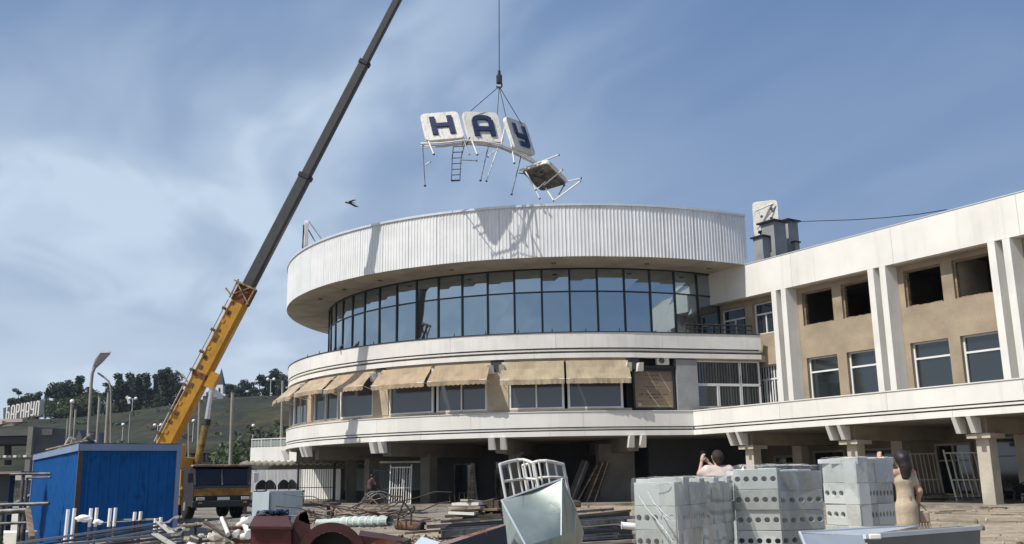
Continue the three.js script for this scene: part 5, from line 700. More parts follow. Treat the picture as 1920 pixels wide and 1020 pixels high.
// ---------------------------------------------------------------- things fixed to the terminal
{
  const N = thing('notice_banner', 'faded brown printed notice in a dark frame between awning and grey panel', 'notice', str(1.2, 0, 4.9)), dir = V(sDir[0], 0, -sDir[1]);
  const W0 = 0.0, W1 = 2.36, y0 = 5.05, y1 = 7.16, cv = document.createElement('canvas'); cv.width = 512; cv.height = 460; const g = cv.getContext('2d');
  g.fillStyle = '#786b5a'; g.fillRect(0, 0, 512, 460); seed = 91;
  for (let i = 0; i < 260; i++) { g.fillStyle = ['rgba(120,98,80,.22)', 'rgba(150,140,112,.20)', 'rgba(104,88,78,.22)', 'rgba(170,150,115,.16)'][i % 4]; g.fillRect(rr(-60, 480), rr(0, 450), rr(60, 240), rr(4, 16)); }
  const gr = g.createLinearGradient(0, 0, 0, 460); gr.addColorStop(0, 'rgba(110,90,85,.35)'); gr.addColorStop(1, 'rgba(185,165,115,.30)'); g.fillStyle = gr; g.fillRect(0, 0, 512, 460);
  g.fillStyle = 'rgba(60,46,40,.75)'; g.textAlign = 'center'; g.font = 'bold 30px sans-serif'; [70, 118, 162, 206].forEach((y, i) => { for (let k = 0; k < [10, 7, 7, 12][i]; k++) g.fillRect(256 - [10, 7, 7, 12][i] * 10 + k * 20, y - 14, 7 + (k * 7) % 9, 11); });
  g.font = 'bold 34px sans-serif'; for (let k = 0; k < 19; k++) if (k !== 3 && k !== 14) g.fillRect(66 + k * 20, 280, 12 + (k * 5) % 6, 20); g.fillText('ВЕЧЕРА', 256, 345);
  for (let i = 0; i < 9; i++) { g.fillStyle = 'rgba(80,62,52,.35)'; g.fillRect(60 + (i * 37) % 60, 228 + (i % 4) * 12, 330, 4); }
  g.strokeStyle = 'rgba(225,215,200,.5)'; g.lineWidth = 9; for (const q of [[180, 10, 300, 240], [170, 240, 320, 440], [330, 30, 470, 260]]) { g.beginPath(); g.moveTo(q[0], q[1]); g.lineTo(q[2], q[3]); g.stroke(); }
  g.fillStyle = 'rgba(215,205,165,.8)'; g.fillRect(50, 425, 420, 8); g.fillRect(50, 395, 40, 30);
  const tx = new THREE.CanvasTexture(cv); tx.colorSpace = THREE.SRGBColorSpace; const sheet = mb().quad(str(W0, -0.34, y0), str(W1, -0.34, y0), str(W1, -0.34, y1), str(W0, -0.34, y1)).build('printed_sheet', M(C(1, 1, 1), { map: tx, roughness: 0.6 }), N);
  sheet.geometry.setAttribute('uv', new THREE.BufferAttribute(new Float32Array([0, 0, 1, 0, 1, 1, 0, 0, 1, 1, 0, 1]), 2));
  const f = mb(); for (const y of [y0, y1]) f.bar(str(W0 - 0.06, -0.3, y), str(W1 + 0.06, -0.3, y), 0.1); for (const u of [W0, W1]) f.bar(str(u, -0.3, y0), str(u, -0.3, y1), 0.1, 0.1, dir); f.build('frame', X.black, N); f.p.length = 0; mb().bar(str(-0.2, -0.3, 7.32), str(2.5, -0.3, 7.32), 0.1, 0.16).build('hanger_bar', X.black, N);
  const A = thing('air_conditioner', 'pale air conditioner unit hung in the dark recess above the brown notice', 'air conditioner', str(1.7, -0.3, 7.4)); mb().rbox(str(1.75, -0.3, 7.68), [0.72, 0.46, 0.3], 0.04, dir).build('casing', X.whiteB, A); mb().tube(str(1.65, -0.145, 7.68), str(1.65, -0.13, 7.68), 0.17, 0.17, 16).build('fan_grille', X.steel, A); mb().bar(str(1.3, -0.3, 7.42), str(2.2, -0.3, 7.42), 0.06).build('bracket', X.black, A);
}
// ---------------------------------------------------------------- under the terminal
function leaningFrame(name, label, cat, x0, x1, yt, yb, d, nb, mat, lean, h0 = 0) {
  const F_ = thing(name, label, cat, at((x0 + x1) / 2, yb, d)); const b = x => { const q = at(x, 900, d); return V(q.x, h0, q.z + lean); }, top = at((x0 + x1) / 2, yt, d).y, t = x => { const q = at(x, 900, d); return V(q.x, top, q.z); };
  const P = (x, k) => b(x).lerp(t(x), k); mb().bar(P(x0, 0.97), P(x1, 0.97), 0.06).build('top_rail', mat, F_); mb().bar(P(x0, 0.45), P(x1, 0.45), 0.05).build('middle_rail', mat, F_); mb().bar(P(x0, 0.05), P(x1, 0.05), 0.05).build('bottom_rail', mat, F_);
  for (let i = 0; i <= nb; i++) mb().bar(P(mix(x0, x1, i / nb), 0.0), P(mix(x0, x1, i / nb) + (i % 3 - 1) * 0.8, i % nb ? 0.97 : 1.03), i % nb ? 0.035 : 0.06).build('bar', mat, F_); return F_;
}
leaningFrame('fence_panel', 'pale bar fence panel leaning in the shade left of the terminal column', 'fence panel', 733, 772, 874, 936, 56.5, 9, X.paintW, 0.7);
leaningFrame('fence_panel', 'dark green bar fence panel in the shade behind the standing worker', 'fence panel', 702, 730, 880, 936, 57.5, 8, M(C(0.08, 0.11, 0.105)), 0.3);
leaningFrame('fence_panel', 'dim bar panel leaning on the wing wall just right of the woman', 'fence panel', 1712, 1760, 848, 927, 47, 6, X.soffit, 0.5);
leaningFrame('fence_panel', 'bright bent bar panel leaning by the dark wing doorway', 'fence panel', 1776, 1852, 846, 932, 44.5, 7, X.paintW, 0.8);
{
  const l = thing('step_ladder', 'pale wooden step ladder standing open in the dark doorway', 'ladder', at(886, 935, 58)), P = (x, y, z = 0) => at(x, y, 58 + z); for (const [a, b, z] of [[884, 876, 0], [887, 895, 0], [885, 880, 1], [886, 892, 1]]) mb().bar(P(a, 868, 0.3), V(P(b, 930, z).x, 0.05, P(b, 930, z).z), 0.09).build('rail', X.woodP, l); for (let k = 1; k < 6; k++) { const y = mix(868, 934, k / 6), w = k * 1.6; mb().bar(P(885.5 - w, y), P(885.5 + w, y), 0.05, 0.09).build('step', X.woodP, l); }
  [[1068, 1098, 865, 934, 'large dark sheet leaning under the drum behind the white railings'], [1098, 1128, 868, 935, 'pale edged sheet leaning beside the stair wall'], [1112, 1138, 866, 934, 'tall board leaning right against the stair wall'], [1080, 1118, 872, 935, 'brown board leaning between the dark sheet and pale edged sheet']].forEach(([xb, xt, yt, yb, label], i) => { const t = thing('leaning_board', label, 'board', V(at(xb, yb, 55).x, 0.05, -55)); const b = V(at(xb, yb, 55 + i * 0.15).x, 0.05, -55 - i * 0.15), u = at(xt, yt, 55.4 + i * 0.15); mb().bar(b, u, 0.5 - 0.1 * i, 0.03, V(0.2, 0, 1)).build('board_sheet', [X.boom, X.woodD, X.woodD, X.woodD][i], t); mb().bar(b.clone().add(V(0.02, 0, 0.5)), u.clone().add(V(0.02, 0, 0.5)), 0.05, 0.06).build('edge_batten', X.woodP, t); });
  [[848, 'small stool left of the pale step ladder under the drum'], [866, 'second stool standing right beside the foot of the step ladder']].forEach(([px, label], i) => { const b = V(at(px, 930, 57).x, 0.05, -57), s = thing('wooden_stool', label, 'stool', b); mb().rbox(b.clone().add(V(0, 0.5 + i * 0.1, 0)), [0.42, 0.06, 0.36], 0.02).build('seat', X.woodD, s); for (const [x, z] of [[-.17, -.14], [.17, -.14], [-.17, .14], [.17, .14]]) mb().bar(b.clone().add(V(x, 0, z)), b.clone().add(V(x * .8, .48 + i * .1, z * .8)), 0.04).build('leg', X.wood, s); });
  [[1782, 1858, 44, 0, 'pallet of pale boards lying under the wing beside the column'], [1738, 1790, 46, 1, 'stack of thin grey boards lying right of the woman'], [1690, 1740, 48, 2, 'flat timber bundle behind the woman under the wing']].forEach(([x0, x1, d, k, label]) => { const a = at(x0, 930, d), b = at(x1, 930, d), t = thing('board_stack', label, 'boards', V((a.x + b.x) / 2, 0.05, -d)); for (let i = 0; i < 5; i++) { const y = 0.1 + i * 0.075; mb().rbox(V((a.x + b.x) / 2 + (i % 2 ? 0.1 : -0.06), y, -d - 0.1 * i), [(b.x - a.x) * (1 - 0.05 * i), 0.06, 0.9], 0.008, V(1, 0, 0.04 * (i - 2)).normalize()).build('board', [X.woodP, X.wood, X.steel][(i + k) % 3], t); } });
  { const wb_ = thing('wheelbarrow', 'dark wheelbarrow cut off by the right edge under the wing', 'wheelbarrow', V(at(1912, 940, 41).x, 0.05, -41)), P = (x, y, z = 0) => at(x, y, 41 + z); mb().hexa([P(1904, 925, .3), P(1935, 925, .3), P(1935, 925, 1), P(1904, 925, 1), P(1896, 908), P(1945, 908), P(1945, 908, 1.3), P(1896, 908, 1.3)]).build('tray', X.blackM, wb_); mb().path([P(1893, 906), P(1905, 928), P(1950, 934)], .03).build('handle', X.black, wb_); mb().path([P(1902, 925), P(1900, 945)], .03).path([P(1893, 906), P(1900, 914), P(1920, 904)], .03).build('leg', X.black, wb_); const w2 = P(1928, 938); ring(mb(), w2, V(0, 0, 1), .2, .1, 14, .02).build('wheel', X.rubber, wb_); }
}
{ // paved apron under the building
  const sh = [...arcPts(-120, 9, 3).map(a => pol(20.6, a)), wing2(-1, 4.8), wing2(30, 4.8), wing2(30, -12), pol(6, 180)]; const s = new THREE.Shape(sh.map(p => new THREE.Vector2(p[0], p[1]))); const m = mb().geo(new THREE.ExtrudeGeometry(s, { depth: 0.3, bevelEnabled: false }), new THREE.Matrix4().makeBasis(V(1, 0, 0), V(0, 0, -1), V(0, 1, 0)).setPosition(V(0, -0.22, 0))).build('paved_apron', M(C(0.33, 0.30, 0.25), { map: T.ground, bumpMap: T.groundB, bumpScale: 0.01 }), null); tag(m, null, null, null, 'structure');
}
// ---------------------------------------------------------------- the middle of the yard
{
  const b = W(at(507, 960, 34).x, -0.2, 34), c = thing('metal_cabinet', 'pale blue grey metal cabinet standing in front of the crane', 'cabinet', b), ax = V(0.94, 0, -0.34).normalize(), p = at(505, 960, 33.4); const o = V(p.x, -0.2, p.z), zx = V(0.34, 0, 0.94).normalize().negate();
  const L = (a, u, d) => o.clone().addScaledVector(ax, a).addScaledVector(zx, d).add(V(0, u, 0)); mb().rbox(L(0.55, 0.66, 0.5), [1.12, 1.3, 1.0], 0.02, ax).build('body', M(C(0.28, 0.335, 0.36), { map: T.metal, roughness: 0.45 }), c); mb().rbox(L(-0.04, 0.66, 0.35), [0.03, 1.26, 0.62], 0.01, ax).build('side_panel', M(C(0.60, 0.69, 0.70), { map: T.metal }), c); { const q = L(-0.06, 0, 0); mb().hexa([L(-.55, .06, .25), L(-.03, .06, -.02), L(-.03, .06, .02), L(-.55, .06, .29), L(-.55, 1.28, .25), L(-.03, 1.28, -.02), L(-.03, 1.28, .02), L(-.55, 1.28, .29)]).build('open_door', M(C(0.62, 0.72, 0.73), { map: T.metal, roughness: 0.5 }), c, 'pale open door leaf catching the sun'); }
  mb().box(L(0.56, 0.06, 0.5), [1.0, 0.12, 0.9], ax).build('plinth', X.black, c);
  const sp = thing('platform_trailer', 'low dark platform behind the pale cabinet carrying the chairs', 'platform', W(-7.6, -0.1, 36.5)); mb().rbox(W(-8.2, 0.58, 36.6), [3.2, 0.12, 1.1], 0.03).build('deck', X.blackM, sp); for (const x of [-9.5, -6.9]) for (const z of [36.2, 37]) mb().bar(W(x, -0.15, z), W(x, 0.55, z), 0.12).build('leg', X.blackM, sp);
  const ch = thing('office_chair', 'leftmost dark round backed chair behind the pale cabinet', 'chair', W(0, 0, 0), 'dark chairs behind the pale cabinet'); mb().rbox(V(0, 0.42, 0), [.46, .07, .44], .03).build('seat', X.black, ch); { const m = mb(), n = 10; for (let i = 0; i < n; i++) for (let j = 0; j < 3; j++) { const P = (a, k) => { const t = (a / n - .5) * 2, h = .85 - .2 * t * t; return V(t * .23, .5 + (h - .5) * k / 3, .2 - .05 * t * t + .03 * k); }; m.quad(P(i, j), P(i + 1, j), P(i + 1, j + 1), P(i, j + 1)); } m.build('backrest', X.black, ch); } for (const [x, z] of [[-.2, -.18], [.2, -.18], [-.2, .18], [.2, .18]]) mb().bar(V(x, 0, z), V(x * .9, .4, z * .9), .03).build('leg', X.steel, ch); for (const x of [-.18, .18]) mb().bar(V(x, .42, .2), V(x, .7, .23), .03).build('back_post', X.steel, ch);
  [[489, ''], [510, 'second dark chair from the left behind the cabinet, above its corner'], [533, 'third dark chair behind the middle of the cabinet'], [556, 'rightmost dark chair behind the right end of the cabinet']].forEach(([px, l], i) => { const p = at(px, 920, 36.6).setY(0.64); if (!i) { ch.position.copy(p); ch.rotation.y = 0.4; } else place(ch, 'office_chair', l, p, [0, -.1, .15, -.5][i]); });
}
{ // sticks, branches, stones
  seed = 404; const br = thing('branch_pile', 'heap of dry grey branches and bent rods behind the wrapped duct', 'branches', atH(690, 968, 0), undefined); 
  for (let i = 0; i < 70; i++) { const px = rr(600, 775), d = rr(20, 24), p = at(px, rr(955, 985), d), L = rr(0.5, 1.7), a = rr(-0.5, 0.9), b = rr(0, 6.28), pts = [p]; for (let k = 1; k < 5; k++) pts.push(p.clone().add(V(Math.cos(b) * L * k / 4, Math.sin(a) * L * k / 4 * 0.6 - 0.02 * k * k * a + rr(-.04, .04), Math.sin(b) * L * k / 4 * 0.5))); for (const q of pts) q.y = Math.max(0.03, q.y); mb().path(pts, rr(0.006, 0.02), 5).build('branch', [X.woodD, X.wood, X.rust, X.steel][i % 4], br); }
  for (const [x0, y0, x1, y1, h] of [[675, 945, 748, 942, 22], [690, 938, 735, 944, 15], [660, 962, 700, 938, 10], [672, 950, 720, 935, 20]]) { const pts = []; for (let k = 0; k <= 10; k++) { const t = k / 10; pts.push(at(mix(x0, x1, t), mix(y0, y1, t) - h * Math.sin(t * Math.PI), 24)); } mb().path(pts, 0.022, 6).build('bent_rod', X.steel, br); }
  for (const pts of [[[745, 990], [747, 965], [756, 944], [757, 940]], [[757, 941], [768, 956], [771, 962], [778, 954], [775, 948]], [[770, 985], [771, 962]], [[762, 990], [761, 975]], [[620, 975], [625, 955], [628, 952]], [[585, 968], [577, 956], [587, 962], [588, 957]], [[588, 966], [608, 975]]]) mb().path(pts.map(q => at(q[0], q[1], 18)), 0.019, 6).build('branch', X.woodD, br);
  const st = new THREE.InstancedMesh(new THREE.IcosahedronGeometry(1, 0), X.soffit, 2600); st.name = 'ground_rubble'; const mt = new THREE.Matrix4(), q4 = new THREE.Quaternion(), cl = new THREE.Color(); for (let i = 0; i < 2600; i++) { const d = Math.pow(rnd(), 0.7) * 40 + 9, x = rr(-0.42, 0.6) * d * 1.1, s = rr(0.008, 0.04) * (rnd() < 0.08 ? 2.4 : 1); q4.set(rnd(), rnd(), rnd(), rnd()).normalize(); mt.compose(W(x, grnd(x, d) + s * 0.2, d), q4, V(s * rr(0.8, 2), s * 0.6, s)); st.setMatrixAt(i, mt); const c = rr(0.25, 1.0); st.setColorAt(i, cl.setRGB(c, c * 0.96, c * 0.9)); } st.castShadow = st.receiveShadow = true; scene.add(st); tag(st, 'small stones and rubble scattered over the bare yard', 'rubble', null, 'stuff');
  for (const [nm, label, n, mats_, xa, xb, da, db, hh] of [['scrap_litter', 'splinters, chips and broken bits strewn among the scrap heaps', 4200, X.soffit, 250, 1180, 11, 24, .10]]) { const im = new THREE.InstancedMesh(new THREE.BoxGeometry(1, 1, 1), mats_, n); im.name = nm; for (let i = 0; i < n; i++) { const d = rr(da, db), p = at(rr(xa, xb), 900, d), L = rr(.03, .22) * (rnd() < .12 ? 2.5 : 1); q4.set(rr(-.25, .25), rnd(), rr(-.25, .25), rnd()).normalize(); mt.compose(V(p.x, grnd(p.x, d) + rr(0, hh), p.z), q4, V(L, rr(.01, .04), rr(.015, .07))); im.setMatrixAt(i, mt); const c = rnd() < .3 ? rr(.9, 1.3) : rr(.12, .7); im.setColorAt(i, cl.setRGB(c, c * rr(.8, .97), c * rr(.65, .92))); } im.castShadow = im.receiveShadow = true; scene.add(im); tag(im, label, 'litter', null, 'stuff'); }
  [[1786, 958, .9, 0.1, X.woodD, 'dark lath lying on the dirt right of the woman'], [1768, 962, .6, -.2, X.steel, 'short grey strip lying on the dirt in front of the leaning panel'], [1868, 952, 1.2, .05, X.woodD, 'long dark lath lying on the dirt below the wing column'], [1880, 965, .7, .3, X.wood, 'short brown stick lying at the right of the yard']].forEach(([x, y, L, t, m, l]) => { const p = atH(x, y, 0.03), o = thing('dropped_lath', l, 'lath', p); mb().box(p, [L, 0.03, 0.06], V(1, 0, t).normalize()).build('strip', m, o); });
}
{ // wrapped duct, rusted pipe, timber and steel heaps
  const du = thing('wrapped_duct', 'long roll wrapped in pale green white foil lying behind the maroon fan', 'duct roll', at(665, 985, 14)); { const a = at(596, 980, 14.2), b = at(731, 977, 13.2), n = 40, m = mb(), ax = b.clone().sub(a).normalize(), u = UP.clone().addScaledVector(ax, -ax.y).normalize(), v = new THREE.Vector3().crossVectors(ax, u); const P = (i, j) => { const t = i / n, r = (0.05 + 0.02 * sstep(0.1, 0.5, t)) * (1 + 0.12 * Math.sin(i * 1.25) * sstep(0.2, 0.4, t)); const g = j / 14 * 6.2832; return a.clone().lerp(b, t).addScaledVector(u, Math.cos(g) * r + (vn(i * 0.8, j) - 0.5) * 0.012).addScaledVector(v, Math.sin(g) * r); }; for (let i = 0; i < n; i++) for (let j = 0; j < 14; j++) m.quad(P(i, j), P(i, j + 1), P(i + 1, j + 1), P(i + 1, j)); m.build('foil_wrap', X.teal, du); for (let k = 1; k < 8; k++) { const c = a.clone().lerp(b, 0.3 + k * 0.085); ring(mb(), c, ax, 0.078, 0.03, 14, 0.008).build('binding_tape', X.paintW, du); } mb().box(at(660, 1000, 13.8).setY(0.28), [1.6, 0.56, 0.5]).build('support_crate', X.woodD, du); }
  const rp = thing('rusted_pipe', 'short rusted pipe lying on the dirt right of the branch pile', 'pipe', at(768, 990, 20)); { const a = at(745, 985, 20), b = at(791, 988, 19.6); mb().tube(a, b, 0.09, 0.09, 14).build('pipe_wall', X.rust, rp); ring(mb(), b, b.clone().sub(a).normalize(), 0.115, 0.1, 16, 0.02).build('flange', X.black, rp); }
  const tp = thing('timber_stack', 'stack of pale and dark boards left of the galvanised hopper', 'timber stack', at(890, 980, 19)); const lay = [[905, 870, 942, 938, .04, 0], [853, 903, 945, 944, .05, 1], [846, 905, 953, 951, .05, 0], [850, 936, 957, 955, .04, 2], [847, 895, 961, 963, .05, 1], [838, 942, 968, 965, .05, 3], [872, 945, 972, 970, .07, 3], [846, 944, 976, 974, .06, 2], [850, 946, 982, 979, .05, 3]];
  lay.forEach(([x0, x1, y0, y1, th, k], i) => { for (let j = 0; j < 3; j++) mb().bar(at(x0 + j * 3, y0, 18.6 + j * 0.35), at(x1 + j * 4, y1, 18.4 + j * 0.35), 0.3, th).build('board', [X.woodP, X.paintW, X.wood, X.woodD][(k + (j > 1 ? 1 : 0)) % 4], tp); }); for (const x of [860, 930]) mb().box(at(x, 1000, 19).setY(0.12), [0.2, 0.5, 1]).build('bearer', X.woodD, tp);
  for (const [x, y, s] of [[916, 946, .18], [925, 950, .2], [936, 955, .16], [908, 951, .14]]) mb().rbox(at(x, y, 18.7), [s * 1.5, s, s], 0.02, V(0.9, 0.2, 0.3).normalize()).build('off_cut', X.woodD, tp);
  const sb_ = thing('steel_beam_pile', 'heap of long dark steel profiles running behind the hopper', 'steel beams', at(1000, 1000, 15)); seed = 66; for (let i = 0; i < 26; i++) { const y0 = mix(962, 1030, i / 26) + rr(-3, 3), x0 = i < 12 ? rr(818, 850) : rr(825, 900), x1 = rr(1150, 1196), d = 17.2 - i * 0.12, q = at(x0, y0 + 12 + (i < 12 ? 6 : 0), d), r = at(x1, y0 - 6, d + 0.8), w = rr(0.04, 0.09); mb().bar(q, r, w, w * rr(0.7, 1.3)).build('steel_profile', i % 7 === 3 ? X.woodP : i % 3 ? X.blackM : X.steel, sb_); }
  const wp_ = thing('white_pipe', 'short white plastic pipe end sticking out left of the block stacks', 'pipe', at(1178, 985, 14)); mb().tube(at(1166, 985, 14), at(1200, 988, 14), 0.05, 0.05, 10).build('pipe_wall', X.plasticW, wp_); mb().tube(at(1166, 985, 14), at(1165, 985, 14), 0.056, 0.056, 10).build('pipe_end', X.whiteB, wp_);
  const pl = thing('pale_plank', 'pale straight plank lying on top of the dark steel heap', 'plank', at(1130, 965, 16)); mb().bar(at(1075, 968, 16), at(1178, 957, 16.8), 0.14, 0.035).build('board', X.wood, pl);
  const p2 = thing('pale_plank', 'pale thin plank lying on the dirt below the rusted pipe', 'plank', at(800, 998, 17)); mb().bar(at(755, 1000, 17), at(855, 992, 18), 0.1, 0.04).build('board', X.woodP, p2);
  const p3 = thing('pale_plank', 'white square lath ending at the steel heap right of the rusted pipe', 'plank', at(820, 988, 18)); mb().bar(at(798, 988, 18), at(850, 985, 18.4), 0.08, 0.07).build('board', X.woodP, p3);
}
{ // bent white guard rails standing on the timber
  const mk = (label, xs, yt, ym, yb, d, bow) => { const g = thing('guard_rail', label, 'railing', at(xs[0], yb, d)); const n = xs.length - 1, P = (x, y, k) => at(x, y, d + bow * Math.sin(k * Math.PI)); const top = [], mid = [], bot = []; xs.forEach((x, i) => { const k = i / n, lift = -8 * Math.sin(k * Math.PI); top.push(P(x, yt + lift - k * 2, k)); mid.push(P(x + 7, ym + lift * 0.4 - k * 4, k)); bot.push(P(x + 12, yb - k * 8, k)); }); for (const [q, r, nm] of [[top, 0.034, 'top_rail'], [mid, 0.028, 'middle_rail'], [bot, 0.024, 'bottom_rail']]) mb().path(q, r, 8).build(nm, X.paintW, g); xs.forEach((x, i) => mb().tube(top[i], bot[i], i % n ? 0.022 : 0.03).build('baluster', X.paintW, g)); return g; };
  mk('bent white guard rail section standing left behind the hopper', [937, 954, 970, 982, 991, 1001], 871, 903, 937, 20, 0.8); mk('second white guard rail section, right behind the hopper top', [980, 998, 1010, 1024, 1040, 1056], 873, 900, 940, 21.2, -0.4);
  const bk = thing('pallet_base', 'dark timber pallet under the white guard rail sections', 'pallet', at(1000, 1000, 20.6)); mb().rbox(at(1000, 945, 20.7), [1.9, 0.12, 1.7], 0.02).build('deck', X.woodD, bk); for (const x of [965, 1000, 1035]) mb().box(at(x, 975, 20.7).setY(0.42), [0.2, 0.85, 1.5]).build('bearer', X.woodD, bk);
}
{ // galvanised hopper, folded from sheet
  const h = thing('sheet_metal_hopper', 'folded galvanised sheet metal hopper lying tilted in the centre foreground', 'hopper', at(1010, 1060, 9)); const A = at(940, 938, 9.25), B = at(1053, 898, 9.35), Cc = at(1080, 956, 9.75), D = at(1076, 998, 9.65), H = at(1052, 1004, 8.95), Fv = at(986, 1024, 8.55), G = at(950, 1028, 8.9), A2 = at(944, 960, 9.9), G2 = at(960, 1080, 9.0), H2 = at(1040, 1080, 8.9), D2 = at(1062, 1080, 9.4), F2 = at(990, 1090, 8.6);
  const grid = (m, a, b, c, d, n, bow) => { const P = (i, j) => { const u = i / n, v = j / n, p = a.clone().lerp(b, u).lerp(d.clone().lerp(c, u), v); const k = Math.sin(u * Math.PI) * Math.sin(Math.min(1, v + 0.15) * Math.PI); return p.add(V(0, 0, -bow * k + (vn(u * 4 + 3, v * 4) - 0.5) * 0.02)); }; const N = (i, j) => { const e = P(Math.min(n, i + .5), j).sub(P(Math.max(0, i - .5), j)), f = P(i, Math.min(n, j + .5)).sub(P(i, Math.max(0, j - .5))); return e.cross(f).normalize(); }; for (let i = 0; i < n; i++) for (let j = 0; j < n; j++) m.quad(P(i, j), P(i + 1, j), P(i + 1, j + 1), P(i, j + 1), N(i, j), N(i + 1, j), N(i + 1, j + 1), N(i, j + 1)); return m; };
  grid(mb(), A, B, H, Fv, 10, 0.07).build('front_sheet', X.galv, h); grid(mb(), B, Cc, D, H, 6, 0.01).build('right_sheet', X.galv, h); mb().tri(A, Fv, G).quad(A, G, G2, A2).build('left_sheet', X.galv, h); mb().quad(Fv, H, H2, F2).build('lower_sheet', X.galv, h); mb().quad(H, D, D2, H2).build('lower_side', X.galv, h); mb().quad(G, Fv, F2, G2).build('lower_left', X.galv, h);
  const back = mb(), bo = V(0.12, -0.25, -0.7); for (const [p, q] of [[A, B], [B, Cc], [Cc, D2]]) back.quad(p, q, q.clone().add(bo), p.clone().add(bo)); back.build('rear_sheet', X.galv, h);
  const sm = mb(); sm.bar(A, Fv, 0.012); sm.bar(B, H, 0.01); sm.bar(A, B, 0.014); sm.bar(B, Cc, 0.014); sm.bar(Cc, D, 0.012); sm.build('folded_seam', X.cap, h);
  mb().box(V(A.x + 0.35, 0.35, -9.3), [0.8, 0.7, 0.7]).build('support_block', X.woodD, h);
}
{ // maroon fan housing and trough
  const m_ = thing('maroon_fan', 'dark maroon steel fan housing with a boxed inlet in the front left of centre', 'fan housing', at(580, 1100, 12)); const P = (x, y, z = 0) => at(x, y, 12 + z);
  mb().hexa([P(470, 1075), P(546, 1075), P(546, 1075, .7), P(470, 1075, .7), P(470, 988), P(546, 989), P(548, 988, .7), P(472, 987, .7)]).build('inlet_box', M(C(0.17, 0.022, 0.02), { map: T.rust, roughness: 0.5 }), m_); mb().hexa([P(466, 990, -.05), P(549, 991, -.05), P(551, 990, .75), P(466, 989, .75), P(477, 968, .12), P(540, 968, .12), P(541, 967, .55), P(477, 967, .55)]).build('inlet_hood', X.maroon, m_); mb().bar(P(466, 989, -.06), P(549, 990, -.06), .03, .03).build('flange', X.maroon, m_);
  const V2 = (cx, cy, R0, R1, a0, a1, z0, z1, name, mat) => { const q = mb(), n = 28, Q = (t, r, z) => { const a = mix(a0, a1, t); return P(cx + Math.cos(a) * r, cy - Math.sin(a) * r * 0.98, z); }; for (let i = 0; i < n; i++) { const s = i / n, t = (i + 1) / n; q.quad(Q(s, R0, z0), Q(t, R0, z0), Q(t, R1, z0), Q(s, R1, z0)); q.quad(Q(s, R1, z0), Q(t, R1, z0), Q(t, R1, z1), Q(s, R1, z1)); q.quad(Q(s, R0, z0), Q(t, R0, z0), Q(t, R0, z1), Q(s, R0, z1)); } q.build(name, mat, m_); };
  V2(622, 1042, 46, 64, -0.6, 3.6, -.1, .55, 'volute_casing', X.maroon); V2(622, 1042, 0.5, 46, 0, 6.2832, .3, .56, 'rotor_well', X.black); mb().hexa([P(546, 1075, .05), P(585, 1075, .05), P(585, 1075, .5), P(546, 1075, .5), P(546, 986, .05), P(582, 982, .05), P(582, 982, .5), P(546, 986, .5)]).build('casing_neck', X.maroon, m_); mb().hexa([P(548, 986, .1), P(582, 984, .1), P(582, 984, .16), P(548, 986, .16), P(556, 968, .1), P(575, 958, .1), P(575, 958, .16), P(556, 968, .16)]).build('curved_guard', X.maroon, m_); mb().hexa([P(575, 958, .1), P(582, 984, .1), P(582, 984, .16), P(575, 958, .16), P(562, 961, .1), P(560, 975, .1), P(560, 975, .16), P(562, 961, .16)]).build('guard_fin', X.maroon, m_);
  V2(724, 1062, 40, 52, -0.3, 3.44, -1.2, -.5, 'outlet_ring', X.rust); mb().hexa([P(672, 1004, .2), P(760, 1016, .2), P(760, 1060, .2), P(672, 1060, .2), P(676, 994, .9), P(752, 1006, .9), P(752, 1060, .9), P(672, 1060, .9)]).build('outlet_trunk', X.maroon, m_); mb().tube(P(480, 968, .3), P(530, 958, .35), .03).tube(P(500, 966, .3), P(545, 972, .3), .025).build('top_bracket', X.black, m_);
  const tr = thing('steel_trough', 'tilted dark steel trough with a pinkish worn edge left of the hopper', 'trough', at(900, 1060, 8)); const Q = (x, y, z = 0) => at(x, y, 8 + z); mb().quad(Q(828, 1024), Q(948, 985, .6), Q(956, 1060, .5), Q(834, 1080)).build('side_plate', X.blackM, tr); mb().quad(Q(828, 1024), Q(948, 985, .6), Q(946, 982, .75), Q(822, 1018, .15)).build('worn_edge', M(C(0.33, 0.24, 0.22), { map: T.rust }), tr, 'pinkish rusty worn edge'); mb().quad(Q(822, 1018, .15), Q(946, 982, .75), Q(946, 1050, .9), Q(822, 1070, .4)).build('back_plate', X.steel, tr); mb().quad(Q(908, 998, .4), Q(912, 997, .4), Q(922, 1060, .4), Q(916, 1060, .4)).build('stiffener', X.rust, tr);
  const bs = thing('blue_sheet', 'small pale blue sheet lying between the fan and the steel trough', 'sheet', at(810, 1015, 10)); mb().hexa([[790, 1008, 0], [850, 1026, -.4], [800, 1040, -.6], [775, 1024, -.3], [790, 1006, 0], [850, 1024, -.4], [800, 1038, -.6], [775, 1022, -.3]].map(q => at(q[0], q[1], 10 + q[2]))).build('sheet_face', M(C(0.50, 0.56, 0.62), { roughness: 0.4 }), bs);
}
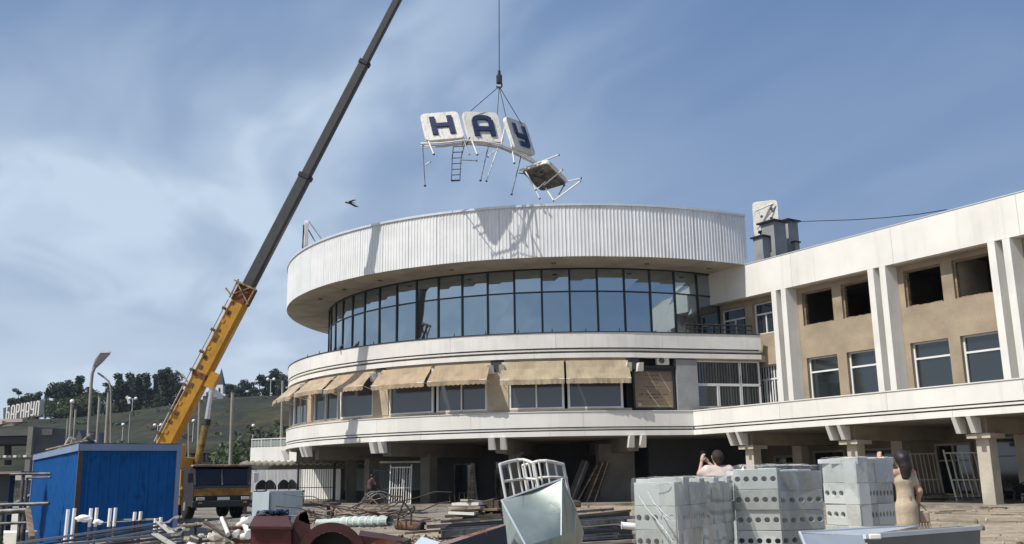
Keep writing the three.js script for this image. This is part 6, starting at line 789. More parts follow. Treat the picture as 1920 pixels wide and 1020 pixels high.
{ // left foreground: scrap left of the fan, stool, railing sections
  seed = 31; const sc = thing('scrap_heap', 'heap of broken white pipes and rusty scrap left of the maroon fan', 'scrap', at(420, 1010, 16)); for (const [x0, y0, x1, y1, r, k] of [[383, 978, 436, 1012, .03, 2], [416, 972, 428, 1002, .035, 0], [421, 970, 436, 1012, .02, 2], [432, 990, 462, 990, .03, 3], [457, 975, 466, 1000, .06, 0], [448, 985, 470, 972, .05, 0], [440, 1012, 466, 1004, .06, 0], [415, 1010, 472, 1012, .07, 3], [390, 1004, 420, 1012, .05, 0], [372, 1014, 420, 1010, .04, 1], [390, 995, 412, 996, .025, 3], [360, 1008, 375, 1014, .06, 1], [402, 998, 418, 1006, .04, 0], [440, 1003, 450, 994, .05, 0]]) mb().tube(at(x0, y0, 15.6 + rr(-.5, .5)), at(x1, y1, 15.4 + rr(-.5, .5)), r, r * rr(.8, 1), 8).build(k === 0 ? 'broken_pipe' : 'scrap_rod', [X.paintW, X.steel, X.woodD, X.rust][k], sc); for (let i = 0; i < 26; i++) mb().geo(new THREE.IcosahedronGeometry(rr(.05, .13), 0), new THREE.Matrix4().makeScale(1.3, .7, 1).setPosition(at(rr(355, 480), rr(1004, 1030), rr(15, 17)))).build('rubble_lump', i % 3 ? X.soffit : X.paintW, sc);
  const cp = thing('cable_bundle', 'dark tangle of cable lying on the maroon inlet hood', 'cable', at(520, 966, 12.5)); for (let i = 0; i < 8; i++) { const pts = []; for (let k = 0; k < 7; k++) pts.push(at(484 + k * 9 + rr(-3, 3), 962 - k * 0.4 + rr(-3, 4), 12.35 + rr(-.1, .1))); mb().path(pts, .018, 5).build('cable_loop', X.navy, cp); }
  const sl = thing('low_stool', 'dark low table standing at the right corner of the blue cabin', 'table', at(355, 1010, 20)); mb().rbox(at(355, 987, 20), [.36, .05, .5], .015).build('top', X.woodD, sl); for (const x of [343, 367]) mb().bar(at(x, 987, 20), at(x, 1012, 20).setY(0), .035).build('leg', X.black, sl);
  const rw = thing('baluster_row', 'row of white topped balusters standing before the blue cabin', 'railing', at(210, 1010, 21)); for (const [x, y, h] of [[128, 955, 1], [140, 953, 1], [171, 953, 0], [182, 952, 0], [207, 953, 0], [217, 952, 0], [253, 960, 2], [264, 959, 2], [292, 972, 0], [302, 970, 0]]) { const t = at(x, y, 21), b = V(t.x - 0.02, grnd(t.x, 21), t.z), md = t.clone().lerp(b, h === 1 ? .85 : h === 2 ? 0.22 : .42); const p = mb().tube(t, md, .038, .038, 8).build('baluster', X.plasticW, rw); wp.set(p, wp.get(rw)); mb().tube(md, b, .034, .034, 8).build('baluster_foot', h === 2 ? X.maroon : X.steel, rw); } mb().path([at(166, 982, 21), at(300, 974, 21)], .02).path([at(215, 975, 21.1), at(300, 973, 21)], .02).build('rail', X.steel, rw);
  [[157, 972, .15, 'white plastic bag hung between the balusters before the cabin'], [184, 979, .11, 'small white rag on the lower rail right of the plastic bag']].forEach(([x, y, s, l], i) => { const c = at(x, y, 20.9), b = thing(i ? 'white_rag' : 'plastic_bag', l, i ? 'rag' : 'bag', c), g = new THREE.SphereGeometry(s, 28, 18), a = g.attributes.position; for (let k = 0; k < a.count; k++) { const q = V(a.getX(k), a.getY(k), a.getZ(k)), f = 1 + (vn(q.x * 22 + 5, q.y * 22 + q.z * 13) - .5) * .5; a.setXYZ(k, q.x * f * (i ? 1 : 1.15), q.y * f * .5, q.z * f * .6); } g.computeVertexNormals(); mb().geo(g, new THREE.Matrix4().setPosition(c)).build('bag_skin', X.plasticW, b); });
  X.frameG = M(C(0.5, 0.48, 0.46), { map: T.grimeL }); const rs = (label, pts, d, sl2) => { const g = thing('railing_section', label, 'railing', at(pts[0], pts[1], d)); const [x0, y0, x1, y1] = pts, N = 6; for (let k = 0; k < N; k++) mb().bar(at(x0 + k * 26, y0 + k * 6, d - k * .22), at(x1 + k * 4, y1 + k * 5.5, d + 1.2 - k * .22), k ? .045 : .06, .04).build('long_bar', k % 2 ? X.steel : X.galv2, g); for (const t of sl2) mb().bar(at(mix(x0, x1, t), mix(y0, y1, t), d + t - .1).add(V(0, .03, 0)), at(mix(x0 + 130, x1 + 36, t), mix(y0 + 36, y1 + 33, t), d + t - 1.3).add(V(0, .03, 0)), .11, .02).build('flat_strap', X.frameG, g); return g; };
  X.galv2 = M(C(0.30, 0.32, 0.34), { map: T.metal, metalness: .5, roughness: .45 });
  rs('long grey railing section lying flat across the left foreground', [30, 1019, 305, 980], 17.5, [.97]); rs('lower railing section with straps lying under the long grey one', [110, 1022, 335, 1000], 16, [.8]);
  [[318, 978, 12, 'torn white metal strip curling up at the end of the railings'], [330, 985, -8, 'second torn white strip beside the railing ends'], [338, 1000, 10, 'white jagged offcut at the lower corner of the railings']].forEach(([x, y, s, l]) => { const t = thing('metal_strip', l, 'metal strip', at(x, y, 17)); const m = mb(), n = 8; for (let k = 0; k < n; k++) { const P = (k2, e) => at(x - 18 + k2 * 4.5, y + Math.sin(k2 * .7) * 3 - k2 * s * .1 + e * (4 + 2 * Math.sin(k2 * 2)), 17 + e * .1); m.quad(P(k, 0), P(k + 1, 0), P(k + 1, 1), P(k, 1)); } m.build('strip', X.plasticW, t); });
}
{ // block stacks
  const BL = 0.42, BH = 0.205, BD = 0.14, hole = 0.03; const mkBlock = (n, len, h, holes) => { const s = new THREE.Shape([[0.004, 0.004], [len - 0.004, 0.004], [len - 0.004, h - 0.004], [0.004, h - 0.004]].map(p => new THREE.Vector2(...p))); if (holes) for (let i = 0; i < n; i++) s.holes.push(new THREE.Path(Array.from({ length: 12 }, (_, k) => new THREE.Vector2((i + 0.5) * len / n + hole * Math.sin(k * Math.PI / 6), h * 0.5 + hole * Math.cos(k * Math.PI / 6))))); return new THREE.ExtrudeGeometry(s, { depth: BD, bevelEnabled: true, bevelSize: 0.003, bevelThickness: 0.003, bevelSegments: 1, curveSegments: 7 }).translate(0, 0, -BD); };
  const gH = mkBlock(5, BL, BH, true), gP = mkBlock(5, BL, BH, false); for (const g of [gH, gP]) { const a = g.attributes.position, u = g.attributes.uv; for (let i = 0; i < a.count; i++) u.setXY(i, a.getX(i) + a.getZ(i), a.getY(i)); }
  seed = 808; const mats = [X.block, X.blockB, M(C(0.71, 0.73, 0.71), { map: T.stucco }), M(C(0.63, 0.655, 0.64), { map: T.wall })];
  // faces given as a left and a right corner (column, distance)
  const face = (par, x0, d0, x1, d1, base, rows, pat, solid, n2 = 0) => { const a = at(x0, 900, d0).setY(0), b = at(x1, 900, d1).setY(0), L = a.distanceTo(b), ax = b.clone().sub(a).normalize(), out = new THREE.Vector3().crossVectors(ax, UP), n = Math.max(1, Math.round(L / BL)), w = L / n; for (let r = 0; r < rows; r++) for (let k = 0; k < n; k++) { const m = new THREE.Mesh(pat(r, k) ? gH : gP, mats[(r * 3 + k * 5 + n2) % 4]); m.name = 'block'; m.castShadow = m.receiveShadow = true; const o = a.clone().addScaledVector(ax, k * w + rr(0, .006)).addScaledVector(out, rr(-.022, .008)).add(V(0, base + r * BH + rr(-.002, .002), 0)); { const yw = rr(-.022, .022), a2 = ax.clone().applyAxisAngle(UP, yw), o2 = out.clone().applyAxisAngle(UP, yw), tl = rr(-.006, .006), u2 = UP.clone().applyAxisAngle(o2, tl); a2.applyAxisAngle(o2, tl); m.matrix.makeBasis(a2, u2, o2).setPosition(o); } m.matrix.decompose(m.position, m.quaternion, m.scale); m.scale.x = w / BL * 0.992; m.position.sub(wp.get(par)); par.add(m); } return { a, b, ax, out, L }; };
  const mkStack = (label, px, d) => thing('block_stack', label, 'block stack', at(px, 900, d).setY(0));
  const pallet = (par, c, sx, sz, ax, base) => { mb().box(c.clone().setY(base - 0.03), [sx, 0.04, sz], ax).build('pallet_deck', X.wood, par); for (const e of [-.4, 0, .4]) mb().box(c.clone().addScaledVector(ax, e * sx).setY((base - 0.05) / 2), [0.1, Math.max(0.05, base - 0.05), sz], ax).build('pallet_bearer', X.wood, par); };
  const fill = (par, f, base, rows, dep, inset = 0.15) => { const c = f.a.clone().add(f.b).multiplyScalar(.5).addScaledVector(f.out, -inset - dep / 2).setY(base + rows * BH / 2 - 0.015); mb().box(c, [f.L - 0.02, rows * BH - 0.04, dep], f.ax).build('core_blocks', X.blockB, par); for (let k = 0; k < Math.round(f.L / 0.2); k++) for (let j = 0; j < Math.round(dep / .25); j++) mb().rbox(f.a.clone().addScaledVector(f.ax, (k + .5) * f.L / Math.round(f.L / 0.2)).addScaledVector(f.out, -inset - .12 - j * .25).setY(base + rows * BH - .02), [.19, .05 + .012 * ((k * 7 + j * 3) % 3), .235], .006, f.ax).build('top_block', mats[(k + j) % 4], par); pallet(par, c, f.L, dep + .5, f.ax, base); };
  const core2 = (par, fl, fr, base, rows) => { const p0 = fl.a, p1 = fl.b.clone().add(fr.a).multiplyScalar(.5), p2 = fr.b, p3 = p0.clone().add(p2).sub(p1), c = p1.clone().add(p3).multiplyScalar(.5), q = [p0, p1, p2, p3].map(p => { const v = c.clone().sub(p), l = v.length(); return p.clone().addScaledVector(v, Math.min(.6, .2 / l)); }), top = base + rows * BH - .02; mb().hexa([...q.map(p => p.clone().setY(base)), ...q.map(p => p.clone().setY(top))]).build('core_blocks', X.blockB, par); const u = [p0, p1, p2, p3].map(p => p.clone().lerp(c, .03)); mb().hexa([...u.map(p => p.clone().setY(base - .05)), ...u.map(p => p.clone().setY(base - .005))]).build('pallet_deck', X.wood, par); for (let k = 0; k < 4; k++) for (let j = 0; j < 3; j++) { const s = (k + .5) / 4, t = (j + .5) / 3, o = p0.clone().lerp(p1, t).lerp(p3.clone().lerp(p2, t), s); mb().rbox(o.setY(top + .028), [.17, .045 + .012 * ((k + j) % 3), .19], .006, fr.ax).build('top_block', mats[(k + j) % 4], par); } };
  const A1 = mkStack('film wrapped stack of pale hollow blocks at the left of the row', 1290, 9); const fA = face(A1, 1266, 8.6, 1374, 10.3, .08, 6, (r, k) => r !== 5 && r !== 3, 0); core2(A1, face(A1, 1187, 8.83, 1264, 8.6, .08, 6, r => r !== 5, 0, 1), fA, .08, 6);
  const A2 = mkStack('second stack of hollow blocks, under the man with raised phone', 1415, 10.2); const fB = face(A2, 1374, 10.2, 1458, 10.05, .19, 6, r => r !== 1, 0, 2); fill(A2, fB, .19, 6, .7);
  const B1 = mkStack('third stack of plain greyish blocks between the two hollow ones', 1500, 10.5); const fC = face(B1, 1459, 10.35, 1541, 10.6, .17, 6, r => r !== 5, 0, 3); fill(B1, fC, .17, 6, .7);
  const C1 = mkStack('tallest right hand stack of hollow blocks beside the woman', 1605, 9.7); const fD = face(C1, 1541, 9.95, 1606, 9.5, .04, 7, r => r < 6, 0, 1); const fE = face(C1, 1608, 9.5, 1674, 9.9, .04, 7, r => r < 6, 0, 2); core2(C1, fD, fE, .04, 7); 
  // torn stretch film over the left stacks
  const film = new THREE.MeshPhysicalMaterial({ color: C(0.86, 0.88, 0.88), roughness: 0.06, transmission: 0.93, thickness: 0, ior: 1.45, side: THREE.DoubleSide });
  const wrap = (label, pts, y0, y1, off, topIn, sd) => { const S = thing('stretch_film', label, 'plastic film', pts[0].clone().setY(0)); const NU = 46, NV = 26, m = mb(); const seg = []; let L = 0; for (let i = 1; i < pts.length; i++) { const l = pts[i].distanceTo(pts[i - 1]); seg.push(l); L += l; } const nr = outward(pts.map(p => [p.x, -p.z])); const on = t => { let q = t * L, i = 0; while (i < seg.length - 1 && q > seg[i]) { q -= seg[i]; i++; } const f = q / seg[i]; return [pts[i].clone().lerp(pts[i + 1], f), V(mix(nr[i][0], nr[i + 1][0], f), 0, -mix(nr[i][1], nr[i + 1][1], f))]; };
    const P = (i, j) => { const t = i / NU, v = j / NV, [p, o] = on(Math.min(.9999, t)); const wr = (vn(t * 9 + sd, v * 3 + t * 5) - .5) * .03 + (vn(t * 14 + v * 5 + sd, v * 5) - .5) * .012 + Math.pow(Math.abs(Math.sin((t * 1.3 - v * .55 + sd) * 6)), 14) * .007; if (v < .72) return p.addScaledVector(o, off + wr).setY(mix(y0, y1, v / .72)); const k = (v - .72) / .28; return p.addScaledVector(o, off - k * topIn + wr * .3).setY(y1 + .015 + wr * .7 + .012 * Math.sin(k * 3)); };
    for (let i = 0; i < NU; i++) for (let j = 0; j < NV; j++) { if (j < 4 && vn(i * .35 + sd, 3) > .35 + j * .12) continue; m.quad(P(i, j), P(i + 1, j), P(i + 1, j + 1), P(i, j + 1)); } m.build('film_sheet', film, S); return [S, P, NU, NV]; };
  const q = (x, d) => at(x, 900, d).setY(0); const [S1, P1] = wrap('wrinkled clear stretch film torn over the leftmost block stack', [q(1185, 8.84), q(1264, 8.56), q(1374, 10.25)], .25, 1.33, .02, .5, 3);
  for (const [pts, r] of [[[[1215, 920, 8.62], [1224, 940, 8.5], [1245, 962, 8.4], [1268, 983, 8.35]], .007], [[[1196, 925, 8.8], [1214, 955, 8.6], [1240, 985, 8.4], [1262, 1015, 8.3]], .008], [[[1225, 911, 8.65], [1245, 906, 8.6], [1255, 908, 8.6]], .006], [[[1228, 950, 8.5], [1252, 975, 8.4], [1268, 978, 8.35]], .005], [[[1194, 915, 8.9], [1230, 905, 8.8], [1262, 902, 8.6]], .005]]) { const cv = new THREE.CatmullRomCurve3(pts.map(a => at(...a))); mb().path(cv.getPoints(24).map((p, i) => p.add(V((vn(i * .9, r * 900) - .5) * .012, (vn(i * .7, r * 700 + 9) - .5) * .012, 0))), r * .8, 6).build('film_fold', new THREE.MeshPhysicalMaterial({ color: C(.8, .83, .84), roughness: .2, transmission: .55, thickness: 0, side: THREE.DoubleSide }), S1); }
  wrap('clear stretch film sagging over the second and third block stacks', [q(1376, 10.15), q(1458, 10.0), q(1540, 10.5)], .75, 1.44, .02, .6, 8); wrap('clear stretch film hanging on the tallest block stack', [q(1542, 9.9), q(1606, 9.45), q(1672, 9.86)], 1.2, 1.50, .015, .45, 14);
}
{ // silver duct pieces, lower right
  const s = thing('silver_duct', 'long slate coloured sheet metal duct in the lower right foreground', 'duct', at(1730, 1100, 5.6)), P = (x, y, z = 0) => at(x, y, 5.6 + z); mb().hexa([P(1622, 1150), P(1838, 1150, .7), P(1836, 1150, 1.2), P(1600, 1150, .4), P(1622, 1007), P(1838, 990, .7), P(1800, 986, 1.1), P(1610, 1000, .35)]).build('duct_body', M(C(0.17, 0.19, 0.21), { map: T.metal, metalness: .6, roughness: .42 }), s); mb().bar(P(1621, 1006, -.01), P(1838, 989.5, .69), .02, .025).build('folded_rim', X.cap, s);
  const t = thing('silver_sheet', 'bright silver folded sheet lying left of the slate duct', 'metal sheet', at(1560, 1100, 5.8)), Q = (x, y, z = 0) => at(x, y, 5.8 + z); mb().quad(Q(1503, 1000), Q(1622, 1004, -.1), Q(1640, 1060, -.5), Q(1525, 1060, -.5)).build('front_leaf', M(C(0.52, 0.55, 0.57), { map: T.metal, metalness: .55, roughness: .4 }), t); mb().quad(Q(1500, 999), Q(1622, 1004, -.1), Q(1722, 986, 1.0), Q(1600, 988, 1.1)).build('top_leaf', M(C(0.58, 0.61, 0.63), { map: T.metal, metalness: .35, roughness: .5 }), t); mb().bar(Q(1499, 999), Q(1722, 986.5, 1.0), .012, .02).bar(Q(1500, 1000), Q(1524, 1060, -.5), .012, .02).build('sheet_edge', X.cap, t); mb().rbox(Q(1640, 1006, -.2), [.07, .03, .03], .008).build('clip', X.paintW, t); mb().box(at(1600, 1100, 6.2).setY(.4), [.6, .8, .5]).build('support_block', X.woodD, t);
}
// ---------------------------------------------------------------- people
function smoothBody(bones, lo, hi, cell, k = 0.03) {            // one continuous skin over tapered bones
  const ctr = lo.clone().add(hi).multiplyScalar(.5), half = Math.max(hi.x - lo.x, hi.y - lo.y, hi.z - lo.z) / 2 * 1.06, n = Math.min(150, Math.max(20, Math.round(2 * half / cell))), mc = new MarchingCubes(n, undefined, false, false, 400000);
  const fld = mc.field; mc.isolation = 0;
  for (let z = 0; z < n; z++) for (let y = 0; y < n; y++) for (let x = 0; x < n; x++) {
    const px = ctr.x + (x - n / 2) / (n / 2) * half, py = ctr.y + (y - n / 2) / (n / 2) * half, pz = ctr.z + (z - n / 2) / (n / 2) * half; let s = 0;
    for (const b of bones) { const ax = b[0], bx = b[1], dx = bx[0] - ax[0], dy = bx[1] - ax[1], dz = bx[2] - ax[2], L = dx * dx + dy * dy + dz * dz, sx = b[4] || 1; let t = L ? ((px - ax[0]) * dx + (py - ax[1]) * dy + (pz - ax[2]) * dz) / L : 0; t = t < 0 ? 0 : t > 1 ? 1 : t; const qx = (px - ax[0] - dx * t) / sx, qy = py - ax[1] - dy * t, qz = pz - ax[2] - dz * t, d = Math.sqrt(qx * qx + qy * qy + qz * qz) - (b[2] + (b[3] - b[2]) * t); s += Math.exp(-d / k); }
    fld[n * n * z + n * y + x] = s > 1e-30 ? k * Math.log(s) : -1;
  }
  mc.update(); const c = mc.count ?? mc.geometry.drawRange.count, P = mc.positionArray, N = mc.normalArray, g = new THREE.BufferGeometry(), pa = new Float32Array(c * 3), na = new Float32Array(c * 3);
  for (let i = 0; i < c * 3; i += 3) { pa[i] = ctr.x + P[i] * half; pa[i + 1] = ctr.y + P[i + 1] * half; pa[i + 2] = ctr.z + P[i + 2] * half; const l = Math.hypot(N[i], N[i + 1], N[i + 2]) || 1; na[i] = N[i] / l; na[i + 1] = N[i + 1] / l; na[i + 2] = N[i + 2] / l; }
  g.setAttribute('position', new THREE.BufferAttribute(pa, 3)); g.setAttribute('normal', new THREE.BufferAttribute(na, 3)); return g;
}
function bounds(bones) { const lo = V(9, 9, 9), hi = V(-9, -9, -9); for (const b of bones) for (const [p, r] of [[b[0], b[2]], [b[1], b[3]]]) { const q = r * (b[4] || 1) + .03; lo.min(V(p[0] - q, p[1] - q, p[2] - q)); hi.max(V(p[0] + q, p[1] + q, p[2] + q)); } return [lo, hi]; }
const lerp3 = (a, b, t) => [0, 1, 2].map(i => mix(a[i], b[i], t));
// a hand whose fingers are curled by "curl": wrist w, direction d, palm normal n, thumb side s
function handBones(w, d, n, s, curl) {
  const P = (a, b, c) => [0, 1, 2].map(i => w[i] + d[i] * a + s[i] * b + n[i] * c), o = [[P(0, 0, 0), P(.045, 0, 0), .026, .03], [P(.03, .02, 0), P(.085, .028, 0), .016, .014], [P(.03, -.02, 0), P(.08, -.026, 0), .016, .013], [P(.03, 0, 0), P(.088, 0, 0), .017, .014]];
  [[.03, .074, 1], [.011, .082, 1.06], [-.009, .077, 1], [-.027, .062, .95]].forEach(([b, L, k]) => { let a = .088, c = 0, ang = curl * .4, p = P(a, b, c); for (let j = 0; j < 3; j++) { const l = L * [.45, .32, .26][j]; a += Math.cos(ang) * l; c += Math.sin(ang) * l; const q = P(a, b * k, c); o.push([p, q, .0092 - j * .0009, .0088 - j * .0009]); p = q; ang += curl * .75; } });
  o.push([P(.02, .025, .005), P(.05, .052, .018), .012, .0105], [P(.05, .052, .018), P(.078, .056, .036), .0105, .0085]); return o;
}
function person(name, label, pos, yaw, J, skin, clothes, extra) {   // J: named joints, local axes: +x right hand side seen from behind, -z forwards
  const g = thing(name, label, 'person', V(0, 0, 0)), fine = J.fine || .014;
  const { hip, chest, neck, head, lh, lk, la, lt, rh, rk, ra, rt, ls, le, lw, rs, re, rw } = J, w = J.w || 1;
  const body = [[hip, lerp3(hip, chest, .55), .112 * w, .098 * w, 1.25], [lerp3(hip, chest, .55), chest, .10 * w, .118 * w, 1.3], [chest, lerp3(chest, neck, .6), .10 * w, .065 * w, 1.35], [neck, lerp3(neck, head, .5), .053, .05], [ls, rs, .062 * w, .062 * w],
    [lh, lk, .088 * w, .055 * w], [lk, la, .056 * w, .036], [la, lt, .036, .03], [rh, rk, .088 * w, .055 * w], [rk, ra, .056 * w, .036], [ra, rt, .036, .03], [ls, le, .052 * w, .04 * w], [le, lw, .041 * w, .027], [rs, re, .052 * w, .04 * w], [re, rw, .041 * w, .027]];
  const [lo, hi] = bounds([...body, [head, head, .14, .14]]); const geos = [smoothBody(body, lo, hi, fine, .018)];
  // head: skull, jaw, nose, ears, brow
  const f = J.face || [0, 0, -1], r = [-f[2], 0, f[0]], H = (a, b, c) => [0, 1, 2].map(i => head[i] + r[i] * a + (i === 1 ? b : 0) + f[i] * c);
  const hd = [[H(0, .03, -.015), H(0, .02, .02), .088, .085], [H(0, -.03, .03), H(0, -.085, .055), .062, .034], [H(0, .005, .095), H(0, -.025, .115), .012, .017], [H(-.078, .01, -.01), H(-.078, -.025, 0), .018, .012], [H(.078, .01, -.01), H(.078, -.025, 0), .018, .012], [H(-.04, .03, .085), H(.04, .03, .085), .013, .013], [H(-.02, -.058, .088), H(.02, -.058, .088), .008, .008], [H(0, -.05, -.02), lerp3(neck, head, .2), .056, .05]];
  const cell = J.fine > .02 ? .012 : .006; { const [a, b] = bounds(hd); geos.push(smoothBody(hd, a, b, cell, .012)); }
  for (const hb of J.hands || []) { const [a, b] = bounds(hb); geos.push(smoothBody(hb, a, b, J.fine > .02 ? .008 : .0035, .005)); }
  const m = mb(); for (const q of geos) m.geo(q); m.build('body', skin, g);
  if (!(J.fine > .02)) for (const s of [-.032, .032]) mb().geo(new THREE.SphereGeometry(.011, 8, 6), new THREE.Matrix4().setPosition(V(...H(s, .012, .092)))).build('eye', X.black, g);
  for (const [nm, bones, mat, k, c2] of clothes) { const [a, b] = bounds(bones); mb().geo(smoothBody(bones, a, b, c2 || fine, k || .02)).build(nm, mat, g); }
  if (extra) extra(g, H);
  g.position.copy(pos); g.rotation.y = yaw; return g;
}
{
  const skin = M(C(0.47, 0.28, 0.20), { roughness: .55 }), skin2 = M(C(0.46, 0.285, 0.21), { roughness: .6 });
  // the woman filming, seen from behind
  {
    const J = { hip: [0, .90, 0], chest: [0, 1.24, .01], neck: [0, 1.42, .01], head: [0.0, 1.555, -.01], face: [-.22, 0, -.975], lh: [-.085, .86, 0], lk: [-.09, .47, -.01], la: [-.095, .08, .02], lt: [-.105, .035, -.12], rh: [.085, .86, 0], rk: [.095, .47, -.015], ra: [.10, .08, .015], rt: [.115, .035, -.12], ls: [-.14, 1.36, 0], le: [-.235, 1.36, -.22], lw: [-.17, 1.545, -.36], rs: [.14, 1.355, 0], re: [.215, 1.10, .03], rw: [.235, .90, -.10], w: .86 };
    J.hands = [handBones(J.lw, [.1, .96, -.2], [.7, 0, -.7], [.55, -.1, .5], .8), handBones(J.rw, [.05, -.95, -.25], [-.9, 0, -.1], [0, .2, -.95], .55)];
    const cloth = M(C(0.66, 0.57, 0.44), { map: T.fabric, roughness: .95, bumpMap: T.groundB, bumpScale: .004 }), hair = M(C(0.022, 0.013, 0.011), { roughness: .55, map: T.fabric, bumpMap: T.groundB, bumpScale: .01 });
    const g = person('person', 'woman in a beige dress with long dark hair raising a phone, seen from behind', W(at(1694, 900, 14.5).x, 0, 14.5), .08, J, skin, [
      ['dress', [[[0, .66, 0], [0, .88, .012], .128, .122, 1.2], [[0, .88, .012], [0, 1.05, .01], .118, .088, 1.2], [[0, 1.05, .01], [0, 1.25, .01], .088, .102, 1.25], [[0, 1.25, .01], [0, 1.36, .01], .098, .055, 1.45], [[-.135, 1.355, 0], [-.19, 1.35, -.10], .052, .05], [[.135, 1.35, 0], [.175, 1.22, .01], .054, .05], [[-.055, .6, 0], [-.045, .8, 0], .092, .10], [[.055, .6, 0], [.045, .8, 0], .092, .10]], cloth, .02],
      ['belt', [[[-.085, 1.035, .04], [0, 1.03, .078], .022, .024], [[0, 1.03, .078], [.085, 1.035, .04], .024, .022], [[.085, 1.035, .04], [.08, 1.035, -.05], .022, .022], [[-.085, 1.035, .04], [-.08, 1.035, -.05], .022, .022], [[.02, 1.02, .1], [.05, .86, .13], .016, .010], [[.01, 1.02, .1], [-.005, .89, .125], .014, .010]], M(C(0.40, 0.32, 0.24), { map: T.fabric }), .012, .01],
      ['hair', [[[0, 1.60, .0], [0, 1.57, .03], .104, .105], [[0, 1.56, .05], [0.02, 1.44, .085], .092, .07], [[.02, 1.45, .085], [.0, 1.30, .10], .068, .035], [[-.03, 1.45, .08], [-.045, 1.28, .095], .045, .02], [[.05, 1.46, .07], [.045, 1.33, .09], .04, .02]], hair, .018, .009],
      ['shoe', [[[-.1, .03, .05], [-.107, .03, -.15], .038, .036], [[.103, .03, .05], [.118, .03, -.15], .038, .036]], X.black, .01]]);
    const ph = thing('mobile_phone', 'dark phone held up in the raised hand of the woman', 'phone', g.position.clone().add(V(-.165, 1.66, -.42))); const c = ph.position; mb().rbox(c, [.075, .155, .012], .005, V(.97, 0, -.22).normalize(), V(0.04, 1, 0).normalize()).build('case', X.black, ph); mb().rbox(c.clone().add(V(.022, .05, .008)), [.022, .032, .005], .002).build('camera_bump', X.blackM, ph);
    const bag = thing('shoulder_bag', 'beige fringed bag hanging from the lowered hand of the woman', 'bag', g.position.clone().add(V(.27, .72, -.06))), bc = bag.position; mb().rbox(bc, [.16, .17, .08], .03).build('pouch', M(C(0.50, 0.40, 0.30), { map: T.fabric }), bag); mb().path([bc.clone().add(V(-.06, .08, 0)), bc.clone().add(V(-.03, .19, -.02)), bc.clone().add(V(.05, .09, 0))], .008).build('handle', X.wood, bag); for (let k = 0; k < 8; k++) mb().tube(bc.clone().add(V(-.07 + k * .02, -.07, .02 * (k % 2))), bc.clone().add(V(-.08 + k * .026, -.2 - .02 * (k % 3), .02)), .006).build('fringe', k % 2 ? X.wood : X.woodP, bag);
  }
  // the man filming behind the blocks
  {
    const J = { hip: [0, .98, 0], chest: [0, 1.33, 0], neck: [0, 1.53, 0], head: [.01, 1.675, -.015], face: [-.45, 0, -.89], lh: [-.095, .93, 0], lk: [-.1, .5, -.02], la: [-.1, .09, .02], lt: [-.12, .04, -.15], rh: [.095, .93, 0], rk: [.11, .5, -.02], ra: [.12, .09, .02], rt: [.15, .04, -.14], ls: [-.19, 1.46, 0], le: [-.27, 1.40, -.25], lw: [-.19, 1.62, -.37], rs: [.19, 1.46, 0], re: [.16, 1.38, -.27], rw: [-.06, 1.60, -.40], w: 1.02 };
    J.hands = [handBones(J.lw, [.2, .95, -.1], [.8, 0, -.5], [.45, -.1, .6], .8), handBones(J.rw, [-.45, .85, -.1], [-.7, 0, -.5], [-.5, -.2, .6], .7)];
    const shirt = M(C(0.84, 0.74, 0.73), { map: T.fabric, roughness: .95 });
    const g = person('person', 'man in a pale pink shirt filming with a raised phone behind the blocks', W(at(1347, 900, 17.3).x, 0, 17.3), .05, J, skin2, [
      ['shirt', [[[0, .92, 0], [0, 1.1, 0], .128, .122, 1.3], [[0, 1.1, 0], [0, 1.34, 0], .122, .138, 1.35], [[0, 1.34, 0], [0, 1.475, .005], .13, .06, 1.6], [[-.185, 1.44, .005], [.185, 1.44, .005], .092, .092], [[-.12, 1.3, .03], [.12, 1.3, .03], .13, .13], [[-.19, 1.455, 0], [-.25, 1.415, -.15], .084, .072], [[.19, 1.455, 0], [.172, 1.40, -.16], .084, .072]], shirt, .026],
      ['trousers', [[[0, .94, 0], [0, .9, 0], .125, .125, 1.25], [[-.09, .9, 0], [-.1, .5, -.01], .11, .085], [[-.1, .5, -.01], [-.1, .1, .02], .085, .07], [[.09, .9, 0], [.11, .5, -.01], .11, .085], [[.11, .5, -.01], [.12, .1, .02], .085, .07]], X.navy, .02],
      ['hair', [[[0.01, 1.72, .0], [.01, 1.70, .02], .098, .1], [[.01, 1.66, .035], [.01, 1.60, .055], .08, .058]], M(C(0.035, 0.02, 0.014), { roughness: .8, map: T.fabric, bumpMap: T.groundB, bumpScale: .012 }), .015, .008],
      ['shoe', [[[-.1, .04, .06], [-.125, .04, -.18], .045, .04], [[.12, .04, .06], [.155, .04, -.17], .045, .04]], X.black, .01]]);
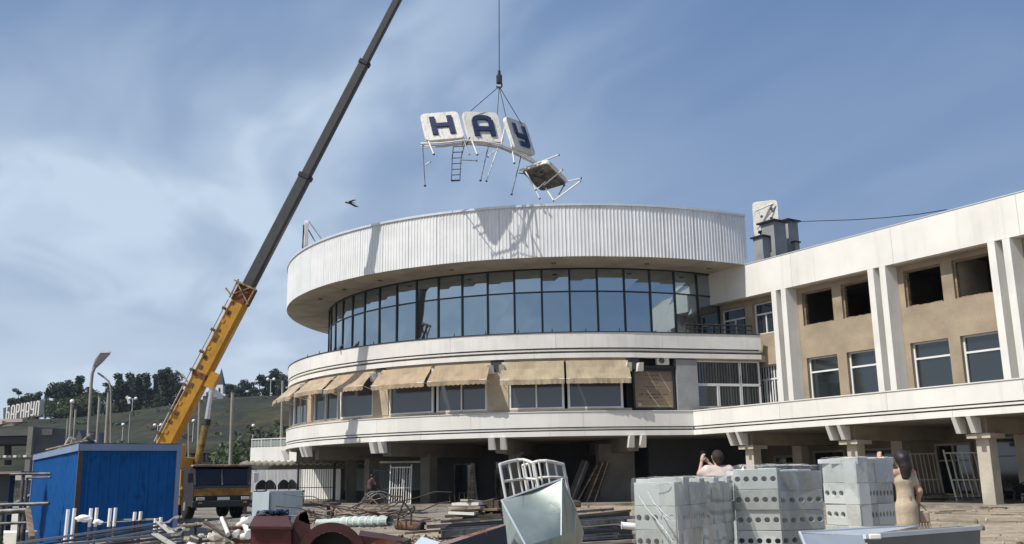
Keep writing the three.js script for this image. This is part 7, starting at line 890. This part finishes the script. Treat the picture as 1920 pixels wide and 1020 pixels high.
    const ph = thing('mobile_phone', 'dark phone held up by the man behind the block stacks', 'phone', g.position.clone().add(V(-.165, 1.735, -.43))); mb().rbox(ph.position, [.078, .155, .011], .005, V(.9, 0, -.4).normalize()).build('case', X.black, ph);
  }
  // two workers in the shade under the drum
  const far = (label, px, d, shirtM, legM, lean, yaw) => { const J = { hip: [0, .93, 0], chest: [lean * .5, 1.27, -.03], neck: [lean, 1.46, -.05], head: [lean * 1.1, 1.60, -.08], face: [-.6, 0, -.8], lh: [-.09, .9, 0], lk: [-.1, .48, -.04], la: [-.1, .08, .04], lt: [-.12, .04, -.12], rh: [.09, .9, 0], rk: [.13, .48, -.03], ra: [.14, .08, .03], rt: [.17, .04, -.12], ls: [-.18 + lean * .9, 1.40, -.03], le: [-.26 + lean * .8, 1.14, -.12], lw: [-.16, 1.02, -.32], rs: [.18 + lean * .9, 1.40, -.03], re: [.28 + lean * .8, 1.15, -.1], rw: [.3, .95, -.28], fine: .026 };
    J.hands = [handBones(J.lw, [.2, -.5, -.8], [.8, 0, -.3], [0, .8, -.5], .6), handBones(J.rw, [0, -.6, -.8], [-.9, 0, -.1], [0, .8, -.5], .6)];
    person('person', label, V(at(px, 930, d).x, .08, -d), yaw, J, skin2, [['jacket', [[[0, .9, 0], [lean * .5, 1.25, -.02], .135, .145, 1.3], [[lean * .5, 1.25, -.02], [lean, 1.42, -.04], .14, .07, 1.5], [J.ls, J.le, .075, .06], [J.le, J.lw, .06, .05], [J.rs, J.re, .075, .06], [J.re, J.rw, .06, .05]], shirtM, .03], ['trousers', [[[0, .95, 0], [0, .88, 0], .13, .13, 1.25], [J.lh, J.lk, .11, .085], [J.lk, J.la, .085, .07], [J.rh, J.rk, .11, .085], [J.rk, J.ra, .085, .07]], legM, .02], ['hair', [[[lean * 1.1, 1.65, -.06], [lean * 1.1, 1.62, -.04], .1, .1]], X.black, .015]]); };
  far('worker in black top and trousers standing in front of the white ribbed fence', 745, 56.5, X.black, X.blackM, -.03, .3);
  far('worker in dark clothes bending slightly between the drum columns', 693, 57, M(C(0.09, 0.05, 0.045)), X.black, .1, -.5);
}
renderer.render(scene, camera);
